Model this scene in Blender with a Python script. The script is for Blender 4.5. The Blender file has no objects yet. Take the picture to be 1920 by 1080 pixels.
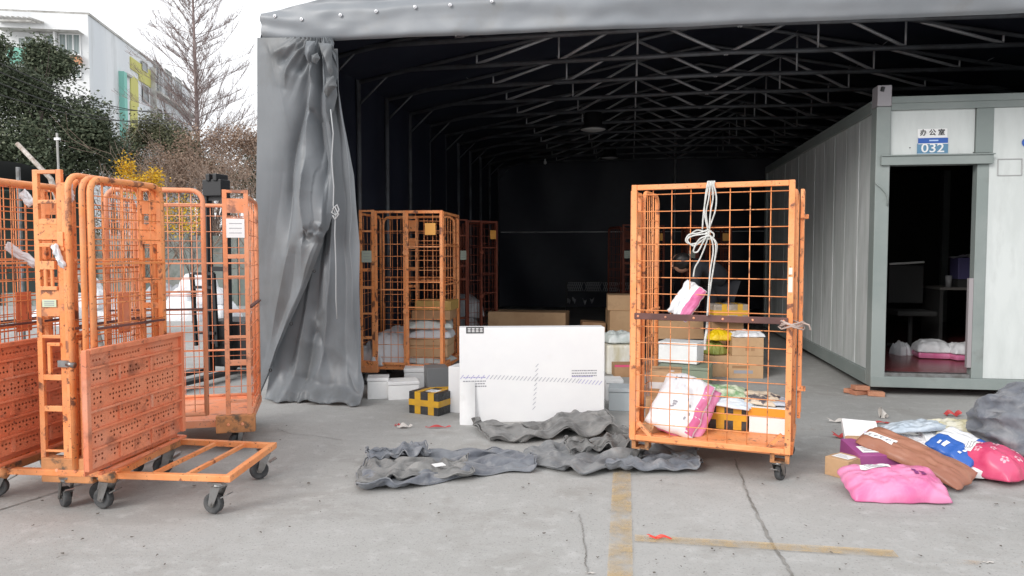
import bpy, bmesh, math, random
from math import sin, cos, pi, radians as R, atan2, hypot, sqrt
from mathutils import Vector as V, Matrix, Euler, noise
random.seed(7)
sc = bpy.context.scene
col = sc.collection
# ------------------------------------------------------------------ camera
F = 1400.0; YAW = R(9.01); PIT = R(2.86); H = 1.4
cam = bpy.data.objects.new('camera', bpy.data.cameras.new('camera'))
col.objects.link(cam); sc.camera = cam
cam.data.sensor_width = 36; cam.data.lens = F / 1920 * 36
cam.data.clip_start = 0.05; cam.data.clip_end = 900
cam.location = (0, 0, H); cam.rotation_euler = (pi/2 - PIT, 0, YAW)
CM = Euler(cam.rotation_euler).to_matrix()
sc.render.resolution_x = 1024; sc.render.resolution_y = 576
# ------------------------------------------------------------------ sky and sun
SUN_EL, SUN_AZ = R(29), R(214)          # azimuth clockwise from +Y: behind the camera, a little left
w = bpy.data.worlds.new('World'); sc.world = w; w.use_nodes = True
nt = w.node_tree; bg = nt.nodes['Background']
sky = nt.nodes.new('ShaderNodeTexSky'); sky.sky_type = 'NISHITA'; sky.sun_disc = False
sky.sun_elevation = SUN_EL; sky.sun_rotation = SUN_AZ
hsv = nt.nodes.new('ShaderNodeHueSaturation'); hsv.inputs['Saturation'].default_value = 0.25
cl = nt.nodes.new('ShaderNodeMix'); cl.data_type = 'RGBA'; cl.inputs[0].default_value = 0.85
cl.inputs[7].default_value = (11.0, 11.2, 11.5, 1)      # overcast cloud deck
nt.links.new(sky.outputs[0], hsv.inputs['Color']); nt.links.new(hsv.outputs[0], cl.inputs[6])
nt.links.new(cl.outputs[2], bg.inputs[0]); bg.inputs[1].default_value = 0.1
sl = bpy.data.lights.new('sun', 'SUN'); sl.energy = 1.65; sl.angle = R(24); sl.color = (1, .97, .93)
so = bpy.data.objects.new('sun', sl); col.objects.link(so)
sd = V((sin(SUN_AZ)*cos(SUN_EL), cos(SUN_AZ)*cos(SUN_EL), sin(SUN_EL)))
so.rotation_euler = sd.to_track_quat('Z', 'Y').to_euler()
vs = sc.view_settings
vs.view_transform = 'Standard'; vs.look = 'None'; vs.exposure = 0.36; vs.gamma = 1; vs.use_curve_mapping = False

# ------------------------------------------------------------------ measuring helpers
def ray(px, py): return CM @ V(((px-960)/F, (540-py)/F, -1.0))
def G(px, py, z=0.0):                 # point of a horizontal plane seen at a pixel of the photograph
    d = ray(px, py); t = (z - H)/d.z; return V((d.x*t, d.y*t, z))
def PY(px, py, y):                    # point of the plane Y = y
    d = ray(px, py); t = y/d.y; return V((d.x*t, y, H + d.z*t))
def P(px, py, dep): d = ray(px, py); return V((0, 0, H)) + d*dep
def CF(cx, d, z=0.0):                 # camera heading frame: cx to the right, d forward
    return V((cx*cos(YAW) - d*sin(YAW), cx*sin(YAW) + d*cos(YAW), z))
def head(a, b): return atan2(b.y-a.y, b.x-a.x)

# ------------------------------------------------------------------ mesh builder
class MB:
    def __init__(s): s.v = []; s.f = []
    def box(s, c, d, M=None):
        n = len(s.v)
        for z in (-.5, .5):
            for y in (-.5, .5):
                for x in (-.5, .5):
                    p = V((d[0]*x, d[1]*y, d[2]*z))
                    if M: p = M @ p
                    s.v.append(tuple(V(c)+p))
        for f in ((0,2,3,1),(4,5,7,6),(0,1,5,4),(1,3,7,5),(3,2,6,7),(2,0,4,6)): s.f.append(tuple(n+i for i in f))
        return s
    def b2(s, a, b):                  # box between two corners
        return s.box([(a[i]+b[i])/2 for i in range(3)], [abs(b[i]-a[i]) for i in range(3)])
    def bar(s, p, q, w=.03, h=None, up=(0,0,1)):
        p = V(p); q = V(q); d = q-p; L = d.length
        if L < 1e-6: return s
        d.normalize(); u = V(up)
        if abs(d.dot(u)) > .95: u = V((0,1,0)) if abs(d.y) < .9 else V((1,0,0))
        x = d.cross(u).normalized(); y = x.cross(d)
        return s.box((p+q)/2, (w, h or w, L), Matrix((x, y, -d)).transposed())
    def tube(s, pts, r=.005, n=6, cap=True, closed=False):
        pts = [V(p) for p in pts]; m = len(pts); st = len(s.v); px = None
        for i, p in enumerate(pts):
            if closed: d = pts[(i+1) % m]-pts[i-1]
            else: d = pts[min(i+1, m-1)]-pts[max(i-1, 0)]
            if d.length < 1e-9: d = V((0,0,1))
            d.normalize()
            if px is None:
                px = d.orthogonal().normalized()
            else:
                px = px - d*px.dot(d)
                px = px.normalized() if px.length > 1e-5 else d.orthogonal().normalized()
            py = d.cross(px); rr = r[i] if isinstance(r, (list, tuple)) else r
            for k in range(n):
                a = 2*pi*k/n; s.v.append(tuple(p + px*cos(a)*rr + py*sin(a)*rr))
        for i in range(m if closed else m-1):
            j = (i+1) % m
            for k in range(n):
                k2 = (k+1) % n
                s.f.append((st+i*n+k, st+i*n+k2, st+j*n+k2, st+j*n+k))
        if cap and not closed:
            s.f.append(tuple(st+k for k in reversed(range(n)))); s.f.append(tuple(st+(m-1)*n+k for k in range(n)))
        return s
    def grid(s, fn, nu, nv, wrap=False):
        st = len(s.v)
        for i in range(nu+1):
            for j in range(nv+1): s.v.append(tuple(fn(i/nu, j/nv)))
        for i in range(nu):
            for j in range(nv):
                a = st+i*(nv+1)+j; s.f.append((a, a+nv+1, a+nv+2, a+1))
        return s
    def poly(s, pts):
        st = len(s.v); s.v += [tuple(p) for p in pts]; s.f.append(tuple(range(st, st+len(pts)))); return s
    def lathe(s, prof, n=20, c=(0,0,0)):
        st = len(s.v); m = len(prof)
        for k in range(n):
            a = 2*pi*k/n
            for r, z in prof: s.v.append((c[0]+r*cos(a), c[1]+r*sin(a), c[2]+z))
        for k in range(n):
            for i in range(m-1):
                a = st+k*m+i; b = st+((k+1) % n)*m+i; s.f.append((a, b, b+1, a+1))
        return s
    def xf(s, M, a=0):
        for i in range(a, len(s.v)): s.v[i] = tuple(M @ V(s.v[i]))
        return s
    def build(s, name, m, parent=None, smooth=False, bevel=0.0, seg=2, fix=True):
        me = bpy.data.meshes.new(name); me.from_pydata(s.v, [], s.f)
        if fix or bevel:
            bm = bmesh.new(); bm.from_mesh(me)
            if fix: bmesh.ops.recalc_face_normals(bm, faces=bm.faces)
            if bevel:
                es = [e for e in bm.edges if e.is_manifold and e.calc_face_angle(0) > .6]
                bmesh.ops.bevel(bm, geom=es, offset=bevel, segments=seg, affect='EDGES', profile=.6)
            bm.to_mesh(me); bm.free()
        if smooth: me.polygons.foreach_set('use_smooth', [True]*len(me.polygons))
        me.materials.append(m); me.update()
        o = bpy.data.objects.new(name, me); col.objects.link(o)
        if parent: o.parent = parent
        return o
def tag(o, label=None, cat=None, group=None, kind=None):
    if label: o['label'] = label
    if cat: o['category'] = cat
    if group: o['group'] = group
    if kind: o['kind'] = kind
    return o
def thing(name, label, cat, loc=(0,0,0), rz=0.0, group=None):
    o = bpy.data.objects.new(name, None); col.objects.link(o); o.empty_display_size = .1
    o.location = loc; o.rotation_euler = (0,0,rz)
    return tag(o, label, cat, group)
def stuff(o): o['kind'] = 'stuff'; return o
KIDS = {}
def copy_tree(o, parent=None):
    c = o.copy(); col.objects.link(c); c.parent = parent
    for ch in KIDS.get(o.name, []): copy_tree(ch, c)
    return c
def index_kids():
    KIDS.clear()
    for o in bpy.data.objects:
        if o.parent: KIDS.setdefault(o.parent.name, []).append(o)
def child(mesh_o, parent, loc=(0,0,0), rz=0):      # another copy sharing mesh data
    c = bpy.data.objects.new(mesh_o.name.split('.')[0], mesh_o.data); col.objects.link(c); c.parent = parent
    c.location = loc; c.rotation_euler = (0,0,rz); return c

# ------------------------------------------------------------------ materials
def mat(name, c, rough=.6, metal=0.0, c2=None, sc1=3.0, lo=.4, hi=.6, bump=0.0, bsc=40.0, detail=5.0, grime=None, gs=6.0, gt=(.58,.68), spec=.5,
        stretch=(1,1,1), trans=0.0, sheen=0.0, warp=0.0, chips=None, ridge=False):
    m = bpy.data.materials.new(name); m.use_nodes = True; t = m.node_tree; n = t.nodes; L = t.links
    b = n['Principled BSDF']; b.inputs['Roughness'].default_value = rough; b.inputs['Metallic'].default_value = metal
    b.inputs['Specular IOR Level'].default_value = spec
    if sheen: b.inputs['Sheen Weight'].default_value = sheen
    tc = n.new('ShaderNodeTexCoord'); oi = n.new('ShaderNodeObjectInfo')
    mp = n.new('ShaderNodeMapping'); mp.inputs['Scale'].default_value = stretch
    ad = n.new('ShaderNodeVectorMath'); ad.operation = 'MULTIPLY_ADD'
    L.new(oi.outputs['Random'], ad.inputs[0]); ad.inputs[1].default_value = (37, 21, 13); L.new(tc.outputs['Object'], ad.inputs[2])
    L.new(ad.outputs[0], mp.inputs[0])
    def nz(scale, det=detail):
        x = n.new('ShaderNodeTexNoise'); x.inputs['Scale'].default_value = scale; x.inputs['Detail'].default_value = det
        x.inputs['Roughness'].default_value = .62; x.inputs['Distortion'].default_value = warp
        L.new(mp.outputs[0], x.inputs['Vector']); return x
    def mr(src, a, bb):
        r = n.new('ShaderNodeMapRange'); r.inputs[1].default_value = a; r.inputs[2].default_value = bb; L.new(src, r.inputs[0]); return r.outputs[0]
    def mix(fac, A, B):
        x = n.new('ShaderNodeMix'); x.data_type = 'RGBA'; L.new(fac, x.inputs[0])
        for k, s_ in ((6, A), (7, B)):
            if isinstance(s_, tuple): x.inputs[k].default_value = (*s_[:3], 1)
            else: L.new(s_, x.inputs[k])
        return x.outputs[2]
    out = None
    if c2 is not None: out = mix(mr(nz(sc1).outputs['Fac'], lo, hi), c, c2)
    if grime is not None:
        out = mix(mr(nz(gs, 8).outputs['Fac'], *gt), out if out else c, grime)
        if chips: out = mix(mr(nz(gs*3.7, 6).outputs['Fac'], .62, .66), out, grime); out = mix(mr(nz(gs*.35, 4).outputs['Fac'], .52, .75), out, chips)
    if out: L.new(out, b.inputs['Base Color'])
    else: b.inputs['Base Color'].default_value = (*c, 1)
    if bump:
        bp = n.new('ShaderNodeBump'); bp.inputs['Strength'].default_value = min(1, bump); bp.inputs['Distance'].default_value = .01*max(1, bump)
        bn = nz(bsc, 4 if ridge else 6)
        if ridge: bn.noise_type = 'RIDGED_MULTIFRACTAL'; bn.inputs['Roughness'].default_value = .45
        L.new(bn.outputs['Fac'], bp.inputs['Height']); L.new(bp.outputs[0], b.inputs['Normal'])
    m['_b'] = 1
    return m
def leafmat(name, cols):
    m = bpy.data.materials.new(name); m.use_nodes = True; n = m.node_tree.nodes; L = m.node_tree.links; b = n['Principled BSDF']
    at = n.new('ShaderNodeAttribute'); at.attribute_name = 'tone'
    cr = n.new('ShaderNodeValToRGB'); e = cr.color_ramp.elements
    while len(e) < len(cols): e.new(.5)
    for i, c in enumerate(cols): e[i].position = i/(len(cols)-1); e[i].color = (*c, 1)
    L.new(at.outputs['Fac'], cr.inputs[0]); L.new(cr.outputs[0], b.inputs['Base Color']); b.inputs['Roughness'].default_value = .6
    b.inputs['Specular IOR Level'].default_value = .25
    return m
ORANGE = mat('orange paint', (.82,.26,.075), .5, c2=(.88,.37,.15), sc1=3.5, lo=.35, hi=.62, grime=(.20,.075,.04), gs=11, gt=(.57,.64), bump=.25, bsc=60, chips=(.66,.27,.13))
ORANGE_RED = mat('reddish orange paint', (.72,.21,.10), .6, c2=(.78,.28,.15), sc1=2.2, grime=(.33,.11,.06), gs=7, gt=(.54,.70), bump=.25, bsc=30, chips=(.70,.33,.22))
ORANGE_PALE = mat('faded orange paint', (.82,.29,.13), .55, c2=(.84,.38,.22), sc1=2.0, grime=(.34,.15,.10), gs=9, gt=(.56,.68), bump=.2, chips=(.72,.36,.24))
ORANGE_SHADE = mat('shaded worn orange paint', (.16,.035,.02), .6, c2=(.21,.055,.03), sc1=2.0, grime=(.05,.02,.02), gs=9, gt=(.55,.7))  # worn orange, darkened: the gloom deep in the tent is in the colour
WORN = mat('worn corner block', (.45,.20,.08), .75, c2=(.62,.27,.11), sc1=6, grime=(.13,.09,.06), gs=14, gt=(.5,.62), bump=.5, bsc=30)
RUBBER_STRIP = mat('brown rubber strip', (.10,.045,.04), .7, c2=(.16,.07,.06), sc1=5)
RUBBER = mat('wheel rubber', (.045,.047,.05), .75, c2=(.10,.10,.10), sc1=9, bump=.3)
ZINC = mat('zinc plated steel', (.34,.34,.34), .38, .85, c2=(.22,.21,.20), sc1=12)
TARP_SHADE = mat('shaded curtain tarpaulin', (.135,.147,.16), .45, c2=(.185,.198,.213), sc1=1.3, grime=(.10,.10,.098), gs=2.0, gt=(.5,.75), lo=.35, hi=.65, detail=8, stretch=(1,1,.4))  # same tarp as the valance, with the curtain's shade put into the colour
STEEL = mat('grey tent steel', (.58,.59,.62), .45, .3, c2=(.44,.44,.46), sc1=4)  # web bars lighter than the chords: the light they catch is in the colour
STEEL_SHADE = mat('shaded tent steel', (.16,.17,.19), .5, .3, c2=(.11,.11,.12), sc1=4)  # same tent steel, shade painted in for the chords and left posts
TARP = mat('grey pvc tarpaulin', (.205,.22,.24), .42, c2=(.26,.275,.295), sc1=1.1, grime=(.19,.19,.185), gs=2.2, gt=(.55,.8), bump=.08, bsc=7, lo=.35, hi=.65, detail=8)
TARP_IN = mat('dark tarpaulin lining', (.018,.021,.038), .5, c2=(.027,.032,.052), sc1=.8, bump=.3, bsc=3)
CARD = mat('corrugated cardboard', (.50,.31,.17), .8, c2=(.57,.37,.21), sc1=2.5, grime=(.38,.22,.12), gs=5, gt=(.58,.8), bump=.1, bsc=60)
CARD_D = mat('darker cardboard', (.36,.20,.10), .8, c2=(.43,.26,.14), sc1=3, bump=.1)
FOAM = mat('white polystyrene foam', (.80,.80,.80), .75, c2=(.87,.87,.865), sc1=4, bump=.25, bsc=120, grime=(.68,.67,.65), gs=5, gt=(.62,.85))
PAPER_W = mat('white coated board', (.88,.88,.88), .5, c2=(.84,.84,.85), sc1=2, grime=(.78,.77,.75), gs=3, gt=(.62,.85))
LABEL = mat('label paper', (.85,.85,.85), .6)
INK = mat('dark ink', (.05,.05,.055), .7)
INK_G = mat('grey ink', (.33,.33,.36), .7)
INK_V = mat('violet ink', (.42,.40,.62), .7)
TAPE_Y = mat('yellow packing tape', (.72,.40,.03), .22, c2=(.60,.33,.04), sc1=8, bump=.2, bsc=30)
TAPE_C = mat('brown clear tape', (.50,.33,.20), .25)
BLACKBAG = mat('black plastic wrap', (.025,.025,.027), .32, bump=1.0, bsc=25, c2=(.05,.05,.05), sc1=8)
PINK = mat('pink poly mailer', (.68,.15,.33), .34, c2=(.75,.27,.46), sc1=4, bump=.8, bsc=7, warp=.6, ridge=True)
MAGENTA = mat('crimson poly mailer', (.58,.045,.13), .34, c2=(.66,.09,.19), sc1=5, bump=.9, bsc=8, ridge=True)
PURPLE = mat('purple board', (.33,.07,.24), .5, c2=(.38,.10,.28), sc1=4)
BROWNBAG = mat('brown poly mailer', (.30,.12,.075), .42, c2=(.36,.16,.10), sc1=4, bump=.6, bsc=6, ridge=True)
WHITEBAG = mat('white poly mailer', (.80,.80,.82), .36, c2=(.72,.73,.76), sc1=5, bump=1.0, bsc=8, warp=.8, ridge=True)
SILVERBAG = mat('silver blue foil mailer', (.48,.55,.62), .3, .25, c2=(.62,.68,.74), sc1=6, bump=1, bsc=9, ridge=True)
GREYBAG = mat('grey poly mailer', (.30,.31,.33), .4, c2=(.42,.43,.45), sc1=5, bump=1, bsc=15)
PALEBAG = mat('pale grey green plastic', (.50,.55,.53), .35, c2=(.62,.65,.64), sc1=6, bump=1.2, bsc=14)
OLIVEBAG = mat('olive plastic', (.23,.26,.05), .4, c2=(.3,.33,.09), sc1=7, bump=1, bsc=15)
YELLOWBAG = mat('yellow plastic', (.80,.55,.01), .35, c2=(.75,.45,.01), sc1=7, bump=1, bsc=18)
GREENBAG = mat('green printed plastic', (.16,.32,.14), .4, c2=(.62,.66,.5), sc1=9, bump=1, bsc=15)
BLUEBAG = mat('blue printed mailer', (.03,.12,.45), .38, bump=.7, bsc=12)
GOLDBAG = mat('gold tinted wrap', (.50,.46,.30), .35, c2=(.62,.60,.50), sc1=12, bump=1.2, bsc=11, ridge=True)
MAGAZ = mat('printed cover', (.62,.52,.40), .4, c2=(.10,.09,.10), sc1=14, lo=.52, hi=.60, detail=3)
CANVAS = mat('grey canvas sack', (.13,.135,.145), .88, c2=(.21,.215,.22), sc1=4, grime=(.32,.315,.31), gs=7, gt=(.5,.75), bump=.8, bsc=7, warp=.8, ridge=True, sheen=.15, detail=8)
CANVAS_B = mat('bluish canvas sack', (.12,.13,.155), .88, c2=(.19,.20,.22), sc1=4, grime=(.30,.30,.31), gs=7, gt=(.5,.75), bump=.8, bsc=7, warp=.8, ridge=True, sheen=.15, detail=8)
CANVAS_D = mat('brownish grey canvas sack', (.125,.124,.123), .88, c2=(.20,.198,.195), sc1=4, grime=(.30,.29,.28), gs=7, gt=(.5,.75), bump=.8, bsc=7, warp=.8, ridge=True, sheen=.15, detail=8)
ROPE = mat('white cotton rope', (.72,.72,.70), .85, c2=(.55,.55,.52), sc1=30, bump=.6, bsc=150)
FRAME_G = mat('grey green painted steel', (.225,.26,.25), .5, c2=(.27,.30,.29), sc1=1.5, grime=(.19,.20,.19), gs=4, gt=(.6,.8), bump=.08)
PANEL_G = mat('weathered sandwich panel', (.56,.59,.58), .55, c2=(.63,.66,.65), sc1=1.6, grime=(.46,.48,.47), gs=2.6, gt=(.55,.85), stretch=(2.5,2.5,.7), detail=8)
PANEL_S = mat('dirty grey green side panel', (.46,.49,.48), .6, c2=(.56,.58,.58), sc1=2.2, grime=(.33,.345,.34), gs=2.6, gt=(.52,.8), stretch=(3,3,.5), detail=9)
DARK_IN = mat('shaded interior lining', (.035,.035,.035), .8)  # darkness of the office interior put into the surface colour
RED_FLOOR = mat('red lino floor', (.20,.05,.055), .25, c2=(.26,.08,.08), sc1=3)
BRICK = mat('red brick', (.42,.17,.10), .85, c2=(.52,.25,.15), sc1=6, bump=.5)
SIGN_B = mat('blue sign', (.02,.10,.42), .35); SIGN_T = mat('steel blue plate', (.10,.24,.38), .35); WHITE = mat('white paint', (.82,.82,.82), .5)
BLACK = mat('black powder coat', (.018,.018,.02), .45)
LITTER_R = mat('red tape scrap', (.48,.06,.06), .5); LITTER_W = mat('pale paper scrap', (.62,.58,.54), .8)
BARK = mat('bark', (.10,.075,.065), .9, c2=(.15,.12,.11), sc1=6)
BARK_R = mat('reddish grey bark', (.21,.15,.14), .9, c2=(.30,.24,.23), sc1=3)
TWIG_B = mat('brown twigs', (.25,.18,.14), .9, c2=(.33,.25,.20), sc1=2)
LEAF = leafmat('evergreen leaves', [(.035,.052,.032), (.08,.10,.06), (.16,.175,.11)])
LEAF_O = leafmat('olive leaves', [(.065,.072,.042), (.125,.13,.075), (.20,.19,.115)])
LEAF_B = leafmat('brown leaves', [(.19,.125,.09), (.30,.205,.15), (.42,.31,.24)])
LEAF_Y = leafmat('yellow leaves', [(.50,.26,.012), (.66,.40,.02), (.72,.50,.05)])
HAIR = mat('dark hair', (.012,.010,.010), .5); SKIN = mat('skin', (.36,.19,.13), .5); JACKET = mat('black jacket', (.010,.011,.015), .75, c2=(.02,.021,.03), sc1=5)
TROUSER = mat('dark trousers', (.012,.013,.018), .8)
# ------------------------------------------------------------------ ground
def concrete():
    m = bpy.data.materials.new('yard concrete'); m.use_nodes = True; n = m.node_tree.nodes; L = m.node_tree.links; b = n['Principled BSDF']
    tc = n.new('ShaderNodeTexCoord'); b.inputs['Roughness'].default_value = .85; b.inputs['Specular IOR Level'].default_value = .3
    def nz(sc_, det=6, dist=0, st=(1,1,1)):
        mp = n.new('ShaderNodeMapping'); mp.inputs['Scale'].default_value = st; L.new(tc.outputs['Object'], mp.inputs[0])
        x = n.new('ShaderNodeTexNoise'); x.inputs['Scale'].default_value = sc_; x.inputs['Detail'].default_value = det; x.inputs['Distortion'].default_value = dist
        x.inputs['Roughness'].default_value = .65; L.new(mp.outputs[0], x.inputs[0]); return x.outputs['Fac']
    def mr(s, a, c): r = n.new('ShaderNodeMapRange'); r.inputs[1].default_value = a; r.inputs[2].default_value = c; L.new(s, r.inputs[0]); return r.outputs[0]
    def mix(f, A, B):
        x = n.new('ShaderNodeMix'); x.data_type = 'RGBA'; L.new(f, x.inputs[0])
        for k, s_ in ((6, A), (7, B)):
            if isinstance(s_, tuple): x.inputs[k].default_value = (*s_, 1)
            else: L.new(s_, x.inputs[k])
        return x.outputs[2]
    c = mix(mr(nz(.35, 8), .35, .65), (.36,.354,.34), (.43,.426,.416))
    c = mix(mr(nz(.9, 7, 1.0, (.35,1.6,1)), .54, .72), c, (.31,.303,.29))
    c = mix(mr(nz(4.5, 7), .58, .74), c, (.30,.295,.285))
    c = mix(mr(nz(1.6, 8, .6), .52, .78), c, (.29,.275,.255))
    c = mix(mr(nz(9, 8), .52, .72), c, (.47,.465,.455))
    c = mix(mr(nz(28, 6), .56, .74), c, (.335,.33,.32))
    c = mix(mr(nz(70, 3), .58, .70), c, (.235,.23,.22))
    c = mix(mr(nz(170, 2), .62, .78), c, (.50,.49,.47))
    vo = n.new('ShaderNodeTexVoronoi'); vo.inputs['Scale'].default_value = 3.1; L.new(tc.outputs['Object'], vo.inputs[0])
    r = mr(vo.outputs['Distance'], .022, .012); g = mr(nz(2.2, 2), .5, .56)
    mm = n.new('ShaderNodeMath'); mm.operation = 'MULTIPLY'; L.new(r, mm.inputs[0]); L.new(g, mm.inputs[1])
    c = mix(mm.outputs[0], c, (.13,.12,.11))
    L.new(c, b.inputs['Base Color'])
    bp = n.new('ShaderNodeBump'); bp.inputs['Strength'].default_value = .35; bp.inputs['Distance'].default_value = .006
    L.new(nz(90, 8), bp.inputs['Height']); L.new(bp.outputs[0], b.inputs['Normal'])
    return m
def worn_paint(name, c, lo, hi):
    m = bpy.data.materials.new(name); m.use_nodes = True; n = m.node_tree.nodes; L = m.node_tree.links; b = n['Principled BSDF']
    b.inputs['Base Color'].default_value = (*c, 1); b.inputs['Roughness'].default_value = .8
    tc = n.new('ShaderNodeTexCoord'); x = n.new('ShaderNodeTexNoise'); x.inputs['Scale'].default_value = 5; x.inputs['Detail'].default_value = 10; x.inputs['Roughness'].default_value = .75
    L.new(tc.outputs['Object'], x.inputs[0]); r = n.new('ShaderNodeMapRange'); r.inputs[1].default_value = lo; r.inputs[2].default_value = hi; r.inputs[4].default_value = .62
    L.new(x.outputs['Fac'], r.inputs[0]); L.new(r.outputs[0], b.inputs['Alpha'])
    return m
CONC = concrete()
g = MB(); g.poly([(-300,-60,0),(300,-60,0),(300,500,0),(-300,500,0)]).build('ground', CONC, fix=False)['kind'] = 'structure'
CRACK = mat('dark joint filler', (.19,.18,.165), .95, c2=(.30,.29,.275), sc1=5, lo=.45, hi=.6)
def ribbon(name, pts, w, m, jit=.3, z=.004, sub=10, kind='structure'):
    P_ = []
    for a, b in zip(pts[:-1], pts[1:]):
        for i in range(sub): P_.append(V(a).lerp(V(b), i/sub))
    P_.append(V(pts[-1])); mb = MB(); n0 = len(P_)
    for i, p in enumerate(P_):
        d = (P_[min(i+1, n0-1)]-P_[max(i-1, 0)]).normalized(); s = V((-d.y, d.x, 0))
        o = s*random.uniform(-jit, jit)*w
        ww = w*random.uniform(.5, 1.15)*.5
        mb.v.append((p.x+s.x*ww+o.x, p.y+s.y*ww+o.y, z)); mb.v.append((p.x-s.x*ww+o.x, p.y-s.y*ww+o.y, z))
        if i: k = 2*i; mb.f.append((k-2, k-1, k+1, k))
    return tag(mb.build(name, m, fix=False), kind=kind)
ribbon('slab_joint', [G(1378,862), G(1405,935), G(1442,1010), G(1490,1085)], .016, CRACK, sub=18)
ribbon('slab_joint', [G(-60,975), G(90,928), G(200,893), G(330,852)], .014, CRACK, sub=14)
ribbon('ground_crack', [G(1085,965), G(1092,990), G(1094,1010), G(1100,1040), G(1096,1056), G(1104,1075)], .006, CRACK, .8)
ribbon('ground_crack', [G(520,805), G(548,815), G(590,817), G(640,826)], .005, CRACK, .8)
PAINT_L = worn_paint('worn yellow road paint', (.58,.41,.20), .36, .62)
PAINT_F = worn_paint('faint orange road paint', (.55,.36,.20), .50, .75)
def stripe(a, b, w, m):
    a, b = V(a), V(b); d = (b-a).normalized(); s = V((-d.y, d.x, 0))*w/2
    up = V((0,0,.008))
    tag(MB().poly([a-s+up, b-s+up, b+s+up, a+s+up]).build('painted_line', m, fix=False), kind='structure')
stripe(G(1162,1120), G(1166,880), .11, PAINT_L)
stripe(G(1190,1011), G(1680,1041), .085, PAINT_L)
stripe(G(1490,806), G(1700,803), .09, PAINT_F)
stripe(G(1700,1050), G(1960,1066), .05, PAINT_F)
DEBRIS = mat('dry leaf debris', (.10,.085,.07), .9)
# leaf fragments and chips dropped on the concrete
mb = MB()
for _ in range(170):
    px, py = random.uniform(0, 1920), random.uniform(760, 1080)
    p = G(px, py, .006); s = random.uniform(.004, .013); a = random.uniform(0, 6.3); k = random.uniform(.25, .8)
    pts = [(p.x+s*cos(a+t)*(1 if i % 2 == 0 else k), p.y+s*sin(a+t)*(1 if i % 2 == 0 else k), .009+random.uniform(0,.006)) for i, t in enumerate((0,1.3,2.8,4.2,5.2))]
    mb.poly(pts)
stuff(mb.build('ground_debris', DEBRIS, fix=False))

# ------------------------------------------------------------------ warehouse tent
cor = G(491, 748); YF = cor.y; XL = PY(493, 60, YF).x + .055
XC = 1.04; XR = 2*XC - XL; SP = 1.07; NF = 12; YB = YF + SP*(NF-1) + .25
EZ = PY(493, 36, YF).z; SL = .195; ZC = 3.60           # eave height, roof slope, tie beam height
def roofz(x): return EZ + SL*((XR-XL)/2-abs(x-XC))
tent = thing('warehouse_tent', 'large grey tarpaulin warehouse tent with black lining and steel roof trusses, open at the front', 'tent', (0,0,0))
# roof skins
mb = MB()
for y0, y1 in ((YF-.0, YB),):
    mb.grid(lambda u, v: (XL+u*(XR-XL), y0+v*(y1-y0), roofz(XL+u*(XR-XL))+.02 + .02*sin(v*NF*2*pi)), 40, 60)
mb.build('roof_cover', TARP, tent, smooth=True, fix=False)
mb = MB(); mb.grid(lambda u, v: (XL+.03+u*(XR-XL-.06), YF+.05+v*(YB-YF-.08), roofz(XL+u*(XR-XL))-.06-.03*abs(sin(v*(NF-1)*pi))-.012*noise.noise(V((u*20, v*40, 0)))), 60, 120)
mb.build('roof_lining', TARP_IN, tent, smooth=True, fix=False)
# side and back walls
mb = MB(); mb.grid(lambda u, v: (XL-.02, YF+.02+u*(YB-YF), v*EZ), 30, 4); mb.build('side_wall', TARP, tent, fix=False)
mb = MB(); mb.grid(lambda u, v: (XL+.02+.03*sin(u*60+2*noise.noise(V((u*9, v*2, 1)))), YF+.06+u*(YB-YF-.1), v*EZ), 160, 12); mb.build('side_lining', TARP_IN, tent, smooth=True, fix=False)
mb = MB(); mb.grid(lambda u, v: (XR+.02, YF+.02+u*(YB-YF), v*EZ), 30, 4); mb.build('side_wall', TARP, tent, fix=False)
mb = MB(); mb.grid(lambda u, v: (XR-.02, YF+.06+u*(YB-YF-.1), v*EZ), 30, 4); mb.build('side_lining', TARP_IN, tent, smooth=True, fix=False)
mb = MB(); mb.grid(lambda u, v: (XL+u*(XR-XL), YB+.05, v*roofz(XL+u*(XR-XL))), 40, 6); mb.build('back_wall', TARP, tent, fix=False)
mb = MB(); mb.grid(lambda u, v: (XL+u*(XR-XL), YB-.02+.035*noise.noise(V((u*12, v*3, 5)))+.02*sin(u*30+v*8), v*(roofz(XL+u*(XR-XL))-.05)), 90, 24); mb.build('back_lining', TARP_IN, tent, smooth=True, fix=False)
# gable valance: vertical face with soft horizontal folds
VB = [(491,84),(565,80),(800,71),(1100,59),(1500,41),(1920,25),(2300,10)]
def vbot(x):
    pts = [PY(a, b, YF) for a, b in VB]
    for p, q in zip(pts[:-1], pts[1:]):
        if x <= q.x: t = (x-p.x)/(q.x-p.x); return p.z+(q.z-p.z)*t
    return pts[-1].z
def valfn(u, v):
    x = XL-.03+u*(XR-XL+.06); zt = roofz(x)+.03; zb = vbot(x); z = zt+(zb-zt)*v
    h = z - (zb)                                        # distance above the hem
    b = .030*sin(min(1, h/.33)*pi*1.0)*(.6+.4*min(1, u*5)) - .028*math.exp(-((h-.30-.14*u)/.05)**2)*min(1, u*7) + .018*sin(h*19+u*5+1)*min(1, u*6)
    b += .02*noise.noise(V((x*1.3, z*5, 2))) + .010*noise.noise(V((x*5, z*9, 7)))
    b += .02*math.exp(-(x-XL)/.25)*sin(z*40+x*8)*.6
    edge = .04*math.exp(-h/.012)
    return (x, YF-.06-b+edge, z)
mb = MB(); mb.grid(valfn, 260, 60); mb.build('gable_valance', TARP, tent, smooth=True, fix=False)
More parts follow.
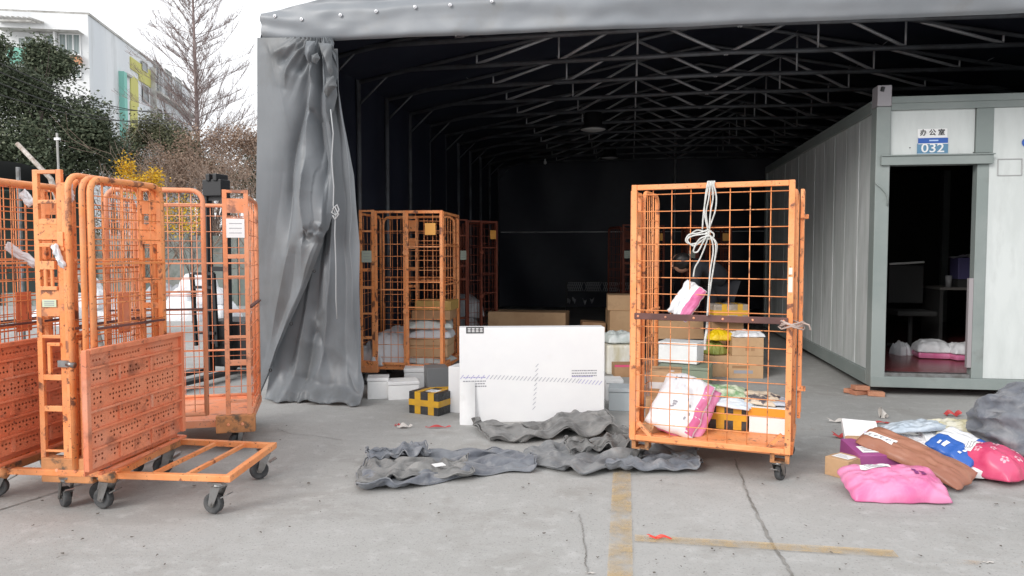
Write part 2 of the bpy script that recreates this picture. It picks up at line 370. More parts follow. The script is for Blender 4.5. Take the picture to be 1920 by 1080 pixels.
# hem cord and corner return of the valance
mb = MB(); mb.grid(lambda u, v: (XL-.035-.012*sin(v*9+u*14), YF-.07+u*1.2, (roofz(XL)+.03)+(vbot(XL)-roofz(XL)-.03)*v), 10, 8); mb.build('valance_corner', TARP, tent, smooth=True, fix=False)
EYE = mat('bright grommet', (.75,.75,.78), .3, .6)
gm = None
for a, b in ((515,30),(565,36),(638,28),(705,21),(778,13),(844,9),(922,2)):
    p = PY(a, b, YF-.10)
    if gm is None:
        t = MB(); t.tube([(.012*cos(k*pi/6), 0, .012*sin(k*pi/6)) for k in range(12)], .0045, 5, closed=True); t.tube([(0,.0,0),(0,-.006,0)], .006, 8)
        gm = t.build('grommet', EYE, tent, smooth=True); gm.location = p
    else: child(gm, tent, p)
# trusses
def truss_meshes():
    xs = [-4.3,-3.7,-2.85,-1.88,-.98,0,.98,1.88,2.85,3.7,4.3]
    return xs
def tz(x): return roofz(XC+x)-.10
Y0 = YF+.08
chord = topc = post = brace = None; webs = []
webp = [((-1.88,0),(-.98,1)),((-.98,1),(0,0)),((0,0),(.98,1)),((.98,1),(1.88,0)),((-1.88,0),(-1.88,1)),((1.88,0),(1.88,1)),((-.98,0),(-.98,1)),((.98,0),(.98,1)),
        ((-2.85,0),(-2.85,1)),((2.85,0),(2.85,1)),((-2.85,0),(-1.88,1)),((2.85,0),(1.88,1))]
for k in range(NF):
    y = Y0+k*SP
    if k == 0:
        chord = MB().tube([(XL+.03,0,ZC-.04),(XC,0,ZC+.02),(XR-.08,0,ZC-.04)], .028, 8).build('tie_beam', STEEL_SHADE, tent, smooth=True); tb = chord; chord.location.y = y
        topc = MB().tube([(XL+.03,0,tz(-4.2)-.02),(XC,0,tz(0)),(XR-.08,0,tz(4.3)-.02)], .024, 8).build('rafter', STEEL_SHADE, tb, smooth=True)
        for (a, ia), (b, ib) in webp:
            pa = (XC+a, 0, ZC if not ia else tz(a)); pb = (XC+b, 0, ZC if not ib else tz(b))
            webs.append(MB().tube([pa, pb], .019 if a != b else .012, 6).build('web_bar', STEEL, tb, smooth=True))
        post = MB().tube([(XL+.03,0,0),(XL+.03,0,EZ-.05)], .030, 8).build('post', STEEL_SHADE, tent, smooth=True); post.location.y = y
        brace = MB().tube([(XL+.05,0,ZC-.42),(XL+.45,0,ZC-.05)], .013, 6).build('knee_brace', STEEL_SHADE, post, smooth=True)
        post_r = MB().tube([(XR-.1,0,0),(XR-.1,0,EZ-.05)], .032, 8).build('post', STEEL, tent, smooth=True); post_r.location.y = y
    else:
        tb = child(chord, tent, (0,y,0)); child(topc, tb)
        for wb in webs: child(wb, tb)
        po = child(post, tent, (0,y,0)); child(brace, po); child(post_r, tent, (0,y,0))
for xx in (-3.2,-2.0,-.98,.98,2.0,3.2):
    MB().tube([(XC+xx, YF+.1, tz(xx)+.045),(XC+xx, YB-.05, tz(xx)+.045)], .014, 5).build('purlin', STEEL, tent)
MB().tube([(XC, YB-.12, 0),(XC, YB-.12, ZC+.8)], .03, 8).build('back_post', STEEL, tent, smooth=True)
# thin bright rail across the back wall
z_r = PY(1060, 435, YB-.15).z
MB().bar((XL+.1, YB-.14, z_r+.0),(XR-.5, YB-.14, z_r), .02).build('back_rail', mat('pale rail', (.8,.8,.82), .5), tent)
# pendant lamps (unlit)
for px, py, y, lab in ((1112,243,YF+SP*4.6,'dark bell pendant lamp with pale underside hanging nearest the front of the tent'),(1143,296,YF+SP*9.2,'dark bell pendant lamp hanging deeper inside the tent, behind the nearest one')):
    p = PY(px, py, y); lamp = thing('pendant_lamp', lab, 'lamp', p, 0, 'pendant lamps under the tent roof')
    MB().lathe([(.02,.26),(.13,.25),(.14,.08),(.16,.06),(.20,.02),(.205,0),(.19,0)], 24).build('lamp_shade', BLACK, lamp, smooth=True)
    MB().lathe([(0,-.03),(.10,-.026),(.17,-.012),(.195,.004)], 24).build('diffuser', mat('milky diffuser', (.7,.7,.7), .5), lamp)
    MB().tube([(0,0,.34),(0,0,ZC+.0-p.z)], .006, 5).build('cable', BLACK, lamp)
p = PY(1022, 304, YF+SP*9); b_ = thing('light_bulb', 'small bare bulb hanging from a tie beam deep in the tent', 'light bulb', p)
MB().lathe([(0,-.05),(.03,-.035),(.035,0),(.016,.04),(.016,.07)], 12).build('bulb', WHITE, b_, smooth=True)
MB().tube([(0,0,.06),(0,0,ZC-p.z)], .004, 4).build('cable', BLACK, b_)

# ------------------------------------------------------------------ tied back curtain
YC = YF-.03
def pz(px, py, dy=0): return PY(px, py, YC+dy)
def lerp_tab(tab, y):
    if y <= tab[0][0]: return tab[0][1]
    for (a, b), (c, d) in zip(tab[:-1], tab[1:]):
        if y <= c: return b+(d-b)*(y-a)/(c-a)
    return tab[-1][1]
left_e = [(70,488),(200,487),(400,485),(600,485),(745,487)]
front_r = [(70,628),(110,632),(150,632),(180,636),(205,630),(230,622),(300,626),(400,628),(425,622),(470,604),(540,577),(600,550),(690,512),(735,492)]
cur = thing('tarp_curtain', 'grey tarpaulin door curtain gathered and tied back at the left corner of the tent opening', 'curtain', V((XL+.5, YC, 0)))
cur_o = V(cur.location)
def crease(px, py, lines):
    """cusped ridges (+) and valleys (-) along polylines: (points, amplitude, half width)"""
    t = 0.0
    for pts, amp, w_ in lines:
        best = 1e9; bt = 0; n_ = len(pts)-1
        for i in range(n_):
            (x0, y0), (x1, y1) = pts[i], pts[i+1]; dx, dy = x1-x0, y1-y0; k = ((px-x0)*dx+(py-y0)*dy)/(dx*dx+dy*dy); k = max(0, min(1, k))
            d = hypot(px-x0-k*dx, py-y0-k*dy)
            if d < best: best = d; bt = (i+k)/n_
        if best < w_*5:
            fade = min(1, bt*8+.35)*min(1, (1-bt)*4)
            t += amp*fade*(math.exp(-best/w_) if amp > 0 else math.exp(-(best/w_)**1.3))
    return t
FC = [([(597,76),(574,189),(553,283),(548,360),(540,480)],-.085,11), ([(600,78),(588,170),(583,260),(580,420),(570,520)],.075,14), ([(606,80),(601,220),(612,300),(616,400)],-.075,7),
 ([(586,206),(601,235),(604,330)],-.06,7), ([(580,86),(550,106),(526,122)],-.045,9), ([(570,84),(535,96),(512,108)],.03,13), ([(592,84),(575,120),(562,142)],-.055,7), ([(584,84),(560,110),(548,135),(540,170)],.05,9),
 ([(596,84),(590,120),(592,160)],.05,6), ([(604,84),(608,130),(604,180)],-.05,5), ([(612,84),(616,130),(622,180),(624,260)],.06,6), ([(620,90),(630,130),(634,160)],-.05,6),
 ([(508,88),(530,170),(545,250)],.012,12), ([(555,300),(556,380),(545,470),(520,600),(500,690)],.03,16), ([(535,300),(520,450),(500,620)],-.018,22),
 ([(600,450),(570,540),(530,640),(505,700)],.03,10), ([(612,430),(592,444),(583,430)],-.06,8), ([(583,300),(582,380),(590,436),(604,440),(614,420),(614,330)],.07,9), ([(577,240),(574,380),(580,445),(592,455)],-.05,8),
 ([(560,460),(548,560),(520,640)],-.022,14), ([(490,560),(505,640),(495,700)],-.015,14)]
def curtain_front(u, v):
    y = 74+v*(742-74); l = lerp_tab(left_e, y); r = lerp_tab(front_r, y)
    px = l+(r-l)*u
    p = pz(px, y); yy = y; xx = px+4*noise.noise(V((px*.03, y*.012, 3)))
    d = crease(xx, yy, FC)
    if y < 200:                                     # tight gathers under the valance
        a = atan2(px-606, y-40); q = (a*16) % 2-1
        d += .030*(1-abs(q))*(1-y/200)**.7*min(1, max(0, (px-530)/40))
    if 300 < y < 455 and 578 < px < 620: d += .05*sqrt(max(0, 1-((px-599)/20)**2))*min(1, (y-300)/60)*min(1, (455-y)/14)
    d += .012*noise.noise(V((px*.014, y*.005, 3)))
    if u > .95: d -= .02*((u-.95)/.05)
    return V((p.x, YC-.05-d*1.25, max(p.z, .01)))-cur_o
MB().grid(curtain_front, 150, 230).build('front_layer', TARP_SHADE, cur, smooth=True, fix=False)
back_r = [(85,628),(165,633),(230,643),(327,660),(460,670),(600,671),(687,673),(715,684),(748,692)]
BC = [([(610,90),(618,260),(622,420),(612,600),(600,690),(590,745)],.07,12), ([(616,90),(632,260),(640,420),(642,600),(648,740)],-.05,12), ([(622,90),(645,260),(655,400),(660,600),(672,740)],.06,10),
 ([(600,400),(590,560),(575,690),(560,745)],-.06,12), ([(590,470),(565,600),(545,700),(535,748)],.05,12), ([(575,520),(545,640),(520,745)],-.05,10), ([(605,480),(604,580),(585,600),(598,650)],.04,8), ([(585,620),(600,640),(618,700)],-.04,9),
 ([(560,640),(620,655),(680,700)],.02,14), ([(540,700),(600,712),(660,722),(690,740)],-.03,8), ([(520,725),(580,728),(640,742)],.03,7), ([(650,690),(665,715),(690,735)],.03,7)]
def curtain_back(u, v):
    y = 88+v*(750-88); l = 505 if y > 560 else 560; l = 500+60*max(0, min(1, (620-y)/200)); r = lerp_tab(back_r, y)
    px = l+(r-l)*u; p = pz(px, y)
    a = atan2(px-600, y-20)
    d = crease(px+5*noise.noise(V((px*.03, y*.012, 8))), y, BC)
    d += .02*noise.noise(V((px*.03, y*.012, 6)))
    fl = max(0, min(1, (y-655)/90))                 # the hem spills on the ground
    out = fl*fl*(.16+.16*noise.noise(V((px*.035, 2, 8)))+.10*u)
    z = p.z
    if fl > 0: z = max(.012+.05*max(0, noise.noise(V((px*.045, y*.05, 2)))), p.z*(1-.25*fl)+.02*sin(px*.12)*fl)
    return V((p.x+.05*fl*sin(px*.05), YC+.07-d-out, z))-cur_o
MB().grid(curtain_back, 110, 150).build('back_layer', TARP_SHADE, cur, smooth=True, fix=False)
# the tucked tab and cuff ends at the tie
def tab_(pts, t0, t1):
    c_ = (sum(a for a, b in pts)/len(pts), sum(b for a, b in pts)/len(pts)); n_ = len(pts)
    def f(u, v):
        k = u*n_; i = int(k) % n_; a, b = pts[i], pts[(i+1) % n_]; w_ = k-int(k); x, y = a[0]+(b[0]-a[0])*w_, a[1]+(b[1]-a[1])*w_
        x, y = c_[0]+(x-c_[0])*v, c_[1]+(y-c_[1])*v; p = pz(x, y)
        return V((p.x, YC-t0-t1*(1-v**2)-.012*(1-abs(((x+y*.6)*.12) % 2-1)), p.z))-cur_o
    MB().grid(f, n_*5, 10).build('fold_cuff', TARP_SHADE, cur, smooth=True, fix=False)
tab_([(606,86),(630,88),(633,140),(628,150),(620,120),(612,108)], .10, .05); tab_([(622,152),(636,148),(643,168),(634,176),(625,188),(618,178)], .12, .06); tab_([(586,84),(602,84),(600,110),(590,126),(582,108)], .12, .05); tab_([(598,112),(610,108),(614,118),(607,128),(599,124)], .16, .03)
rp = [pz(a, b, -.27)-cur_o for a, b in ((620,205),(625,250),(622,300),(626,350),(625,385),(629,400),(628,440),(630,500),(630,560),(632,598))]
MB().tube(rp, .006, 6).build('tie_rope', mat('grey tie cord', (.40,.41,.42), .8), cur, smooth=True)
rp = [pz(a, b, -.28)-cur_o for a, b in ((624,392),(632,384),(636,394),(630,404),(622,398),(628,388),(635,402),(628,412),(624,404))]
MB().tube(rp, .007, 6).build('rope_knot', mat('dull cord', (.42,.43,.44), .8), cur, smooth=True)
for a, b in ((592,508),(549,607),(510,694)):
    p = pz(a-3, b, -.10)-cur_o
    MB().tube([(.013*cos(k*pi/6), 0, .013*sin(k*pi/6)) for k in range(12)], .005, 5, closed=True).build('grommet', BLACK, cur, smooth=True).location = p
# ------------------------------------------------------------------ container office
c0 = G(1637, 741); CY = c0.y
con = thing('site_office_container', 'grey green steel site office container with a blue number plate 032 over its open doorway', 'container office', (0,0,0))
def cf(px, py, dy=0): return PY(px, py, CY+dy)
CX0 = cf(1637, 500).x; CX1 = CX0+3.0; CL = 6.0
zt = cf(1800, 178).z; zb = cf(1700, 727).z; zb0 = cf(1700, 707).z
dl, dr = cf(1656, 500).x, cf(1828, 500).x; zdt = cf(1740, 309).z
zh = cf(1740, 292).z
PW = .10
# corner casting posts
def cpost(x0, x1, y0, y1, top):
    return MB().b2((x0,y0,zb),(x1,y1,top)).build('corner_post', FRAME_G, con, bevel=.008)
cpost(CX0, cf(1664,500).x, CY, CY+.16, cf(1650,200).z)
cpost(CX1-.16, CX1, CY, CY+.16, zt); cpost(CX0, CX0+.16, CY+CL-.16, CY+CL, zt); cpost(CX1-.16, CX1, CY+CL-.16, CY+CL, zt)
ct = cf(1650,160).z
cb = MB().b2((CX0,CY-.01,cf(1650,200).z+.002),(cf(1664,500).x,CY+.16,ct)).build('lifting_lug', mat('lug steel', (.36,.34,.36), .5), con, bevel=.01)
x_, z_ = cf(1653,168).x, cf(1653,168).z
MB().tube([(x_,CY-.013,z_-.02),(x_+.01,CY-.013,z_+.02)], .018, 10).build('lug_hole', BLACK, cb)
# front top rail, with the beaded lip
xa = cf(1664,500).x+.002
MB().b2((xa, CY+.01, cf(1800,203).z),(CX1-.162, CY+.14, zt)).b2((xa, CY-.004, cf(1800,190).z),(CX1-.162, CY+.012, zt+.004)).build('top_rail', FRAME_G, con, bevel=.006)
MB().b2((CX0+.002, CY-.004, zb),(CX1, CY+.12, zb0)).build('bottom_rail', FRAME_G, con, bevel=.006)
# mullion right of door and header over door
mx0, mx1 = cf(1830,500).x, cf(1850,500).x
MB().b2((cf(1832,250).x, CY+.012, zh+.02),(mx1+.03, CY+.10, cf(1800,203).z-.002)).build('mullion', FRAME_G, con, bevel=.004)
MB().b2((cf(1652,250).x, CY-.03, zdt+.0),(mx1+.02, CY+.11, zh+.0)).b2((cf(1652,250).x-.0, CY-.045, zh-.002),(mx1+.03, CY-.0305, zh+.010)).build('door_header', FRAME_G, con, bevel=.004)
jb = MB().b2((xa-.002, CY+.02, zb0),(dl, CY+.11, zdt-.002)); jb.build('door_jamb', FRAME_G, con, bevel=.004)
MB().b2((dr, CY+.012, zb0+.0),(mx1, CY+.11, zdt-.002)).build('door_jamb', FRAME_G, con, bevel=.004)
MB().b2((dl+.002, CY+.03, zb0+.0),(dr-.002, CY+.115, zb0+.035)).build('threshold', ZINC, con)
# transom panel and right wall panels
tp = MB().b2((cf(1672,250).x, CY+.04, zh+.012),(cf(1831,250).x, CY+.08, cf(1800,203).z+.01)).build('transom_panel', PANEL_G, con)
MB().b2((xa, CY+.02, zh+.012),(cf(1672,250).x-.002, CY+.10, cf(1800,203).z+.01)).build('transom_trim', FRAME_G, con)
for i in range(2):
    xw0 = mx1+.002+i*1.02; xw1 = min(xw0+1.014, CX1-.17)
    wp = MB().b2((xw0, CY+.02, zb0+.002),(xw1, CY+.08, cf(1800,203).z-.002)).build('front_wall_panel', PANEL_G, con, bevel=.003)
# frame outline stuck on the right wall panel
f0, f1 = cf(1873,298,.0), cf(1917,328,.0)
mb = MB(); y_ = CY+.014
for q in (((f0.x,f0.z),(f1.x,f0.z)),((f1.x,f0.z),(f1.x,f1.z)),((f1.x,f1.z),(f0.x,f1.z)),((f0.x,f1.z),(f0.x,f0.z))):
    mb.bar((q[0][0], y_, q[0][1]), (q[1][0], y_, q[1][1]), .007)
mb.build('notice_frame', mat('pale notice frame', (.42,.42,.42), .7), con)
# decal at the right edge
p = cf(1925, 267, .01); MB().lathe([(0,0),(.040,0)], 20).xf(Matrix.Translation(p) @ Matrix.Rotation(pi/2, 4, 'X')).build('round_decal', SIGN_B, con).location.y = .003
# side wall panels, each with its seam
npan = 6; y0 = CY+.165; pl = (CL-.33)/npan
for i in range(npan):
    a, b = y0+i*pl+.004, y0+(i+1)*pl-.004; mb = MB()
    mb.b2((CX0+.03, a, zb+.14), (CX0+.08, b, zt-.12))
    for j in range(1, 2):
        yy = a+(b-a)*j/2; mb.b2((CX0+.024, yy-.012, zb+.142), (CX0+.0302, yy+.012, zt-.122))
    mb.build('side_wall_panel', PANEL_S, con, bevel=.003)
MB().b2((CX0+.0, CY+.162, zt-.12),(CX0+.12, CY+CL-.162, zt)).b2((CX0-.006, CY+.162, zt-.03),(CX0+.002, CY+CL-.162, zt-.005)).build('side_top_rail', FRAME_G, con, bevel=.005)
MB().b2((CX0, CY+.162, zb),(CX0+.12, CY+CL-.162, zb+.14)).build('side_bottom_rail', FRAME_G, con, bevel=.005)
MB().b2((CX0+.13, CY+.15, zt-.06),(CX1, CY+CL, zt-.01)).build('roof', FRAME_G, con)
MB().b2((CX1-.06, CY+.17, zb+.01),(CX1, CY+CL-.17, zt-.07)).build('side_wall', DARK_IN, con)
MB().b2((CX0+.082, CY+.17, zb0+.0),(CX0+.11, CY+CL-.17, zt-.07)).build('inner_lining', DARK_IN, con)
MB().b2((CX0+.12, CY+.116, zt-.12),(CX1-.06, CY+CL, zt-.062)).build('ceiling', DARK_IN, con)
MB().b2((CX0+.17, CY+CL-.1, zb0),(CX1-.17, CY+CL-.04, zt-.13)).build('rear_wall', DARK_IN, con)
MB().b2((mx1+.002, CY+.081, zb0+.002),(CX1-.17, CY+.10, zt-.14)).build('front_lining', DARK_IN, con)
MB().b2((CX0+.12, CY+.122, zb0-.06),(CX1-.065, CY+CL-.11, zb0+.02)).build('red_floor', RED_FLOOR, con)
# sign with lettering
def text_mesh(s, size, m, parent, loc, rot=(pi/2,0,0), name='lettering', align='CENTER', ext=.0015, bold=0.0, sx=1.0):
    c = bpy.data.curves.new('txt', 'FONT'); c.body = s; c.size = size; c.align_x = align; c.align_y = 'CENTER'; c.extrude = ext; c.offset = bold; c.resolution_u = 3
    t = bpy.data.objects.new('txt', c); col.objects.link(t); dg = bpy.context.evaluated_depsgraph_get()
    me = bpy.data.meshes.new_from_object(t.evaluated_get(dg)); bpy.data.objects.remove(t); bpy.data.curves.remove(c)
    me.materials.clear(); me.materials.append(m); me.name = name
    o = bpy.data.objects.new(name, me); col.objects.link(o); o.parent = parent; o.location = loc; o.rotation_euler = rot; o.scale = (sx, 1, 1)
    return o
def rect(px0, py0, px1, py1, y): a, b = PY(px0, py0, y), PY(px1, py1, y); return a, b
YS = CY+.034
a, b = rect(1721,242,1776,257, YS); s = MB().b2((a.x, YS, b.z+.002), (b.x, YS+.006, a.z)).build('name_plate', WHITE, con)
text_mesh('办 公 室', .062, INK, s, ((a.x+b.x)/2, YS-.001, (a.z+b.z)/2+.002), bold=.0015)
a, b = rect(1722,258,1777,269, YS); s = MB().b2((a.x, YS-.004, b.z), (b.x, YS+.006, a.z)).build('number_plate', SIGN_B, con)
MB().b2((a.x-.002, YS-.0055, a.z-.006),(b.x+.002, YS-.0042, a.z)).b2((a.x-.002, YS-.0055, b.z-.002),(b.x+.002, YS-.0042, b.z+.004)).build('plate_edge', WHITE, s)
MB().b2(((a.x+b.x)/2-.035, YS-.0052, (a.z+b.z)/2-.006),((a.x+b.x)/2+.045, YS-.0042, (a.z+b.z)/2+.006)).build('small_print', mat('pale blue print', (.45,.6,.85), .5), s)
a2, b2_ = rect(1720,269.3,1777,288, YS); s2 = MB().b2((a2.x, YS-.004, b2_.z), (b2_.x, YS+.006, a2.z)).build('number_plate', SIGN_T, con)
text_mesh('032', .118, WHITE, s2, ((a2.x+b2_.x)/2, YS-.005, (a2.z+b2_.z)/2+.001), bold=.001, sx=1.18)
MB().b2((a2.x-.002, YS-.0055, b2_.z),(b2_.x+.002, YS-.0042, b2_.z+.005)).build('plate_edge', mat('pale plate edge', (.5,.6,.68), .4), s2)
# stain and screw marks
for px, py, r_ in ((1706,277,.006),(1549,360,.0),(1825,286,.005)):
    if r_: p = PY(px, py, CY+.037); MB().tube([p, p-V((0,.003,0))], r_, 8).build('screw', INK, con)
# bent trim strip and door edge peeling at the left jamb
MB().tube([cf(1641,343,-.01),cf(1652,352,-.012),cf(1661,362,-.013),cf(1665,374,-.012),cf(1664,386,-.01)], .006, 6).build('loose_cable', mat('grey cable', (.25,.28,.27), .6), con, smooth=True)

q = cf(1820,522); MB().b2((dr-.04, CY+.012, cf(1820,690).z),(dr-.002, CY+.06, q.z)).build('door_leaf_edge', mat('dusty lilac edge', (.33,.30,.31), .5), con, bevel=.003)
# bricks under the corner
bx_ = [(-.05,.03,0,.5),(.09,-.02,0,-.1),(-.04,.02,.047,.3),(-.10,.10,0,.9)]
bk = thing('brick_support', 'broken reddish bricks packed under the left front corner of the office container', 'bricks', G(1622,741))
for i, (x, y, z, r) in enumerate(bx_):
    o = MB().box((0,0,0), (.15,.09,.044)).build('brick', BRICK, bk, bevel=.006); o.location = (x, y, z+.023); o.rotation_euler = (0,.03*i,r)
MB().b2((CX0+.3, CY+CL-.4, 0),(CX0+.55, CY+CL-.15, zb)).build('block_support', BRICK, con)
MB().b2((CX1-.5, CY+.2, 0),(CX1-.25, CY+.4, zb)).build('block_support', BRICK, con)
MB().b2((CX1-.5, CY+CL-.4, 0),(CX1-.25, CY+CL-.15, zb)).build('block_support', BRICK, con)
# ------------------------------------------------------------------ roll cages
TYRE = BRK = None
def caster(root, x, y, ang=0.0, zt=.18, r=.055):
    """swivel caster hanging from height zt with its wheel on the ground"""
    global TYRE, BRK
    if BRK is None:
        mb = MB()
        mb.box((0,0,.172), (.085,.075,.010)).lathe([(.0,.168),(.030,.168),(.034,.155),(.026,.145),(0,.145)], 14)
        for s in (-.027, .027):
            mb.poly([(-.028,s,.150),(.030,s,.150),(.050,s,.052),(.030,s,.040),(.012,s,.060)])
            mb.poly([(-.028,s*1.14,.150),(.012,s*1.14,.060),(.030,s*1.14,.040),(.050,s*1.14,.052),(.030,s*1.14,.150)])
        mb.box((0,0,.150), (.062,.056,.006)).tube([(.036,-.034,.055),(.036,.034,.055)], .009, 8)
        mb.box((-.045,0,.105), (.050,.045,.006), Matrix.Rotation(.5, 3, 'Y'))
        BRK = mb.build('caster', ZINC, root)
        b = BRK
        t = MB(); prof = [(.016,-.014),(.020,-.016),(.040,-.017),(.050,-.020),(.0550,-.014),(.0555,0),(.0550,.014),(.050,.020),(.040,.017),(.020,.016),(.016,.014)]
        t.lathe(prof, 22).xf(Matrix.Translation((.036,0,.0555)) @ Matrix.Rotation(pi/2, 4, 'X'))
        TYRE = t.build('wheel', RUBBER, b, smooth=True)
        hub = MB().lathe([(0,-.017),(.018,-.017),(.02,-.012),(.02,.012),(.018,.017),(0,.017)], 14).xf(Matrix.Translation((.036,0,.0555)) @ Matrix.Rotation(pi/2, 4, 'X'))
        # hub shares the bracket part
        h = hub.build('hub', ZINC, b, smooth=False); b['hub'] = 1
        globals()['HUB'] = h
    else:
        b = child(BRK, root); child(TYRE, b); child(HUB, b)
    b.location = (x, y, zt-.178); b.rotation_euler = (0, 0, ang); return b
def panel(root, m, ox, oy, ang, W, z0, z1, nx, zs, rounded=True, fr=.014, mids=(), name='mesh_panel', wr=.0032, wm=None, square=0):
    """one mesh side: tubular or square frame, wires as its sub-part, flat rails as sub-parts"""
    ca, sa = cos(ang), sin(ang)
    T = lambda x, z, o=0.0: V((ox+x*ca-o*sa, oy+x*sa+o*ca, z))
    mb = MB()
    if rounded:
        rr = .075; pts = [T(0, z0), T(0, z1-rr)]
        pts += [T(rr-rr*cos(t), z1-rr+rr*sin(t)) for t in (R(22), R(45), R(68), R(90))]
        pts += [T(W-rr+rr*sin(t), z1-rr+rr*cos(t)) for t in (0, R(22), R(45), R(68), R(90))]
        pts += [T(W, z0)]
        mb.tube(pts, fr, 8); mb.tube([T(0, z0+.01), T(W, z0+.01)], fr*.9, 8)
    else:
        q = square or .03; up = (-sa, ca, 0)
        mb.bar(T(0, z0), T(0, z1), q, q, up=(ca,sa,0)).bar(T(W, z0), T(W, z1), q, q, up=(ca,sa,0))
        mb.bar(T(q/2+.001, z1-q/2), T(W-q/2-.001, z1-q/2), q*.94, q*.94).bar(T(q/2+.001, z0+q/2), T(W-q/2-.001, z0+q/2), q*.94, q*.94)
    p = mb.build(name, m, root, smooth=rounded, bevel=0 if rounded else .003)
    wb = MB()
    for i in range(1, nx):
        x = W*i/nx; wb.tube([T(x, z0+.012, .003), T(x+random.uniform(-.002,.002), (z0+z1)/2, .003+random.uniform(-.004,.004)), T(x, z1-.012, .003)], wr, 5)
    for z in zs: wb.tube([T(.008, z, -.003), T(W/2, z+random.uniform(-.003,.003), -.003+random.uniform(-.003,.003)), T(W-.008, z+random.uniform(-.002,.002), -.003)], wr, 5)
    o = wb.build('wire_grid', wm or m, p, smooth=True); o['kind'] = 'stuff'
    for z, h, mm in mids:
        MB().bar(T(.012, z, -.012), T(W-.012, z, -.012), h, .012, up=(0,0,1)).build('rail', mm or m, p, bevel=.002)
    return p, T
def arr(a, b, s):
    out = []; z = a
    while z < b: out.append(z); z += s
    return out
def ladder(root, m, ox, oy, ang, w, z0, z1, rungs=(), plates=(), q=.030, d=.022, name='end_frame', sticker=None):
    ca, sa = cos(ang), sin(ang)
    T = lambda x, z, o=0.0: V((ox+x*ca-o*sa, oy+x*sa+o*ca, z)); f = (ca, sa, 0)
    mb = MB().bar(T(0, z0), T(0, z1), d, q, up=f).bar(T(w, z0), T(w, z1), d, q, up=f).bar(T(.014, z1-.012, -.001), T(w-.014, z1-.012, -.001), .024, .02, up=(0,0,1))
    p = mb.build(name, m, root, bevel=.003)
    for z, h in rungs: MB().bar(T(.0145, z, -.002), T(w-.0145, z, -.002), .018, h, up=(0,0,1)).build('rung', m, p, bevel=.003)
    for za, zb_ in plates:
        M4 = Matrix(((ca,-sa,0),(sa,ca,0),(0,0,1))); c = T(w/2, (za+zb_)/2, -.008)
        MB().box(c, (w-.028, .004, zb_-za), M4).build('plate', m, p)
    if sticker:
        M4 = Matrix(((ca,-sa,0),(sa,ca,0),(0,0,1))); za, zb_, mm, k = sticker
        MB().box(T(w/2, (za+zb_)/2, -.0165), (w*k, .002, zb_-za), M4).build('sticker', mm, p)
        for i in range(3): MB().box(T(w/2, zb_-(zb_-za)*(.25+.25*i), -.018), (w*k*.7, .0012, .004), M4).build('print_line', INK_G, p)
    return p, T
def corner_block(root, x, y, ang, w=.13, h=.12, z=.135, m=None, bolts=2):
    M3 = Matrix.Rotation(ang, 3, 'Z'); b = MB().box((0,0,0), (w,.07,h)).build('corner_block', m or WORN, root, bevel=.008)
    b.location = (x, y, z+h/2); b.rotation_euler = (0,0,ang)
    for i in range(bolts): MB().lathe([(0,.006),(.007,.006),(.011,.003),(.011,0)], 8).xf(Matrix.Translation((w*(-.18+.36*i), -.036, 0)) @ Matrix.Rotation(pi/2, 4, 'X')).build('bolt', ORANGE_PALE, b)
    return b
def perf_plate(root, m, x0, x1, z0, z1, y, t=.004, rows=6, name='folded_floor', clusters=True):
    """perforated steel deck standing on edge: real holes, pressed ribs"""
    s = .0245; mb = MB(); nx = int((x1-x0)/s); nz = int((z1-z0)/s); sx = (x1-x0)/nx; sz = (z1-z0)/nz; ribrow = [round(nz*k/rows) for k in range(1, rows)]
    for i in range(nx):
        for j in range(nz):
            a, b = x0+i*sx, z0+j*sz; cx, cz = a+sx/2, b+sz/2
            hole = 1 < i < nx-2 and j > 0 and j < nz-2 and all(j != r and j != r-1 for r in ribrow) and (i % 13 not in (5, 6)) and (j % 2 == 0 or i % 2 == 0)
            if hole:
                r_ = .0064; n0 = len(mb.v)
                mb.v += [(a,y,b),(a+sx,y,b),(a+sx,y,b+sz),(a,y,b+sz)] + [(cx+r_*cos(k*pi/4+pi/4+pi), y, cz+r_*sin(k*pi/4+pi/4+pi)) for k in range(8)]
                # outer corner k faces inner verts 2k
                for k in range(4):
                    k2 = (k+1) % 4; mb.f.append((n0+k, n0+k2, n0+4+(2*k+2) % 8, n0+4+2*k+1, n0+4+2*k))
            else: mb.poly([(a,y,b),(a+sx,y,b),(a+sx,y,b+sz),(a,y,b+sz)])
    p = mb.build(name, m, root, fix=False)
    for r in ribrow:
        z = z0+r*sz; MB().box(((x0+x1)/2, y-.009, z), (x1-x0-.02, .016, .012)).build('rib', m, p, bevel=.004)
    for xx in (x0, x1): MB().box((xx, y-.006, (z0+z1)/2), (.03, .026, z1-z0)).build('edge_channel', m, p, bevel=.004)
    MB().box(((x0+x1)/2, y-.008, z1-.012), (x1-x0-.032, .03, .026)).build('edge_channel', m, p, bevel=.004)
    for k in (1, 2):
        xx = x0+(x1-x0)*(k/3-.03); 
        for j in range(rows-1):
            if j % 2 == 0: MB().box((xx, y-.005, z0+(z1-z0)*(j+.5)/rows), (.02, .010, (z1-z0)/rows-.02)).build('stiffener', m, p)
    return p
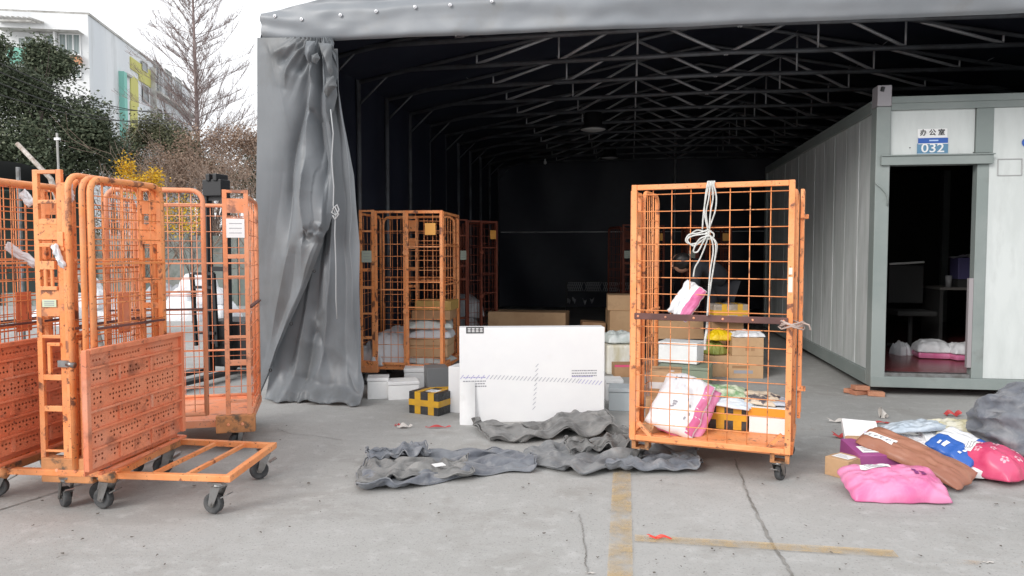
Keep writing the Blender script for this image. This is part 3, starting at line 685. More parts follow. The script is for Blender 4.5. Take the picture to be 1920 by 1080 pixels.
def floor_deck(root, m, x0, x1, y0, y1, z=.21, rim=.05):
    d = MB().box(((x0+x1)/2, (y0+y1)/2, z), (x1-x0-.01, y1-y0-.01, .006)).build('deck', m, root)
    for a, b in (((x0,y0),(x1,y0)),((x0,y1),(x1,y1))): MB().bar((a[0]+.001,a[1],z-.012), (b[0]-.001,b[1],z-.012), .028, rim, up=(0,0,1)).build('deck_rim', m, root, bevel=.004)
    for a, b in (((x0,y0),(x0,y1)),((x1,y0),(x1,y1))): MB().bar((a[0],a[1]+.015,z-.012), (b[0],b[1]-.015,z-.012), .026, rim*.96, up=(0,0,1)).build('deck_rim', m, root, bevel=.004)
    return d
# ---- main cage, right of centre
mfl, mfr = CF(.765, 4.77), CF(1.66, 4.40)
MW = (mfr-mfl).length; MD = .72; MA = head(mfl, mfr)
mc = thing('roll_cage', 'tall bright orange roll cage holding parcels, white rope tied to its top rail', 'roll cage', mfl, MA, 'orange roll cages')
fp, T = panel(mc, ORANGE, .016, 0, 0, MW-.032, .185, 1.815, 8, arr(.295, 1.76, .104), rounded=False, square=.034)
st = MB().box((MW/2, -.024, .985), (MW-.05, .012, .040)).build('rubber_strip', RUBBER_STRIP, mc, bevel=.004)
for i in range(6):
    MB().lathe([(0,.006),(.005,.005),(.008,0)], 8).xf(Matrix.Translation((.05+(MW-.1)*i/5, -.031, .985)) @ Matrix.Rotation(pi/2, 4, 'X')).build('rivet', ORANGE_PALE, st)
floor_deck(mc, ORANGE, .0, MW, .035, MD, z=.205)
MB().bar((.05,.0,.30),(.13,.0,.215), .022).build('gusset', ORANGE, mc); MB().bar((MW-.05,.0,.30),(MW-.13,.0,.215), .022).build('gusset', ORANGE, mc)
ladder(mc, ORANGE, .0, .02, pi/2, .20, .19, 1.78, [(z, .02) for z in (.35,.62,.9,1.2,1.45)], [(1.50,1.66)])
panel(mc, ORANGE, .02, .25, pi/2, MD-.27, .23, 1.79, 7, arr(.33, 1.7, .16), mids=((.99,.03,None),))
ladder(mc, ORANGE, MW+.03, MD-.2, pi/2, .20, .30, 1.80, [(z, .02) for z in (.45,.7,1.0,1.3)])
panel(mc, ORANGE, MW+.0, .06, pi/2, MD-.30, .25, 1.76, 4, arr(.33, 1.7, .16))
for zz in (1.62, .5): MB().box((MW+.045, MD-.22, zz), (.05,.04,.03)).build('hinge_lug', ORANGE, mc, bevel=.005)
for x in (.06, MW-.06):
    for y in (.06, MD-.06):
        MB().b2((x-.055,y-.045,.1805-.05),(x-.030,y+.045,.182)).b2((x+.030,y-.045,.1305),(x+.055,y+.045,.182)).b2((x-.055,y-.046,.122),(x+.055,y+.046,.130)).build('caster_mount', WORN, mc)
        caster(mc, x-.01, y, {0:2.6,1:1.2}[int(x > .5)] if y < .3 else .4, zt=.121, r=.05)
# casters under this cage are a little shorter: scale so that the wheels stand on the ground
for o in [o for o in bpy.data.objects if o.parent == mc and o.name.startswith('caster') and not o.name.startswith('caster_mount')]:
    o.location.z = 0; o.scale = (.9, .9, .72)
    for ch in o.children: ch.scale = (.98, 1, 1.2)
# stretch film scraps wound round the right post
FILM = mat('wrinkled stretch film', (.50,.40,.36), .3, c2=(.40,.30,.26), sc1=8, bump=1, bsc=30)
mb = MB()
for k in range(4):
    z = .945+.012*k+random.uniform(-.01,.01)
    mb.tube([(MW+.06*cos(t)*(1+.3*random.random())-.005, .0+.045*sin(t)-.01, z+.01*sin(3*t+k)) for t in [i*pi/6 for i in range(13)]], .0055, 5)
mb.tube([(MW+.05,-.04,.98),(MW+.09,-.05,.97),(MW+.10,-.05,.94)], .006, 5)
film = mb.build('stretch_film', FILM, mc, smooth=True)
ORANGE_CHIP = mat('torn label remains', (.75,.70,.60), .7)
for a, b, w_, h_ in ((MW-.016, 1.20, .024, .09),(MW-.016, 1.28, .02, .04)): MB().box((a, -.019, b), (w_,.001,h_)).build('label_remains', ORANGE_CHIP, mc)

# ---- white rope hung over the top rail (a thing of its own)
rope = thing('rope', 'long white cotton rope looped and knotted over the top rail of the tall cage', 'rope', mc.location, MA)
def mx(px, py, off=-.04):            # pixel -> local point just in front of the main cage's mesh
    o = V(mc.location); ex = V((cos(MA), sin(MA), 0)); ny = V((-sin(MA), cos(MA), 0)); d = ray(px, py)
    q0 = o + ny*off; t = (q0-V((0,0,H))).dot(ny)/d.dot(ny); p = V((0,0,H))+d*t-o
    return V((p.dot(ex), off, p.z))
def smooth_pts(pts, k=6):
    out = []; n = len(pts)
    for i in range(n-1):
        p0, p1, p2, p3 = pts[max(0,i-1)], pts[i], pts[i+1], pts[min(n-1,i+2)]
        for j in range(k):
            t = j/k; out.append(.5*((2*p1)+(p2-p0)*t+(2*p0-5*p1+4*p2-p3)*t*t+(3*p1-p0-3*p2+p3)*t**3))
    out.append(pts[-1]); return out
strands = [
 [(1326,346),(1322,375),(1321,400),(1326,425),(1330,440)], [(1332,346),(1329,372),(1324,400),(1328,428)], [(1338,347),(1343,368),(1341,395),(1331,425),(1329,442)],
 [(1335,346),(1337,370),(1332,400),(1330,430)], [(1329,346),(1320,392),(1317,430)],
 [(1330,430),(1310,437),(1292,440),(1286,452),(1298,458),(1318,450),(1332,442)], [(1328,438),(1300,442),(1289,450),(1300,461),(1315,452),(1330,438)],
 [(1332,442),(1312,448),(1300,470),(1308,472),(1318,455),(1326,440)], [(1326,436),(1306,432),(1290,446),(1292,457),(1310,455),(1332,444)],
 [(1328,444),(1322,462),(1312,486),(1303,502),(1300,519)], [(1330,442),(1340,452),(1342,470),(1338,500),(1333,530),(1328,560),(1326,592)],
 [(1331,441),(1336,455),(1337,475),(1332,505),(1329,540),(1327,590)], [(1332,442),(1344,458),(1340,490),(1335,520),(1330,555)],
 [(1334,433),(1324,437),(1326,447),(1336,447),(1338,438),(1328,433)]]
for i, s_ in enumerate(strands):
    pts = smooth_pts([mx(a, b, -.035-.006*(i % 4)) for a, b in s_])
    MB().tube(pts, .0048, 6).build('rope_strand', ROPE, rope, smooth=True)
MB().tube(smooth_pts([mx(1326,594,-.02)+V((0,.03,0)), mx(1325,620,.02), mx(1322,640,.02), mx(1322,656,.02)]), .0085, 7).build('rope_strand', ROPE, rope, smooth=True)
for k in range(5):
    x = mx(1326+3*k, 346).x; MB().tube([V((x,-.03,1.77)),V((x,-.024,1.815)),V((x,0,1.823)),V((x,.024,1.815)),V((x,.028,1.74))], .0048, 6).build('rope_strand', ROPE, rope, smooth=True)

# ---- nesting cage, front left
def nesting_cage(label, loc, rz, first=True):
    c = thing('nesting_roll_cage', label, 'roll cage', loc, rz, 'orange roll cages')
    # near ladder end
    ladder(c, ORANGE, 0, .165, -pi/2, .135, .16, 1.83, [(1.66,.02),(1.555,.03),(1.43,.02),(.94-.0,.018),(.72,.03),(.55,.03),(.32,.012)], [(1.46,1.54),(1.05,1.19)], sticker=(1.10,1.14,mat('green white sticker', (.55,.62,.45), .5), .6))
    hb = MB().bar((-.014,.105,.90),(-.014,.105,.74), .018).bar((-.014,.115,.90),(-.014,.04,.90), .018).build('handle', ORANGE, c, bevel=.003)
    lt = MB().tube([(-.01,.118,1.20),(-.01,.118,1.30)], .009, 8).tube([(-.01,.08,1.20),(-.01,.08,1.32)], .009, 8).b2((-.02,.05,1.19),(0,.145,1.21)).b2((-.02,.06,1.30),(0,.145,1.345)).build('latch', ORANGE, c, bevel=.002)
    MB().b2((-.02,.005,1.42),(.0,.040,1.50)).b2((-.022,.0,1.40),(.0,.045,1.418)).build('latch', ORANGE, c, bevel=.003)
    MB().bar((.0,.0,.16),(.0,.0,1.76), .026, .03).build('post', ORANGE, c, bevel=.003)
    panel(c, ORANGE, -.02, -.03, 0, .74, .23, 1.80, 8, arr(.33, 1.72, .10), mids=((1.35,.03,None),(.985,.022,RUBBER_STRIP),(.955,.02,None)), fr=.017)
    panel(c, ORANGE, -.02, -.155, -.07, .575, .23, 1.78, 6, arr(.31, 1.72, .115), mids=((1.33,.035,None),(.985,.022,RUBBER_STRIP)), fr=.018)
    panel(c, ORANGE, .10, .035, 0, .60, .23, 1.79, 7, arr(.36, 1.72, .13), mids=((1.30,.03,None),(.985,.022,RUBBER_STRIP)), fr=.015)
    panel(c, ORANGE, -.04, -.125, -.05, .60, .23, 1.785, 4, arr(.38, 1.7, .19), fr=.016)
    MB().b2((.25,-.118,.93),(.36,-.114,1.16)).build('plate', ORANGE_RED, c)
    ladder(c, ORANGE, .545, -.07, -pi/2, .12, .20, 1.78, [(1.22,.03),(1.07,.035),(.8,.03),(.5,.03)], [(1.44,1.56),(1.62,1.70)])
    MB().bar((.005,-.06,.92),(.005,-.06,.25), .014).build('post', ORANGE, c)
    MB().b2((-.03,-.02,.78),(-.005,.05,.815)).build('clamp', ZINC, c); MB().tube([(-.03,-.05,.79),(-.03,-.005,.80)], .016, 8).build('padlock', ZINC, c, smooth=True)
    # base beams
    corner_block(c, .015, .025, -pi/2, .30, .135, .15, WORN)
    MB().bar((.0,-.20,.205),(.70,-.20,.205), .05, .05).build('base_beam', WORN, c, bevel=.005)
    MB().bar((.05,.06,.215),(.70,.06,.215), .04, .05).build('base_beam', ORANGE_RED, c, bevel=.005)
    MB().bar((.70,.06,.215),(.70,-.22,.215), .04, .05).build('base_beam', ORANGE_RED, c, bevel=.005)
    for k in range(2): MB().bar((-.19+.1*k,-.292+.03*k,.262-.016*k),(.60+.05*k,-.292+.03*k,.262-.016*k), .02, .014).build('edge_bar', ORANGE_RED, c, bevel=.003)
    perf_plate(c, ORANGE_RED, -.25, .60, .292, .905, -.27)
    MB().b2((-.24,-.245,.262),(.59,-.241,.885)).build('folded_shelf', ORANGE_RED, c)
    for k in range(5): MB().b2((-.235,-.257,.30+.12*k),(.585,-.246,.312+.12*k)).build('shelf_rib', ORANGE_RED, c)
    # folding base frame standing out to the right
    fr_ = MB().bar((-.02,-.265,.205),(-.006,-.87,.205), .036, .034, up=(0,0,1)).bar((.68,-.21,.205),(.65,-.815,.205), .036, .034, up=(0,0,1)).bar((-.024,-.887,.205),(.668,-.832,.205), .036, .036, up=(0,0,1)).build('base_frame', ORANGE, c, bevel=.004)
    MB().bar((.0,-.45,.205),(.655,-.46,.205), .022, .02).build('cross_bar', ORANGE, fr_); MB().bar((.0,-.64,.205),(.645,-.65,.205), .022, .02).build('cross_bar', ORANGE, fr_)
    MB().tube([(-.04,-.19,.20),(-.04,-.27,.195)], .028, 10).build('pivot', WORN, c, smooth=True)
    for x, y, a in ((.01,.05,.9),(.15,-.09,1.9),(.69,-.13,2.6),(.66,.05,1.0),(.02,-.82,1.4),(.65,-.78,2.2)): caster(c, x, y, a, zt=.182)
    return c
a0 = CF(-2.37, 3.98); a1 = a0 + (CF(.117, .993)-CF(0, 0))
nest = nesting_cage('orange nesting roll cage nearest the camera, its perforated floor folded up, base frame swung out', a0, head(a0, a1))
index_kids()
for dx, dd, rot, lab in ((-.63,.08,.0,'orange nesting roll cage at the left frame edge, half hidden behind the nearest nesting cage'),):
    o = copy_tree(nest); q = CF(-2.37+dx, 3.98+dd); o.location = q; o.rotation_euler.z = head(a0, a1)+rot; o['label'] = lab
    # its base frame is folded away inside the stack in front of it
    for ch in list(bpy.data.objects):
        if ch.parent == o and ch.name.startswith('base_frame'): ch.rotation_euler.z = 0
# white cloth scraps tied to the cages (built with the bags below)
RAGS = []
for px, py, dep, w_, lab in ((130,362,4.0,.05,'white rag tied to the rounded rail of the nearest nesting cage, upper one'),(112,480,3.95,.03,'white tape wound round the post of the nearest nesting cage'),(52,372,4.25,.05,'white rag tied to the far left cage'),(40,478,4.3,.05,'crumpled white scrap caught in the far left cage')):
    p = P(px, py, dep); sd_ = px
    RAGS.append((p, w_, lab))

# ---- standard cage builder for the others
def std_cage(name, label, fl, fr, D, m, style, group='orange roll cages', H_=1.82):
    W = (fr-fl).length; c = thing(name, label, 'roll cage', fl, head(fl, fr), group)
    floor_deck(c, m, 0, W, .03, D, z=.205)
    if style == 'C':
        ladder(c, m, W-.14, 0, 0, .14, .16, H_, [(1.62,.02),(1.36,.03),(1.22,.015),(.98,.02),(.80,.02),(.62,.04),(.35,.02)], [(1.66,1.76)], sticker=(1.49,1.62,LABEL,.85))
        panel(c, m, .02, 0, 0, W-.30, .26, H_-.01, 8, arr(.34, 1.75, .125), mids=((1.12,.03,None),(1.0,.02,RUBBER_STRIP)), fr=.017)
        panel(c, m, W-.005, .06, pi/2, D-.1, .22, 1.78, 6, arr(.30, 1.7, .11), mids=((1.0,.03,RUBBER_STRIP),), fr=.015)
        panel(c, m, .0, .06, pi/2, D-.1, .22, 1.78, 6, arr(.30, 1.7, .11), fr=.015)
        panel(c, m, .02, D, 0, W-.06, .22, 1.76, 8, arr(.30, 1.7, .125), mids=((1.3,.04,None),(.6,.03,None)), fr=.015)
        corner_block(c, W-.09, -.01, 0, .26, .12, .135); corner_block(c, .09, -.01, 0, .2, .12, .135)
    else:
        ladder(c, m, .02, 0, 0, .13, .16, H_, [(1.6,.02),(1.2,.03),(1.02,.03),(.75,.02),(.5,.03)], (), sticker=(1.28,1.40,mat('faded green sticker', (.45,.5,.42), .6), .8))
        panel(c, m, .18, 0, 0, W*.40-.05, .22, H_-.01, 4, arr(.30, 1.75, .13), rounded=False, square=.026, mids=((1.0,.03,None),))
        panel(c, m, W*.58, -.01, 0, W*.42-.01, .20, H_-.01, 4, arr(.30, 1.75, .10), rounded=False, square=.032, mids=((1.44,.03,None),(1.08,.03,None),(.82,.03,None)))
        o = MB().b2((W*.80,-.03,1.56),(W*.80+.11,-.028,1.68)).build('card_holder', mat('amber card', (.80,.38,.08), .5), c)
        for z in (1.38,.78): MB().lathe([(0,.02),(.03,.02),(.034,0)], 12).xf(Matrix.Translation((W*.57,-.02,z)) @ Matrix.Rotation(pi/2, 4, 'X')).build('hinge_disc', m, c)
        panel(c, m, W, .02, pi/2, D-.02, .22, 1.80, 6, arr(.30, 1.7, .13), rounded=False, square=.028, mids=((1.45,.03,None),(1.05,.03,None)))
        panel(c, m, 0, .05, pi/2, D-.1, .22, 1.78, 6, arr(.30, 1.7, .13))
        panel(c, m, .02, D, 0, W-.06, .22, 1.78, 8, arr(.30, 1.7, .13), mids=((1.1,.03,None),))
        ladder(c, m, .28, D-.05, 0, .14, .2, 1.78, [(1.2,.03),(1.0,.03),(.6,.03)], [(1.62,1.74),(1.42,1.54)])
        corner_block(c, .1, -.01, 0, .2, .12, .14, m); corner_block(c, W-.1, -.01, 0, .18, .08, .16, m)
    for x in (.08, W-.08):
        for y in (.06, D-.06): caster(c, x, y, random.uniform(0, 6), zt=.182)
    return c
cC = std_cage('roll_cage', 'empty faded orange roll cage beside the grey curtain, pale card on its post', CF(-2.72,4.98), CF(-1.845,5.2), .90, ORANGE_PALE, 'C')
cD = std_cage('roll_cage', 'orange roll cage just inside the tent, loaded with grey sacks and wrapped cartons', CF(-1.58,7.72), CF(-.70,7.72), .80, ORANGE, 'D')
cD.rotation_euler.z += R(-7)
cE = std_cage('roll_cage', 'dark worn roll cage in the shade directly behind the loaded one inside the tent', CF(-.72,9.9), CF(-.22,10.4), .7, ORANGE_SHADE, 'D')
index_kids()
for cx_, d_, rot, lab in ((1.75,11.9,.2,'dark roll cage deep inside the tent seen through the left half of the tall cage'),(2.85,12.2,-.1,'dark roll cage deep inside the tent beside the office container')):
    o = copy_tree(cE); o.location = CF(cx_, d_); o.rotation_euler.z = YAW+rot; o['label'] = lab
# ------------------------------------------------------------------ parcels
def M4(loc, rz=0, rx=0, ry=0): return Matrix.Translation(loc) @ Euler((rx, ry, rz), 'XYZ').to_matrix().to_4x4()
def place(o, loc, rz=0, rx=0, ry=0): o.location = loc; o.rotation_mode = 'ZXY'; o.rotation_euler = (rx, ry, rz)
def marks(parent, m, specs):
    for (x, y, z, w_, d_, h_, ) in specs: MB().box((x, y, z), (w_, d_, h_)).build('printed_mark', m, parent)
def carton(name, label, cat, a, b, D, h, m, z0=0.0, tape=None, lab=None, lid=None, group=None, tilt=(0,0), crosstape=None, prints=(), bev=.004, dent=.0):
    p, q = (G(*a, z0) if len(a) == 2 else V(a)), (G(*b, z0) if len(b) == 2 else V(b))
    W = (q-p).length; c = thing(name, label, cat, p, head(p, q), group); c.rotation_mode = 'ZXY'; c.rotation_euler = (tilt[0], tilt[1], head(p, q))
    top = h
    if lid:
        MB().b2((0,0,0),(W,D,h-lid[0]-.003)).build('box_body', m, c, bevel=.006); MB().b2((-.004,-.004,h-lid[0]),(W+.004,D+.004,h)).build('lid', lid[1], c, bevel=.006)
    else:
        mb = MB(); mb.b2((0,0,0),(W,D,h)); bd = mb.build('box_body', m, c, bevel=bev)
        if tape or m in (CARD, CARD_D):
            MB().b2((.004, D/2-.0015, h+.0002),(W-.004, D/2+.0015, h+.0009)).build('flap_seam', CARD_D, c)
    if tape:
        tw = .028; MB().b2((-.001, D/2-tw, h+.001),(W+.001, D/2+tw, h+.0018)).b2((-.0018, D/2-tw, h*.6),(-.0004, D/2+tw, h+.001)).build('tape', tape, c)
    if crosstape:
        tw = min(.03, h*.16); e = .0018+.005*bool(lid)
        for xx in (W*.3, W*.75): MB().b2((xx-tw, -e, 0.002),(xx+tw, -e+.0012, h)).b2((xx-tw, -e, h+.0008),(xx+tw, D, h+.0022)).build('tape', crosstape, c)
        MB().b2((-e, -e-.001, h*.38),(W+e, -e+.0002, h*.66)).b2((-e-.001, -e, h*.38),(-e, D, h*.66)).b2((W+e, -e, h*.38),(W+e+.001, D, h*.66)).build('tape', crosstape, c)
    if lab:
        x, y, w_, d_ = lab; L_ = MB().b2((W*x, D*y, h+.0025),(W*(x+w_), D*(y+d_), h+.0035)).build('shipping_label', LABEL, c)
        for k in range(3): MB().b2((W*(x+w_*.12), D*(y+d_*(.25+.22*k)), h+.0036),(W*(x+w_*(.85-.15*k)), D*(y+d_*(.25+.22*k)+.03), h+.0042)).build('printed_line', INK_G, L_)
    for (x, z, w_, hh, mm) in prints: MB().b2((W*x, -.0012, h*z),(W*(x+w_), -.0004, h*(z+hh))).build('printed_mark', mm, c)
    return c
def bagmesh(W, L, t, seed=0, wr=.012, seal=.03, n=34):
    """closed poly mailer: two puffed skins meeting in a flat sealed rim"""
    def hgt(u, v):
        x, y = (u-.5)*2, (v-.5)*2; a = max(0, 1-abs(x)**2.6); b = max(0, 1-abs(y)**2.6)
        base = (a*b)**.42; cz = (1-abs(noise.noise(V((u*4.1+seed, v*3.3, seed+.5))))*3)+.6*(1-abs(noise.noise(V((u*9+seed, v*8, seed+2.5))))*3); cr = .35*cz+ noise.noise(V((u*3.2+seed, v*3.2, seed*1.7)))*.9+.6*abs(noise.noise(V((u*8+seed, v*7, seed))))-.15
        edge = min(1, (1-max(abs(x), abs(y)))/.25)
        rd = sin(atan2(y, x)*(9+seed % 4)+seed)*(abs(x)*abs(y))**.8*(1-edge*.4)
        return base*t+wr*cr*base**.5+wr*.9*rd*base**.5
    def bound(u, v):
        x = (u-.5)*W*(1-.05*((v-.5)*2)**2*(1 if seed % 2 else .3)); y = (v-.5)*L*(1-.05*((u-.5)*2)**2)
        x += .012*noise.noise(V((v*5, seed, u)))*1; y += .012*noise.noise(V((u*5, seed, 3+v)))
        return x, y
    def top(u, v): x, y = bound(u, v); return (x, y, max(.004, hgt(u, v)*1.0)+.004)
    def bot(u, v): x, y = bound(u, v); return (x, y, -max(0, hgt(u, v)*.18)+.002)
    mb = MB(); mb.grid(top, n, n); mb.grid(bot, n, n)
    N = n+1; off = N*N
    ring = [(i, 0) for i in range(n)]+[(n, j) for j in range(n)]+[(i, n) for i in range(n, 0, -1)]+[(0, j) for j in range(n, 0, -1)]
    for k in range(len(ring)):
        a, b = ring[k], ring[(k+1) % len(ring)]; ia, ib = a[0]*N+a[1], b[0]*N+b[1]; mb.f.append((ia, ib, off+ib, off+ia))
    return mb, top
def bag(name, label, c, W, L, t, m, rz=0, rx=0, ry=0, seed=1, lab=None, group=None, cat='parcel', marksp=None, wr=.012, mm=INK, side=None, n=34):
    mb, top = bagmesh(W, L, t, seed, wr, n=n); o = thing(name, label, cat, c, 0, group); o.rotation_mode = 'ZXY'; o.rotation_euler = (rx, ry, rz)
    mb.build('bag_skin', m, o, smooth=True)
    def patch(u0, v0, u1, v1, nm, mt, nn=20, off=.0035):
        q = MB(); q.grid(lambda a, b: V(top(u0+(u1-u0)*a, v0+(v1-v0)*b))+V((0,0,off)), nn, nn); return q.build(nm, mt, o, smooth=True, fix=False)
    if lab:
        for lb in (lab if isinstance(lab, list) else [lab]):
            L_ = patch(*lb, 'shipping_label', LABEL)
            u0, v0, u1, v1 = lb
            for k in range(4): 
                q = MB(); va = v0+(v1-v0)*(.18+.2*k); q.grid(lambda a, b: V(top(u0+(u1-u0)*(.12+(.75-.12*k)*a), va+(v1-v0)*.06*b))+V((0,0,.0060)), 18, 2); q.build('printed_line', INK_G, L_, fix=False)
    if marksp:
        for (u0, v0, u1, v1) in marksp: patch(u0, v0, u1, v1, 'printed_mark', mm, 6, .005)
    if side: patch(*side[0], 'colour_panel', side[1], 14, .0022)
    return o, top
for i, (p, w_, lab) in enumerate(RAGS):
    o, _t = bag('rag', lab, p, w_*1.1, w_*(2.0 if i % 2 == 0 else 4.5), .018, WHITEBAG, rz=YAW+.3*i, rx=R(86), seed=60+i, wr=.012, cat='rag', n=16)
# ---- parcels round the big white box
GP = 'white foam boxes on the yard floor'
carton('foam_box', 'small white foam box nearest the foot of the grey curtain', 'foam box', (689,749), (728,748), .22, .20, FOAM, lid=(.03,FOAM), group=GP, tape=None, prints=())
carton('foam_box', 'low white foam box with faint red print, second from the curtain', 'foam box', (728,751), (786,748), .24, .17, FOAM, lid=(.03,FOAM), group=GP, prints=((.2,.86,.5,.06,mat('faint red print', (.55,.30,.30), .7)),))
carton('foam_box', 'white foam box just under the loaded cage, behind the two front ones', 'foam box', (758,732), (830,731), .3, .22, FOAM, lid=(.04,FOAM), group=GP)
carton('wrapped_box', 'dark grey box with a yellow tape band standing behind the black taped box', 'parcel', (802,748), (842,746), .25, .29, mat('dark grey wrap', (.17,.175,.18), .5), prints=((0,.08,1,.30,TAPE_Y),))
carton('wrapped_box', 'black plastic wrapped box crossed with yellow tape in front of the foam boxes', 'parcel', (767,774), (822,781), .24, .19, BLACKBAG, crosstape=TAPE_Y, lab=(.45,.2,.35,.4))
carton('wrapped_box', 'tall plain white carton close against the left end of the big white box', 'carton', (841,773), (866,775), .2, .40, PAPER_W)
# big white panel box
bw0, bw1 = G(862,793), G(1133,789)
big = thing('flat_box', 'large flat white carton standing upright in the middle, with hatched tape bands', 'carton', bw0, head(bw0, bw1)); BWW = (bw1-bw0).length; BH = .775
MB().b2((0,0,0),(BWW,.16,BH)).build('box_body', PAPER_W, big, bevel=.006)
def bxy(px, py):                     # local coordinates on the front of the big box
    ex = V((cos(big.rotation_euler.z), sin(big.rotation_euler.z), 0)); ny = V((-ex.y, ex.x, 0)); d = ray(px, py); t = (V(bw0)-V((0,0,H))).dot(ny)/d.dot(ny); p = V((0,0,H))+d*t-bw0; return p.dot(ex), p.z
HATCH = mat('grey hatching print', (.50,.50,.55), .7); HATCH_V = mat('violet hatching print', (.50,.48,.68), .7)
def hatch(x0, z0, x1, z1, n, w_=.016, L_=.034, m=HATCH, lean=.8):
    mb = MB()
    for k in range(n):
        t = k/(n-1) if n > 1 else 0; x, z = x0+(x1-x0)*t, z0+(z1-z0)*t
        mb.poly([(x-L_*.5*lean-w_*.25,-.0015,z-L_*.5),(x-L_*.5*lean+w_*.25,-.0015,z-L_*.5),(x+L_*.5*lean+w_*.25,-.0015,z+L_*.5),(x+L_*.5*lean-w_*.25,-.0015,z+L_*.5)])
    return mb.build('hatched_tape', m, big, fix=False)
xa_, za_ = bxy(866,707); xb_, zb_ = bxy(915,707); xc_, zc_ = bxy(1128,718)
hatch(xa_, za_, xb_, zb_, 6, m=HATCH_V); hatch(xb_+.03, zb_, xc_-.2, zc_+.02, 24); hatch(xc_-.18, zc_+.016, xc_-.01, zc_, 7, m=HATCH_V)
x1_, z1_ = bxy(1007,685); x2_, z2_ = bxy(1001,765); hatch(x1_, z1_, x2_, z2_, 10, L_=.026, lean=.9)
MBs = MB()
for k in range(16):
    z = .05+k*.045; MBs.poly([(BWW+.0015,.01,z),(BWW+.0015,.01,z+.012),(BWW+.0015,.15,z+.035),(BWW+.0015,.15,z+.023)])
MBs.build('hatched_tape', HATCH, big, fix=False)
# badge with four block characters (too small to read in the photograph)
x0_, z0_ = bxy(874,613); x1_, z1_ = bxy(907,625)
bd = MB().b2((x0_,-.002,z1_),(x1_,-.0006,z0_)).build('badge', INK, big)
cw = (x1_-x0_)/4.4
for k in range(4):
    xx = x0_+(k+.2)*cw+.006; mb = MB(); hz = z0_-z1_
    for j in range(3): mb.b2((xx,-.0028,z1_+hz*(.2+.25*j)),(xx+cw*.75,-.0021,z1_+hz*(.2+.25*j)+hz*.12))
    mb.b2((xx+cw*.3,-.0028,z1_+hz*.2),(xx+cw*.42,-.0020,z1_+hz*.82)); mb.build('character', WHITE, bd)
for (pa, pb, n_, m_) in (((1072,695),(1119,704),3,INK_G),((1072,706),(1114,709),1,INK_V),((869,708),(912,712),1,INK_V),((868,715),(912,724),3,INK_G)):
    xx0, zz0 = bxy(*pa); xx1, zz1 = bxy(*pb)
    for k in range(n_):
        z = zz0+(zz1-zz0)*(k/max(1, n_-1)); x = xx0
        mb = MB()
        while x < xx1-.01:
            wd = random.uniform(.008,.022); mb.b2((x,-.0014,z-.0045),(min(x+wd, xx1),-.0004,z+.0045)); x += wd+.004
        mb.build('printed_line', m_, big)
# torn flap curling at its lower left
MB().grid(lambda u, v: (-.0+.125*u, -.012-.05*v*v-.02*sin(u*3), .34*(1-v)+.0+.0*u), 8, 10).build('loose_flap', FOAM, big, smooth=True, fix=False)
# things behind the big box
carton('carton', 'long brown carton lying behind the big white box', 'carton', tuple(G(915,660)), tuple(G(1060,664)), .42, .56, CARD, tape=TAPE_C)
carton('carton', 'small brown carton half wrapped in film, right behind the big white box', 'carton', tuple(G(1088,668)), tuple(G(1132,668)), .3, .46, CARD_D, tilt=(0,.06))
carton('carton', 'large brown carton at the base of the pair left of the tall cage', 'carton', tuple(G(1143,672)), tuple(G(1206,672)), .45, .62, CARD, tape=TAPE_C)
p_ = G(1143,672); p_.z = .622
carton('carton', 'brown carton on top of the pair left of the tall cage', 'carton', tuple(p_+V((-.03,.03,.0))), tuple(p_+V((.40,.06,.0))), .42, .20, CARD, tape=TAPE_C)
for i, (px, py, W_, t_, z_, m_, lab_) in enumerate(((1160,705,.34,.26,.0,PALEBAG,'translucent film wrapped bundle beside the right end of the big white box'),)):
    p = G(px, py-10); carton('wrapped_bundle', lab_, 'parcel', tuple(G(1137,703)), tuple(G(1187,703)), .26, .34, mat('film over cream goods', (.55,.50,.36), .3, c2=(.74,.72,.66), sc1=7, bump=1, bsc=12, stretch=(1,1,.3)), bev=.03)
    bag('plastic_bag', 'crumpled pale grey plastic bag on top of the film wrapped bundle', V(G(1160,700))+V((0,.1,.36)), .36, .34, .11, PALEBAG, rz=.3, seed=5, wr=.03, cat='plastic bag')
carton('printed_box', 'flat pinkish brown box with a magenta edge right of the big white box', 'parcel', tuple(G(1152,742,.0)+V((0,0,.18))), tuple(G(1195,742)+V((0,0,.18))), .22, .12, CARD_D, prints=((0,.82,1,.18,MAGENTA),))
carton('foam_box', 'white foam box just right of the big white box, the rear of two', 'foam box', (1136,752), (1168,752), .2, .20, FOAM, lid=(.035,FOAM), group=GP)
carton('foam_box', 'bluish white foam box right of the big white box, the front one of two', 'foam box', (1141,770), (1196,772), .25, .20, mat('bluish foam', (.62,.68,.70), .7), lid=(.035,mat('bluish foam lid', (.66,.71,.73), .7)), group=GP)
# ---- parcels behind the tall cage
carton('carton', 'wide brown carton behind the tall cage, above the white foam box', 'carton', tuple(G(1232,690)+V((0,.15,.33))), tuple(G(1322,690)+V((0,.15,.33))), .3, .22, CARD, tape=TAPE_C)
carton('foam_box', 'white foam box resting on the green crate behind the tall cage', 'foam box', tuple(G(1234,716)+V((0,0,.215))), tuple(G(1306,722)+V((0,0,.215))), .3, .22, FOAM, lid=(.03,FOAM), group=GP)
carton('crate', 'dull green crate under the white foam box behind the tall cage', 'crate', (1234,722), (1328,728), .4, .205, mat('dull green plastic', (.20,.24,.17), .6, c2=(.25,.29,.21)), lid=(.03, mat('dull green rim', (.23,.27,.20), .6)))
PR = ((.15,.55,.4,.1,INK_G),(.15,.40,.55,.06,INK_G))
carton('carton', 'lower left brown carton in the stack behind the tall cage', 'carton', (1320,706), (1364,707), .35, .235, CARD, tape=TAPE_C, prints=((.05,.62,.5,.10,INK_G),))
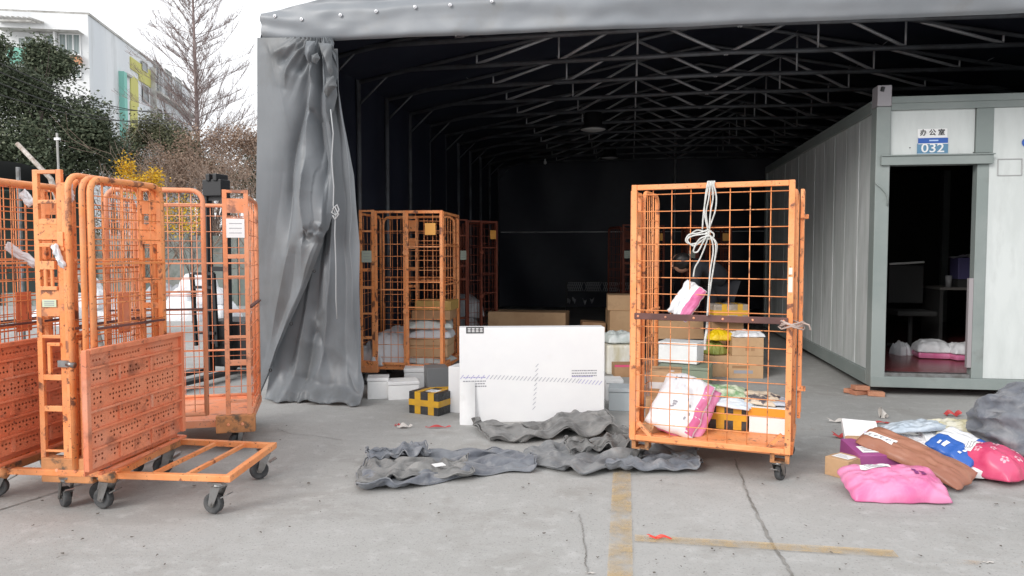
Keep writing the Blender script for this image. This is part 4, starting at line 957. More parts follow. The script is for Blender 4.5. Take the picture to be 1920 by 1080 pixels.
carton('carton', 'lower right brown carton in the stack behind the tall cage', 'carton', (1366,709), (1431,710), .38, .245, CARD, tape=TAPE_C, prints=((.10,.45,.5,.12,CARD_D),(.15,.22,.55,.14,INK_G)))
u0 = G(1372,709)+V((0,0,.247)); u1 = G(1431,710)+V((0,0,.247))
carton('carton', 'upper brown carton with two small squares printed on it, behind the tall cage', 'carton', tuple(u0), tuple(u1), .36, .20, CARD, tape=TAPE_C, prints=((.42,.28,.12,.26,CARD_D),(.60,.28,.12,.26,CARD_D)))
bag('plastic_bag', 'white crumpled poly bag on the upper carton behind the tall cage', (u0+u1)/2+V((.0,.15,.205)), .36, .28, .05, WHITEBAG, rz=.2, seed=3, wr=.02, cat='plastic bag')
bag('plastic_bag', 'olive green bag wedged beside the upper carton behind the tall cage', G(1340,706)+V((.0,.12,.25)), .22, .26, .12, OLIVEBAG, rz=.6, seed=2, wr=.02, cat='plastic bag')
bag('plastic_bag', 'bright yellow plastic bag lying below the yellow taped parcel', G(1350,706)+V((0,.10,.41)), .30, .24, .09, YELLOWBAG, rz=.2, seed=7, wr=.025, cat='plastic bag')
ytp = G(1342,706)+V((.0,.28,.585))
carton('wrapped_box', 'clear wrapped parcel covered in yellow tape seen through the mesh', 'parcel', tuple(ytp), tuple(ytp+V((.40,.08,0))), .25, .20, mat('clear film over brown', (.30,.24,.18), .3, c2=(.5,.45,.4), bump=.8), crosstape=TAPE_Y, bev=.02)
carton('carton', 'plain brown carton carrying the yellow taped parcel, in the gloom', 'carton', tuple(G(1342,706)+V((.0,.42,0))), tuple(G(1400,706)+V((.02,.42,0))), .35, .58, CARD_D)
# ---- parcels inside the tall cage
def ml(x, y, z=.209): return Matrix.Translation(mc.location) @ Matrix.Rotation(MA, 4, 'Z') @ V((x, y, z))
def incage(nm, lab, cat, x0, x1, y, D, h, m, z=.209, rot=0.0, **k):
    a = ml(x0, y, z); b = ml(x0+(x1-x0)*cos(rot), y+(x1-x0)*sin(rot), z); return carton(nm, lab, cat, tuple(a), tuple(b), D, h, m, **k)
incage('foam_box', 'white foam box sealed with an orange tape band inside the tall cage', 'foam box', .70, .935, .38, .28, .17, FOAM, lid=(.035,FOAM), rot=-.02)
o_ = incage('wrapped_box', 'black wrapped box crossed with yellow tape inside the tall cage', 'parcel', .44, .685, .40, .26, .165, BLACKBAG, crosstape=TAPE_Y)
kk = [o for o in bpy.data.objects if o.get('label') == 'white foam box sealed with an orange tape band inside the tall cage'][0]
MB().b2((-.006,-.0065,.115),(.243,-.0055,.168)).build('tape', mat('orange tape', (.78,.33,.03), .35), kk)
incage('carton', 'open brown carton in the left rear corner of the tall cage', 'carton', .05, .26, .34, .24, .37, CARD, rot=.15, tape=TAPE_C, prints=((0,.68,1,.12,LABEL),))
incage('carton', 'reddish brown carton lying low at the left of the tall cage', 'carton', .05, .25, .22, .11, .20, CARD, rot=.2, z=.209, prints=((.1,.5,.6,.2,mat('faded pink print', (.6,.25,.22), .6)),))
incage('carton', 'small square carton tipped on its corner at the left foot of the tall cage', 'carton', .04, .13, .13, .10, .10, CARD, rot=-.5, tilt=(0,.35), z=.235)
# bags in the cage
def cbag(lab, x, y, z, W_, L_, t_, m, rz=0, **k): return bag('poly_mailer', lab, ml(x, y, z), W_, L_, t_, m, rz=MA+rz, **k)
cbag('big white poly mailer with a pink underside leaning in the left of the tall cage', .275, .25, .385, .33, .46, .070, WHITEBAG, rz=-.17, rx=R(46), seed=4, wr=.018, n=44,
     side=((.84,.03,.985,.97), PINK), marksp=[(.40,.36,.47,.39),(.39,.40,.48,.43),(.36,.32,.44,.345),(.22,.80,.25,.87),(.32,.83,.335,.88),(.74,.30,.77,.34),(.72,.42,.75,.46),(.70,.18,.73,.24)], mm=INK_G)
o, _t = cbag('pink poly mailer under the big white one in the tall cage', .315, .285, .345, .32, .46, .05, PINK, rz=-.17, rx=R(44), seed=6, wr=.012)
cbag('green and white printed mailer on top of the heap in the tall cage', .50, .52, .435, .34, .20, .03, GREENBAG, rz=.1, rx=R(8), seed=8, wr=.015)
cbag('pale blue poly mailer across the black box in the tall cage', .55, .46, .385, .36, .22, .028, mat('pale blue poly', (.60,.68,.76), .35, c2=(.72,.77,.82), sc1=6, bump=1, bsc=14), rz=-.15, rx=R(10), seed=9, wr=.014)
cbag('light violet crumpled mailer on the heap in the tall cage', .47, .50, .41, .28, .18, .035, mat('lilac poly', (.62,.60,.74), .35, c2=(.76,.76,.82), bump=1, bsc=14), rz=.35, rx=R(12), seed=10, wr=.016)
cbag('mailer printed with a dark picture lying above the white foam box in the tall cage', .75, .50, .41, .26, .19, .03, MAGAZ, rz=-.1, rx=R(14), seed=11, wr=.01)
cbag('smooth grey mailer over the lid of the white foam box in the tall cage', .84, .52, .39, .24, .22, .02, mat('grey blue poly', (.42,.45,.52), .35, c2=(.55,.58,.64), bump=1), rz=0, seed=12, wr=.01)
sb = bag('poly_mailer', 'white and pink poly mailer stuck in the upper mesh of the tall cage', ml(.345, .03, 1.085), .15, .24, .045, WHITEBAG, rz=MA, rx=R(74), ry=R(0), seed=13, wr=.012, side=((.60,.02,.985,.98), PINK))[0]
sb.rotation_mode = 'XYZ'; sb.rotation_euler = (Matrix.Rotation(MA, 3, 'Z') @ Matrix.Rotation(R(32), 3, 'Y') @ Matrix.Rotation(R(80), 3, 'X')).to_euler()
# ---- loads in the cage inside the tent
def dl_(x, y, z=.21): return Matrix.Translation(cD.location) @ Matrix.Rotation(cD.rotation_euler.z, 4, 'Z') @ V((x, y, z))
GS = mat('pale grey woven sack', (.55,.56,.59), .6, c2=(.64,.65,.68), sc1=4, bump=1, bsc=14)
for x, y, z, W_, L_, t_, rz_, sd_, lab_ in ((.25,.28,.22,.50,.50,.30,.4,21,'pale grey sack slumped on the left of the loaded cage inside the tent'),(.12,.16,.215,.28,.36,.20,1.2,22,'smaller pale grey sack at the outer left of the loaded cage inside the tent'),(.32,.40,.42,.40,.34,.14,-.5,23,'grey sack resting on another sack in the loaded cage inside the tent')):
    bag('mail_sack', lab_, dl_(x, y, z), W_, L_, t_, GS, rz=cD.rotation_euler.z+rz_, seed=sd_, wr=.04, cat='sack', group='sacks in the loaded cage')
zz = .21
for i, (h_, m_, nm, lab_) in enumerate(((.08,PALEBAG,'plastic_bag','flat white plastic parcel at the bottom of the stack in the loaded cage'),(.12,CARD,'carton','brown carton second from the bottom of the stack in the loaded cage'),(.07,CARD,'carton','thin thin carton in the middle of the stack in the loaded cage'),(.10,GS,'wrapped_bundle','light grey bundle above the thin carton in the loaded cage'),(.10,PALEBAG,'wrapped_bundle','pale bundle near the top of the stack in the loaded cage'),(.10,CARD_D,'carton','brown taped carton second from the top of the stack in the loaded cage'),(.10,mat('dull ochre tape wrap', (.42,.27,.08), .5),'carton','ochre taped carton on the very top of the stack in the loaded cage'))):
    dx = random.uniform(-.02,.02)+(.10 if i > 4 else 0); a = dl_(.44+dx, .10+random.uniform(0,.03), zz); b = dl_(.905+dx*.3, .11, zz); b.z = a.z
    if m_ in (GS, PALEBAG): bag(nm, lab_, dl_(.665+dx, .32, zz+.012), .50, .46, h_*.95, m_, rz=cD.rotation_euler.z+.1*(i-2), seed=70+i, wr=.02, cat='parcel')
    else: carton(nm, lab_, 'carton', tuple(a), tuple(b), .36, h_-.002, m_, bev=.006)
    zz += h_
eM = Matrix.Translation(cE.location) @ Matrix.Rotation(cE.rotation_euler.z, 4, 'Z')
for i, (x, y, z) in enumerate(((.30,.28,.22),(.42,.34,.50))):
    bag('mail_sack', ('dull grey sack at the bottom of the dark cage inside the tent','dull grey sack on top of the other in the dark cage inside the tent')[i], eM @ V((x, y, z)), .5, .5, .28, GREYBAG, rz=.4*i, seed=80+i, wr=.05, cat='sack')
# ------------------------------------------------------------------ canvas sacks on the yard floor
# resting shapes of the three thrown sacks: a flat two-skinned cloth bag dropped on a floor; steps from vertex to vertex in 2.5 mm
SACKS = [
([[-202,13,2,-15,13,-15,14,-15,13,-14,13,-14,13,-16,15,-16,16,-18,13,-16,12,-16,13,-16,13,-14,15,-14,18,-16,13,-13,15,-13,17,-17,14,-14,14,-15,16,-14,16,-13,15,-13,14,-12,10,-9,8,-9,7,-10,9,-8,12,-5,32,0,-1,-2,-2,-1,0,0,-4,-2,-2,-4,-2,-1,0,1,1,0,0,1,2,1,1,0,-2,-2,-3,-1,3,33,-1,0,-2,-2,-2,-1,-2,-1,-1,-3,-3,-3,-2,-1,1,1,0,1,2,2,1,0,-2,-1,-2,-3,-1,2,36,-1,1,-3,-3,-3,-2,0,0,-2,0,-3,-2,-4,-2,-1,2,0,2,2,0,2,-1,-2,-1,-2,-2,0,1,35,0,0,-4,-4,-3,-3,2,3,-1,0,0,-2,-4,-3,-1,0,1,2,-1,3,-1,-3,-1,-2,-1,0,1,1,32,0,-1,-4,-6,-2,0,-1,7,0,2,-1,-2,-4,-4,-2,0,1,2,0,0,0,-4,-2,-1,0,1,1,3,21,3,-3,0,-6,0,0,2,4,3,2,0,-3,-5,-4,-2,-1,1,1,0,-1,-2,-2,-1,-1,2,1,2,2,14,0,0,0,-1,0,1,2,4,4,1,0,-1,-5,-3,-2,-2,1,1,0,-2,-3,-2,-2,0,2,3,2,2,10,0,0,1,-1,2,0,2,4,3,2,3,-3,-4,-4,-2,0,-2,1,2,-2,-3,-2,-3,0,2,3,2,-1,9,0,-2,0,4,2,2,2,3,4,2,0,-1,-3,-3,-4,-1,0,2,1,0,-2,-3,-5,1,1,2,2,0,4,1,0,-1,4,4,3,1,2,4,2,1,-1,-2,-3,-3,-2,0,2,2,0,-1,-4,-4,0,0,1,2,-1,1,2,1,1,1,6,3,1,3,4,3,1,-1,-2,-3,-2,-2,1,0,3,0,-1,-4,-4,0,-2,2,0,-1,-1,1,4,3,2,4,3,2,3,4,4,-3,0,-3,-1,-1,-1,1,1,2,0,-1,-4,-4,-3,-1,0,1,0,-3,0,5,5,2,3,5,3,4,3,-4,0,1,-1,-2,0,0,1,2,2,-2,-1,-3,-5,-3,-2,0,1,1,-3,-1,5,4,4,3,0,1,0,3,3,1,3,0,-1,-1,0,1,1,1,0,-1,-4,-4,-3,-1,-1,0,1,0,0,1,2,5,4,0,-1,1,3,3,2,1,1,1,0,-1,0,0,1,0,-1,-3,-4,-2,0,-1,-1,2,2,0,1,0,3,3,1,0,2,3,3,0,-1,2,2,0,0,0,-2,-2,1,0,-2,-2,-1,0,-3,0,2,6,0,-1,0,1,2,-1,5,2,2,1,0,-1,1,-1,5,-1,-1,-2,-2,1,-3,1,-1,-1,-2,0,1,2,11,-1,0,0,-1,1,-2,5,0,2,1,0,-2,0,0,4,0,-3,-2,-1,0,-2,0,0,-1,0,1,1,2,18,-1,-1,-2,-1,-3,-1,3,-1,1,1,0,-1,1,0,-1,-1,0,-2,-1,-1,-1,-1,2,0,2,2,1,1,21,0,-2,-3,-3,-3,-2,0,0,1,2,0,-1,1,0,-1,-2,-2,-1,-1,-1,0,0,2,1,4,3,0,0,20,1,-2,-3,-3,-4,-3,-1,1,0,3,-1,1,0,0,-1,-2,-3,0,-2,-1,0,1,3,4,3,1,1,0,20,1,-4,-3,-3,-1,-3,-3,2,1,1,0,0,0,-1,0,-3,-3,-2,1,-2,0,3,4,4,2,2,0,-1,21,0,-1,-3,-2,-1,-5,0,0,0,1,-2,1,1,-3,1,-3,-3,-2,1,-1,0,3,4,4,2,2,-1,-1,18,1,1,-1,-4,1,-5,-1,-1,1,-1,1,-4,-1,2,0,-2,-4,0,-1,2,1,3,3,3,2,0,-1,-2,17,2,2,0,-2,-2,-3,-3,1,2,-1,-3,-2,-2,2,0,-1,-2,-3,1,0,2,6,1,2,3,-2,-3,-4,20,2,3,1,-1,-3,-2,-2,-1,1,0,-2,-3,-2,2,0,-3,1,-1,-1,2,0,6,5,0,-1,-4,-6,-3,24,2,1,5,-2,-2,-2,-2,-1,1,0,-2,-3,0,1,-2,-4,2,0,2,-2,0,5,1,2,1,-9,-3,-4,27,1,2,2,3,-1,-2,-4,1,1,-1,-2,-2,1,1,-5,-4,-1,2,2,1,-1,4,-5,5,-4,-2,-4,-4,28,0,3,1,0,-1,0,1,0,1,-1,-4,0,1,-9,4,-3,-2,1,1,2,-1,0,-1,0,0,-2,-3,-3,27,1,1,2,-1,0,1,0,2,0,-1,-5,-2,-3,-2,1,-2,-5,4,1,0,0,-2,2,1,-1,-1,-3,-3,29,0,2,0,0,0,1,0,1,-2,-3,-1,0,-4,-3,-1,-4,-4,4,2,0,-2,2,1,1,0,-1,-3,-3,31,-1,1,0,1,1,-2,-1,2,-3,0,-1,-2,-5,-2,-4,-5,-2,1,6,-2,3,1,-3,4,-1,0,-2,-2,30,-1,0,-1,3,-1,-1,-1,-1,0,0,-1,-3,-5,-4,0,-6,-2,0,6,-2,2,0,1,3,0,-3,3,-3,27,-3,0,0,0,2,-2,-4,1,1,1,0,-1,-2,-4,-5,-3,-3,-1,2,2,1,0,4,0,-2,-1,2,1,20,0,0,0,1,0,-3,-1,1,1,1,0,1,-1,-4,-5,-4,-5,0,3,4,1,1,1,0,-1,-2,0,2,-403,-1,-2,-1,-1,-2,-2,-1,-2,-5,-3,-2,1,1,0,1,2,1,-2,2,3,2,2,2,-2,-4,-1,28,-1,-2,-2,-1,-2,0,-3,-3,-2,-3,-3,-1,0,2,0,2,-2,1,2,4,2,1,0,-2,-5,-1,34,-2,-2,-2,-3,-1,-2,-2,-1,-2,-3,-3,-3,-2,2,1,0,0,3,2,2,2,1,-2,-3,-3,0,37,-3,-3,-4,-1,-3,-1,0,-3,-2,0,-1,-4,-3,0,2,-1,2,2,1,2,0,-1,0,-2,-2,-1,37,-3,-3,-5,-1,-3,0,2,-1,0,1,-2,-3,-4,-1,1,0,2,0,2,1,-3,-1,-2,-1,1,-1,34,-3,-8,-1,-1,-1,0,3,3,1,0,-2,-4,-4,-2,1,1,1,1,0,0,-3,-2,-3,1,0,2,22,-2,-2,-2,1,0,2,4,2,2,0,-2,-4,-5,-2,0,0,2,1,-1,-2,-2,-2,-2,1,2,3,16,-1,-1,-1,1,0,2,4,4,2,0,-1,-4,-3,-3,-1,1,1,0,-1,-3,-3,-2,-1,2,3,3,12,-1,-1,0,2,0,3,3,4,2,4,-4,-4,-3,-3,0,0,4,0,-4,-2,-3,-3,-1,2,3,2,9,-3,3,1,-1,4,3,4,3,0,1,1,-4,-3,-3,-1,1,1,2,0,-3,-3,-3,-2,0,3,2,6,-2,0,5,1,5,3,-1,3,2,1,1,-1,-3,-3,-1,0,2,1,1,-2,-3,-2,-3,-1,1,1,2,0,1,4,4,4,-1,2,5,4,1,0,-1,-3,-2,-2,1,1,2,0,-1,-2,-2,-3,-2,-2,1,-2,3,4,1,5,2,2,4,2,5,1,-1,-3,-1,0,0,0,2,2,0,-3,-3,-3,-4,-2,1,-1,-2,1,6,3,3,4,3,3,4,-3,2,1,-1,-1,0,0,1,1,0,0,0,-4,-5,-3,-1,0,0,-2,0,5,4,4,1,-1,0,4,4,2,3,1,-1,0,-1,0,2,0,0,-1,-4,-4,-3,-1,-1,1,0,0,1,3,6,0,-1,1,3,4,2,2,2,1,-1,1,-1,0,0,0,-1,-4,-3,-2,0,-1,0,2,-1,1,3,4,0,0,2,4,3,0,0,-1,5,0,1,-1,0,-1,-1,-1,-2,-3,0,-3,1,1,4,-1,-1,1,5,2,0,2,3,2,0,-1,0,-2,5,1,-2,-1,0,0,-3,-1,0,-2,0,1,0,10,-2,2,-1,2,-2,4,0,2,1,0,-1,1,-1,-1,3,-1,-1,-1,-1,-2,-1,1,-1,0,2,2,17,-2,-2,-2,-1,-1,2,0,1,1,0,-1,1,1,-2,-2,-1,0,-1,-1,-1,-1,1,1,2,3,1,21,-1,-3,-4,-3,-2,0,0,1,1,1,0,0,1,-1,-2,-4,0,-1,-1,0,0,1,2,5,3,0,19,0,-3,-4,-4,-2,-3,2,0,0,3,1,0,0,-1,-2,-3,-3,0,-1,0,2,2,3,6,0,1,21,-4,-4,-4,0,-3,-3,3,0,1,1,0,0,1,-2,-3,-3,-2,-3,2,0,2,3,5,2,3,0,21,-2,-2,-4,-1,-6,2,-1,1,0,-1,1,1,-2,0,-3,-3,-3,-2,-1,4,2,4,3,2,2,2,19,-1,-1,-2,-5,-1,-1,0,0,-1,0,-2,0,0,0,-2,-4,1,-4,-1,1,7,2,4,2,1,0,17,1,0,-2,-2,-3,0,-3,1,0,0,-3,-2,1,1,-3,-1,-2,0,-1,-1,3,7,-4,6,0,1,17,2,1,-2,-1,-3,-2,0,0,-1,-1,-3,0,1,-4,1,0,-1,-1,-3,5,0,6,-3,1,2,-2,20,3,2,-2,-3,-4,0,1,0,-1,-1,-2,-1,-2,-1,-1,-1,-3,1,1,1,2,2,0,1,-3,-4,28,3,1,1,-3,-3,-1,1,0,-1,-2,-2,-3,-4,3,-4,-3,1,1,1,1,1,3,-1,0,-3,-4,29,3,1,0,-1,-1,-1,0,1,-1,-3,-4,0,-9,3,-1,-3,0,-1,2,2,1,-1,1,2,-3,-5,30,3,2,-1,0,-1,0,0,0,-1,-4,-3,-4,-3,-3,-3,-2,2,-1,2,1,2,2,0,0,-2,-3,31,3,1,-1,-1,0,-1,0,-1,-1,-3,-2,-3,-5,-3,-5,-3,2,0,2,1,3,1,0,0,0,-3,32,2,1,0,-1,-2,-1,0,-1,-1,-2,-6,1,-4,-8,-3,-2,0,1,2,2,1,0,3,0,1,-2,31,-1,2,0,-1,-1,-2,-2,0,0,-3,-4,-7,3,-4,-7,-1,0,2,1,2,0,2,2,1,0,0,27,2,0,-1,-1,-3,-2,-2,3,-1,-1,-2,-5,-4,2,-5,-4,-1,1,3,1,1,1,2,-1,-4,5],
[-145,-6,15,3,6,4,7,3,7,4,5,2,6,1,8,0,12,-3,10,0,11,-2,14,-3,15,-4,17,-5,15,-3,14,-2,14,-1,12,1,5,5,3,6,3,6,2,5,3,4,1,5,6,2,8,3,12,1,15,0,14,-1,-294,13,9,10,9,9,10,11,8,13,12,10,12,13,13,10,10,7,7,9,9,10,9,8,10,10,15,14,16,-291,12,4,7,7,9,11,9,12,13,13,10,14,13,12,10,9,8,5,10,11,11,10,10,9,10,15,13,15,-286,10,-1,6,7,6,10,13,13,11,13,12,14,13,12,9,9,10,4,11,11,12,12,10,10,11,12,13,14,-282,7,-3,7,6,7,11,12,12,11,12,14,13,12,11,11,7,10,7,11,11,13,13,11,11,10,11,12,12,-282,6,2,2,1,11,13,15,11,12,13,12,11,12,10,12,6,10,9,12,14,11,14,11,10,11,9,11,11,-288,4,1,5,4,13,17,14,14,12,12,10,11,9,13,11,6,9,10,12,15,14,12,11,10,10,7,10,10,-293,5,2,4,10,15,18,17,13,13,11,9,10,9,13,10,4,8,10,12,16,15,13,11,9,9,4,9,11,-289,4,2,6,10,15,20,18,15,12,11,9,8,9,13,10,4,4,8,11,16,16,14,9,11,8,4,6,12,-284,5,5,7,6,16,20,19,15,13,10,9,8,7,11,10,3,5,7,11,14,17,15,12,6,8,6,3,11,-278,5,5,8,8,14,19,19,15,12,11,9,6,7,10,12,3,6,7,10,14,17,16,10,7,5,6,5,11,-277,5,6,8,12,10,18,17,15,12,10,10,8,5,9,12,5,7,8,10,14,17,16,10,6,7,3,6,12,-277,8,4,7,10,13,15,16,13,12,11,9,9,8,8,10,7,8,9,11,14,17,16,9,9,5,4,5,13,-280,12,3,6,10,11,13,13,14,12,9,12,9,10,10,8,8,7,10,12,16,16,15,10,9,5,4,5,14,-281,13,5,6,7,10,9,12,14,12,12,13,8,9,11,8,7,9,11,13,16,11,20,10,8,3,7,8,11,-282,12,11,7,5,8,8,10,13,12,13,13,9,8,9,10,5,9,12,15,16,9,21,10,9,6,6,5,13,-283,11,12,9,7,6,7,10,13,14,13,10,9,8,9,9,3,8,12,16,16,10,19,12,9,7,4,8,12,-281,10,13,10,9,9,9,5,13,13,12,10,9,9,10,4,5,6,10,14,16,15,15,13,8,5,7,10,12,-281,11,14,12,10,10,9,4,13,13,10,10,9,11,10,4,4,5,7,12,15,16,13,13,7,6,10,10,13,-279,9,16,13,12,9,11,2,13,11,8,11,9,13,11,9,4,1,5,9,12,15,13,13,7,9,11,12,13,-282,10,15,14,13,12,10,6,4,10,9,11,12,13,12,10,6,4,1,6,9,12,13,13,8,12,13,13,15,-290,11,17,15,14,12,9,4,5,8,8,11,14,14,14,11,9,6,1,2,6,9,12,12,10,14,14,16,16,-300,15,18,16,15,11,7,1,9,6,6,13,13,15,15,14,12,8,4,-1,3,6,10,10,11,15,18,17,16,-304,16,18,16,14,11,2,9,4,3,8,9,15,17,17,15,15,12,7,-3,2,2,8,8,12,16,19,17,16,-303,16,17,16,13,10,2,5,4,5,5,11,13,18,19,17,17,16,9,3,-4,-3,6,9,11,16,17,18,16,-299,16,17,15,13,9,6,2,4,1,5,7,15,19,18,20,19,17,13,4,3,-4,-5,8,10,14,16,18,14,-287,14,16,15,12,9,5,-1,5,0,4,9,14,19,19,20,20,17,13,6,4,3,-2,-5,9,11,15,15,15,-276,16,13,12,12,9,4,3,5,-2,5,7,13,19,20,20,18,17,10,5,0,4,3,4,6,9,8,15,14,-265,13,13,13,8,8,4,2,4,2,5,8,12,20,20,15,19,19,12,4,1,3,2,5,4,6,13,13,13,-260,11,12,11,10,6,5,5,3,3,4,5,14,20,12,19,22,19,13,6,1,-8,5,7,10,9,10,13,13,-261,11,12,11,5,7,3,6,6,4,4,3,16,17,18,15,22,20,10,10,-2,-1,3,7,8,10,12,12,13,-265,11,11,11,5,7,7,7,4,2,2,8,20,13,17,16,22,20,8,9,7,1,-1,6,9,8,14,12,12,-272,11,11,11,7,7,7,9,8,3,0,12,12,15,17,19,21,18,11,2,4,3,5,8,7,12,11,14,9,-276,12,11,10,7,9,9,9,4,5,6,11,12,14,16,19,20,18,13,-3,5,3,5,9,10,13,13,8,10,-278,13,10,10,11,7,10,4,8,7,8,10,12,14,16,18,20,16,12,6,5,0,0,7,13,14,12,9,5,-273,12,11,10,10,10,11,0,8,9,9,9,12,14,16,17,18,14,10,4,4,0,4,10,13,15,12,1,6,-275,11,10,11,9,7,10,12,12,8,10,12,13,12,12,12,11,10,6,6,8,7,8,11,10,13,15,-270,11,8,9,10,10,12,10,12,12,9,13,13,13,11,11,10,5,7,8,9,8,10,9,11,15,14,-269,10,6,6,9,12,11,11,13,13,12,12,13,12,11,10,6,7,9,11,11,9,8,10,11,15,14,-271,8,6,7,4,11,14,12,11,12,14,13,13,13,9,11,10,4,10,12,12,11,10,9,10,14,14,-272,7,4,2,10,11,13,13,12,13,12,14,12,11,11,9,10,7,11,13,11,13,9,11,11,11,12,-271,1,-1,10,11,13,14,13,13,12,11,12,12,11,11,8,9,10,12,14,11,13,11,11,10,11,8,-280,1,7,10,13,16,14,13,13,12,10,10,10,12,11,7,10,10,12,15,14,13,12,8,11,8,7,-280,3,7,11,13,18,17,13,13,11,8,9,9,14,9,5,9,9,13,15,16,14,10,10,10,4,7,-277,4,8,12,13,20,17,14,14,10,8,8,9,12,10,6,5,6,12,15,17,16,9,11,9,3,6,-272,6,5,11,17,18,20,15,13,9,9,8,5,12,11,7,1,7,11,14,17,16,10,10,8,4,10,-272,5,8,9,16,19,20,13,12,11,8,4,9,10,12,8,2,7,10,14,17,16,11,8,8,5,8,-265,5,6,9,14,18,17,14,12,10,10,6,7,9,12,6,6,8,10,13,17,16,12,9,6,6,6,-264,5,6,12,12,14,16,14,11,11,10,9,8,8,10,7,7,9,11,15,16,16,14,9,5,2,8,-262,8,2,10,12,13,13,14,12,9,11,11,10,9,7,9,8,10,12,15,16,16,14,9,3,1,9,-260,10,3,7,10,10,12,13,13,11,13,9,9,11,3,11,9,11,14,16,12,19,14,9,0,6,5,-258,11,9,6,5,8,9,15,12,13,12,9,8,10,8,5,10,12,15,18,9,21,13,8,6,4,4,-257,12,9,3,6,9,8,14,14,13,10,9,9,8,8,5,9,11,15,19,10,18,14,7,2,6,9,-255,11,11,7,3,7,11,13,14,12,10,10,9,11,4,5,6,10,14,18,15,13,13,4,6,7,9,-254,11,11,10,9,8,7,13,13,10,11,10,11,10,9,1,3,7,12,17,16,12,12,4,7,9,12,-256,8,13,12,10,11,7,11,11,10,11,10,13,11,10,6,2,3,8,13,15,13,12,5,9,12,12,-261,10,13,12,12,11,9,8,9,10,12,12,14,12,10,7,5,2,4,10,12,12,12,8,12,14,13,-269,13,14,13,12,10,5,10,8,9,12,15,14,14,11,9,6,5,1,5,9,12,10,13,12,14,16,-271,15,15,14,9,9,6,8,6,8,12,13,16,15,14,12,8,5,3,0,6,10,10,12,15,16,16,-275,16,17,14,10,4,9,4,5,7,11,15,17,16,16,15,12,7,3,2,-1,7,9,13,15,15,18,-274,17,15,12,10,7,5,4,4,4,11,14,19,18,17,18,15,8,5,4,1,-2,9,11,15,17,16,-270,17,15,13,5,6,5,-1,5,4,12,13,20,19,19,19,17,12,4,6,4,3,1,3,12,16,18,-261,15,15,13,3,6,1,4,2,5,8,15,20,19,19,20,17,13,6,3,0,3,1,4,12,15,16,-250,13,13,13,7,3,4,5,-3,5,8,15,19,19,18,20,17,9,5,4,3,4,4,2,10,10,15,-240,11,13,10,8,4,4,2,2,5,7,14,17,16,20,20,17,13,6,1,3,5,2,6,10,9,14,-239,11,10,9,7,6,2,4,5,4,7,11,21,9,20,23,19,13,5,8,-1,4,6,7,6,10,12,-239,12,8,7,6,6,6,3,5,5,4,16,14,16,16,23,20,10,10,8,3,3,2,5,11,11,11,-244,11,9,6,7,7,7,6,0,4,9,19,9,17,14,23,21,10,10,7,3,4,5,7,9,13,10,-251,11,10,7,8,6,9,8,1,7,9,9,14,16,18,22,19,12,6,2,4,6,8,10,9,14,11,-258,10,10,8,9,8,9,7,6,6,9,11,13,15,18,19,17,12,7,2,4,4,10,11,11,13,12,-261,11,10,9,10,10,7,6,7,9,9,12,12,15,15,19,16,12,6,5,-2,4,12,13,14,9,10],
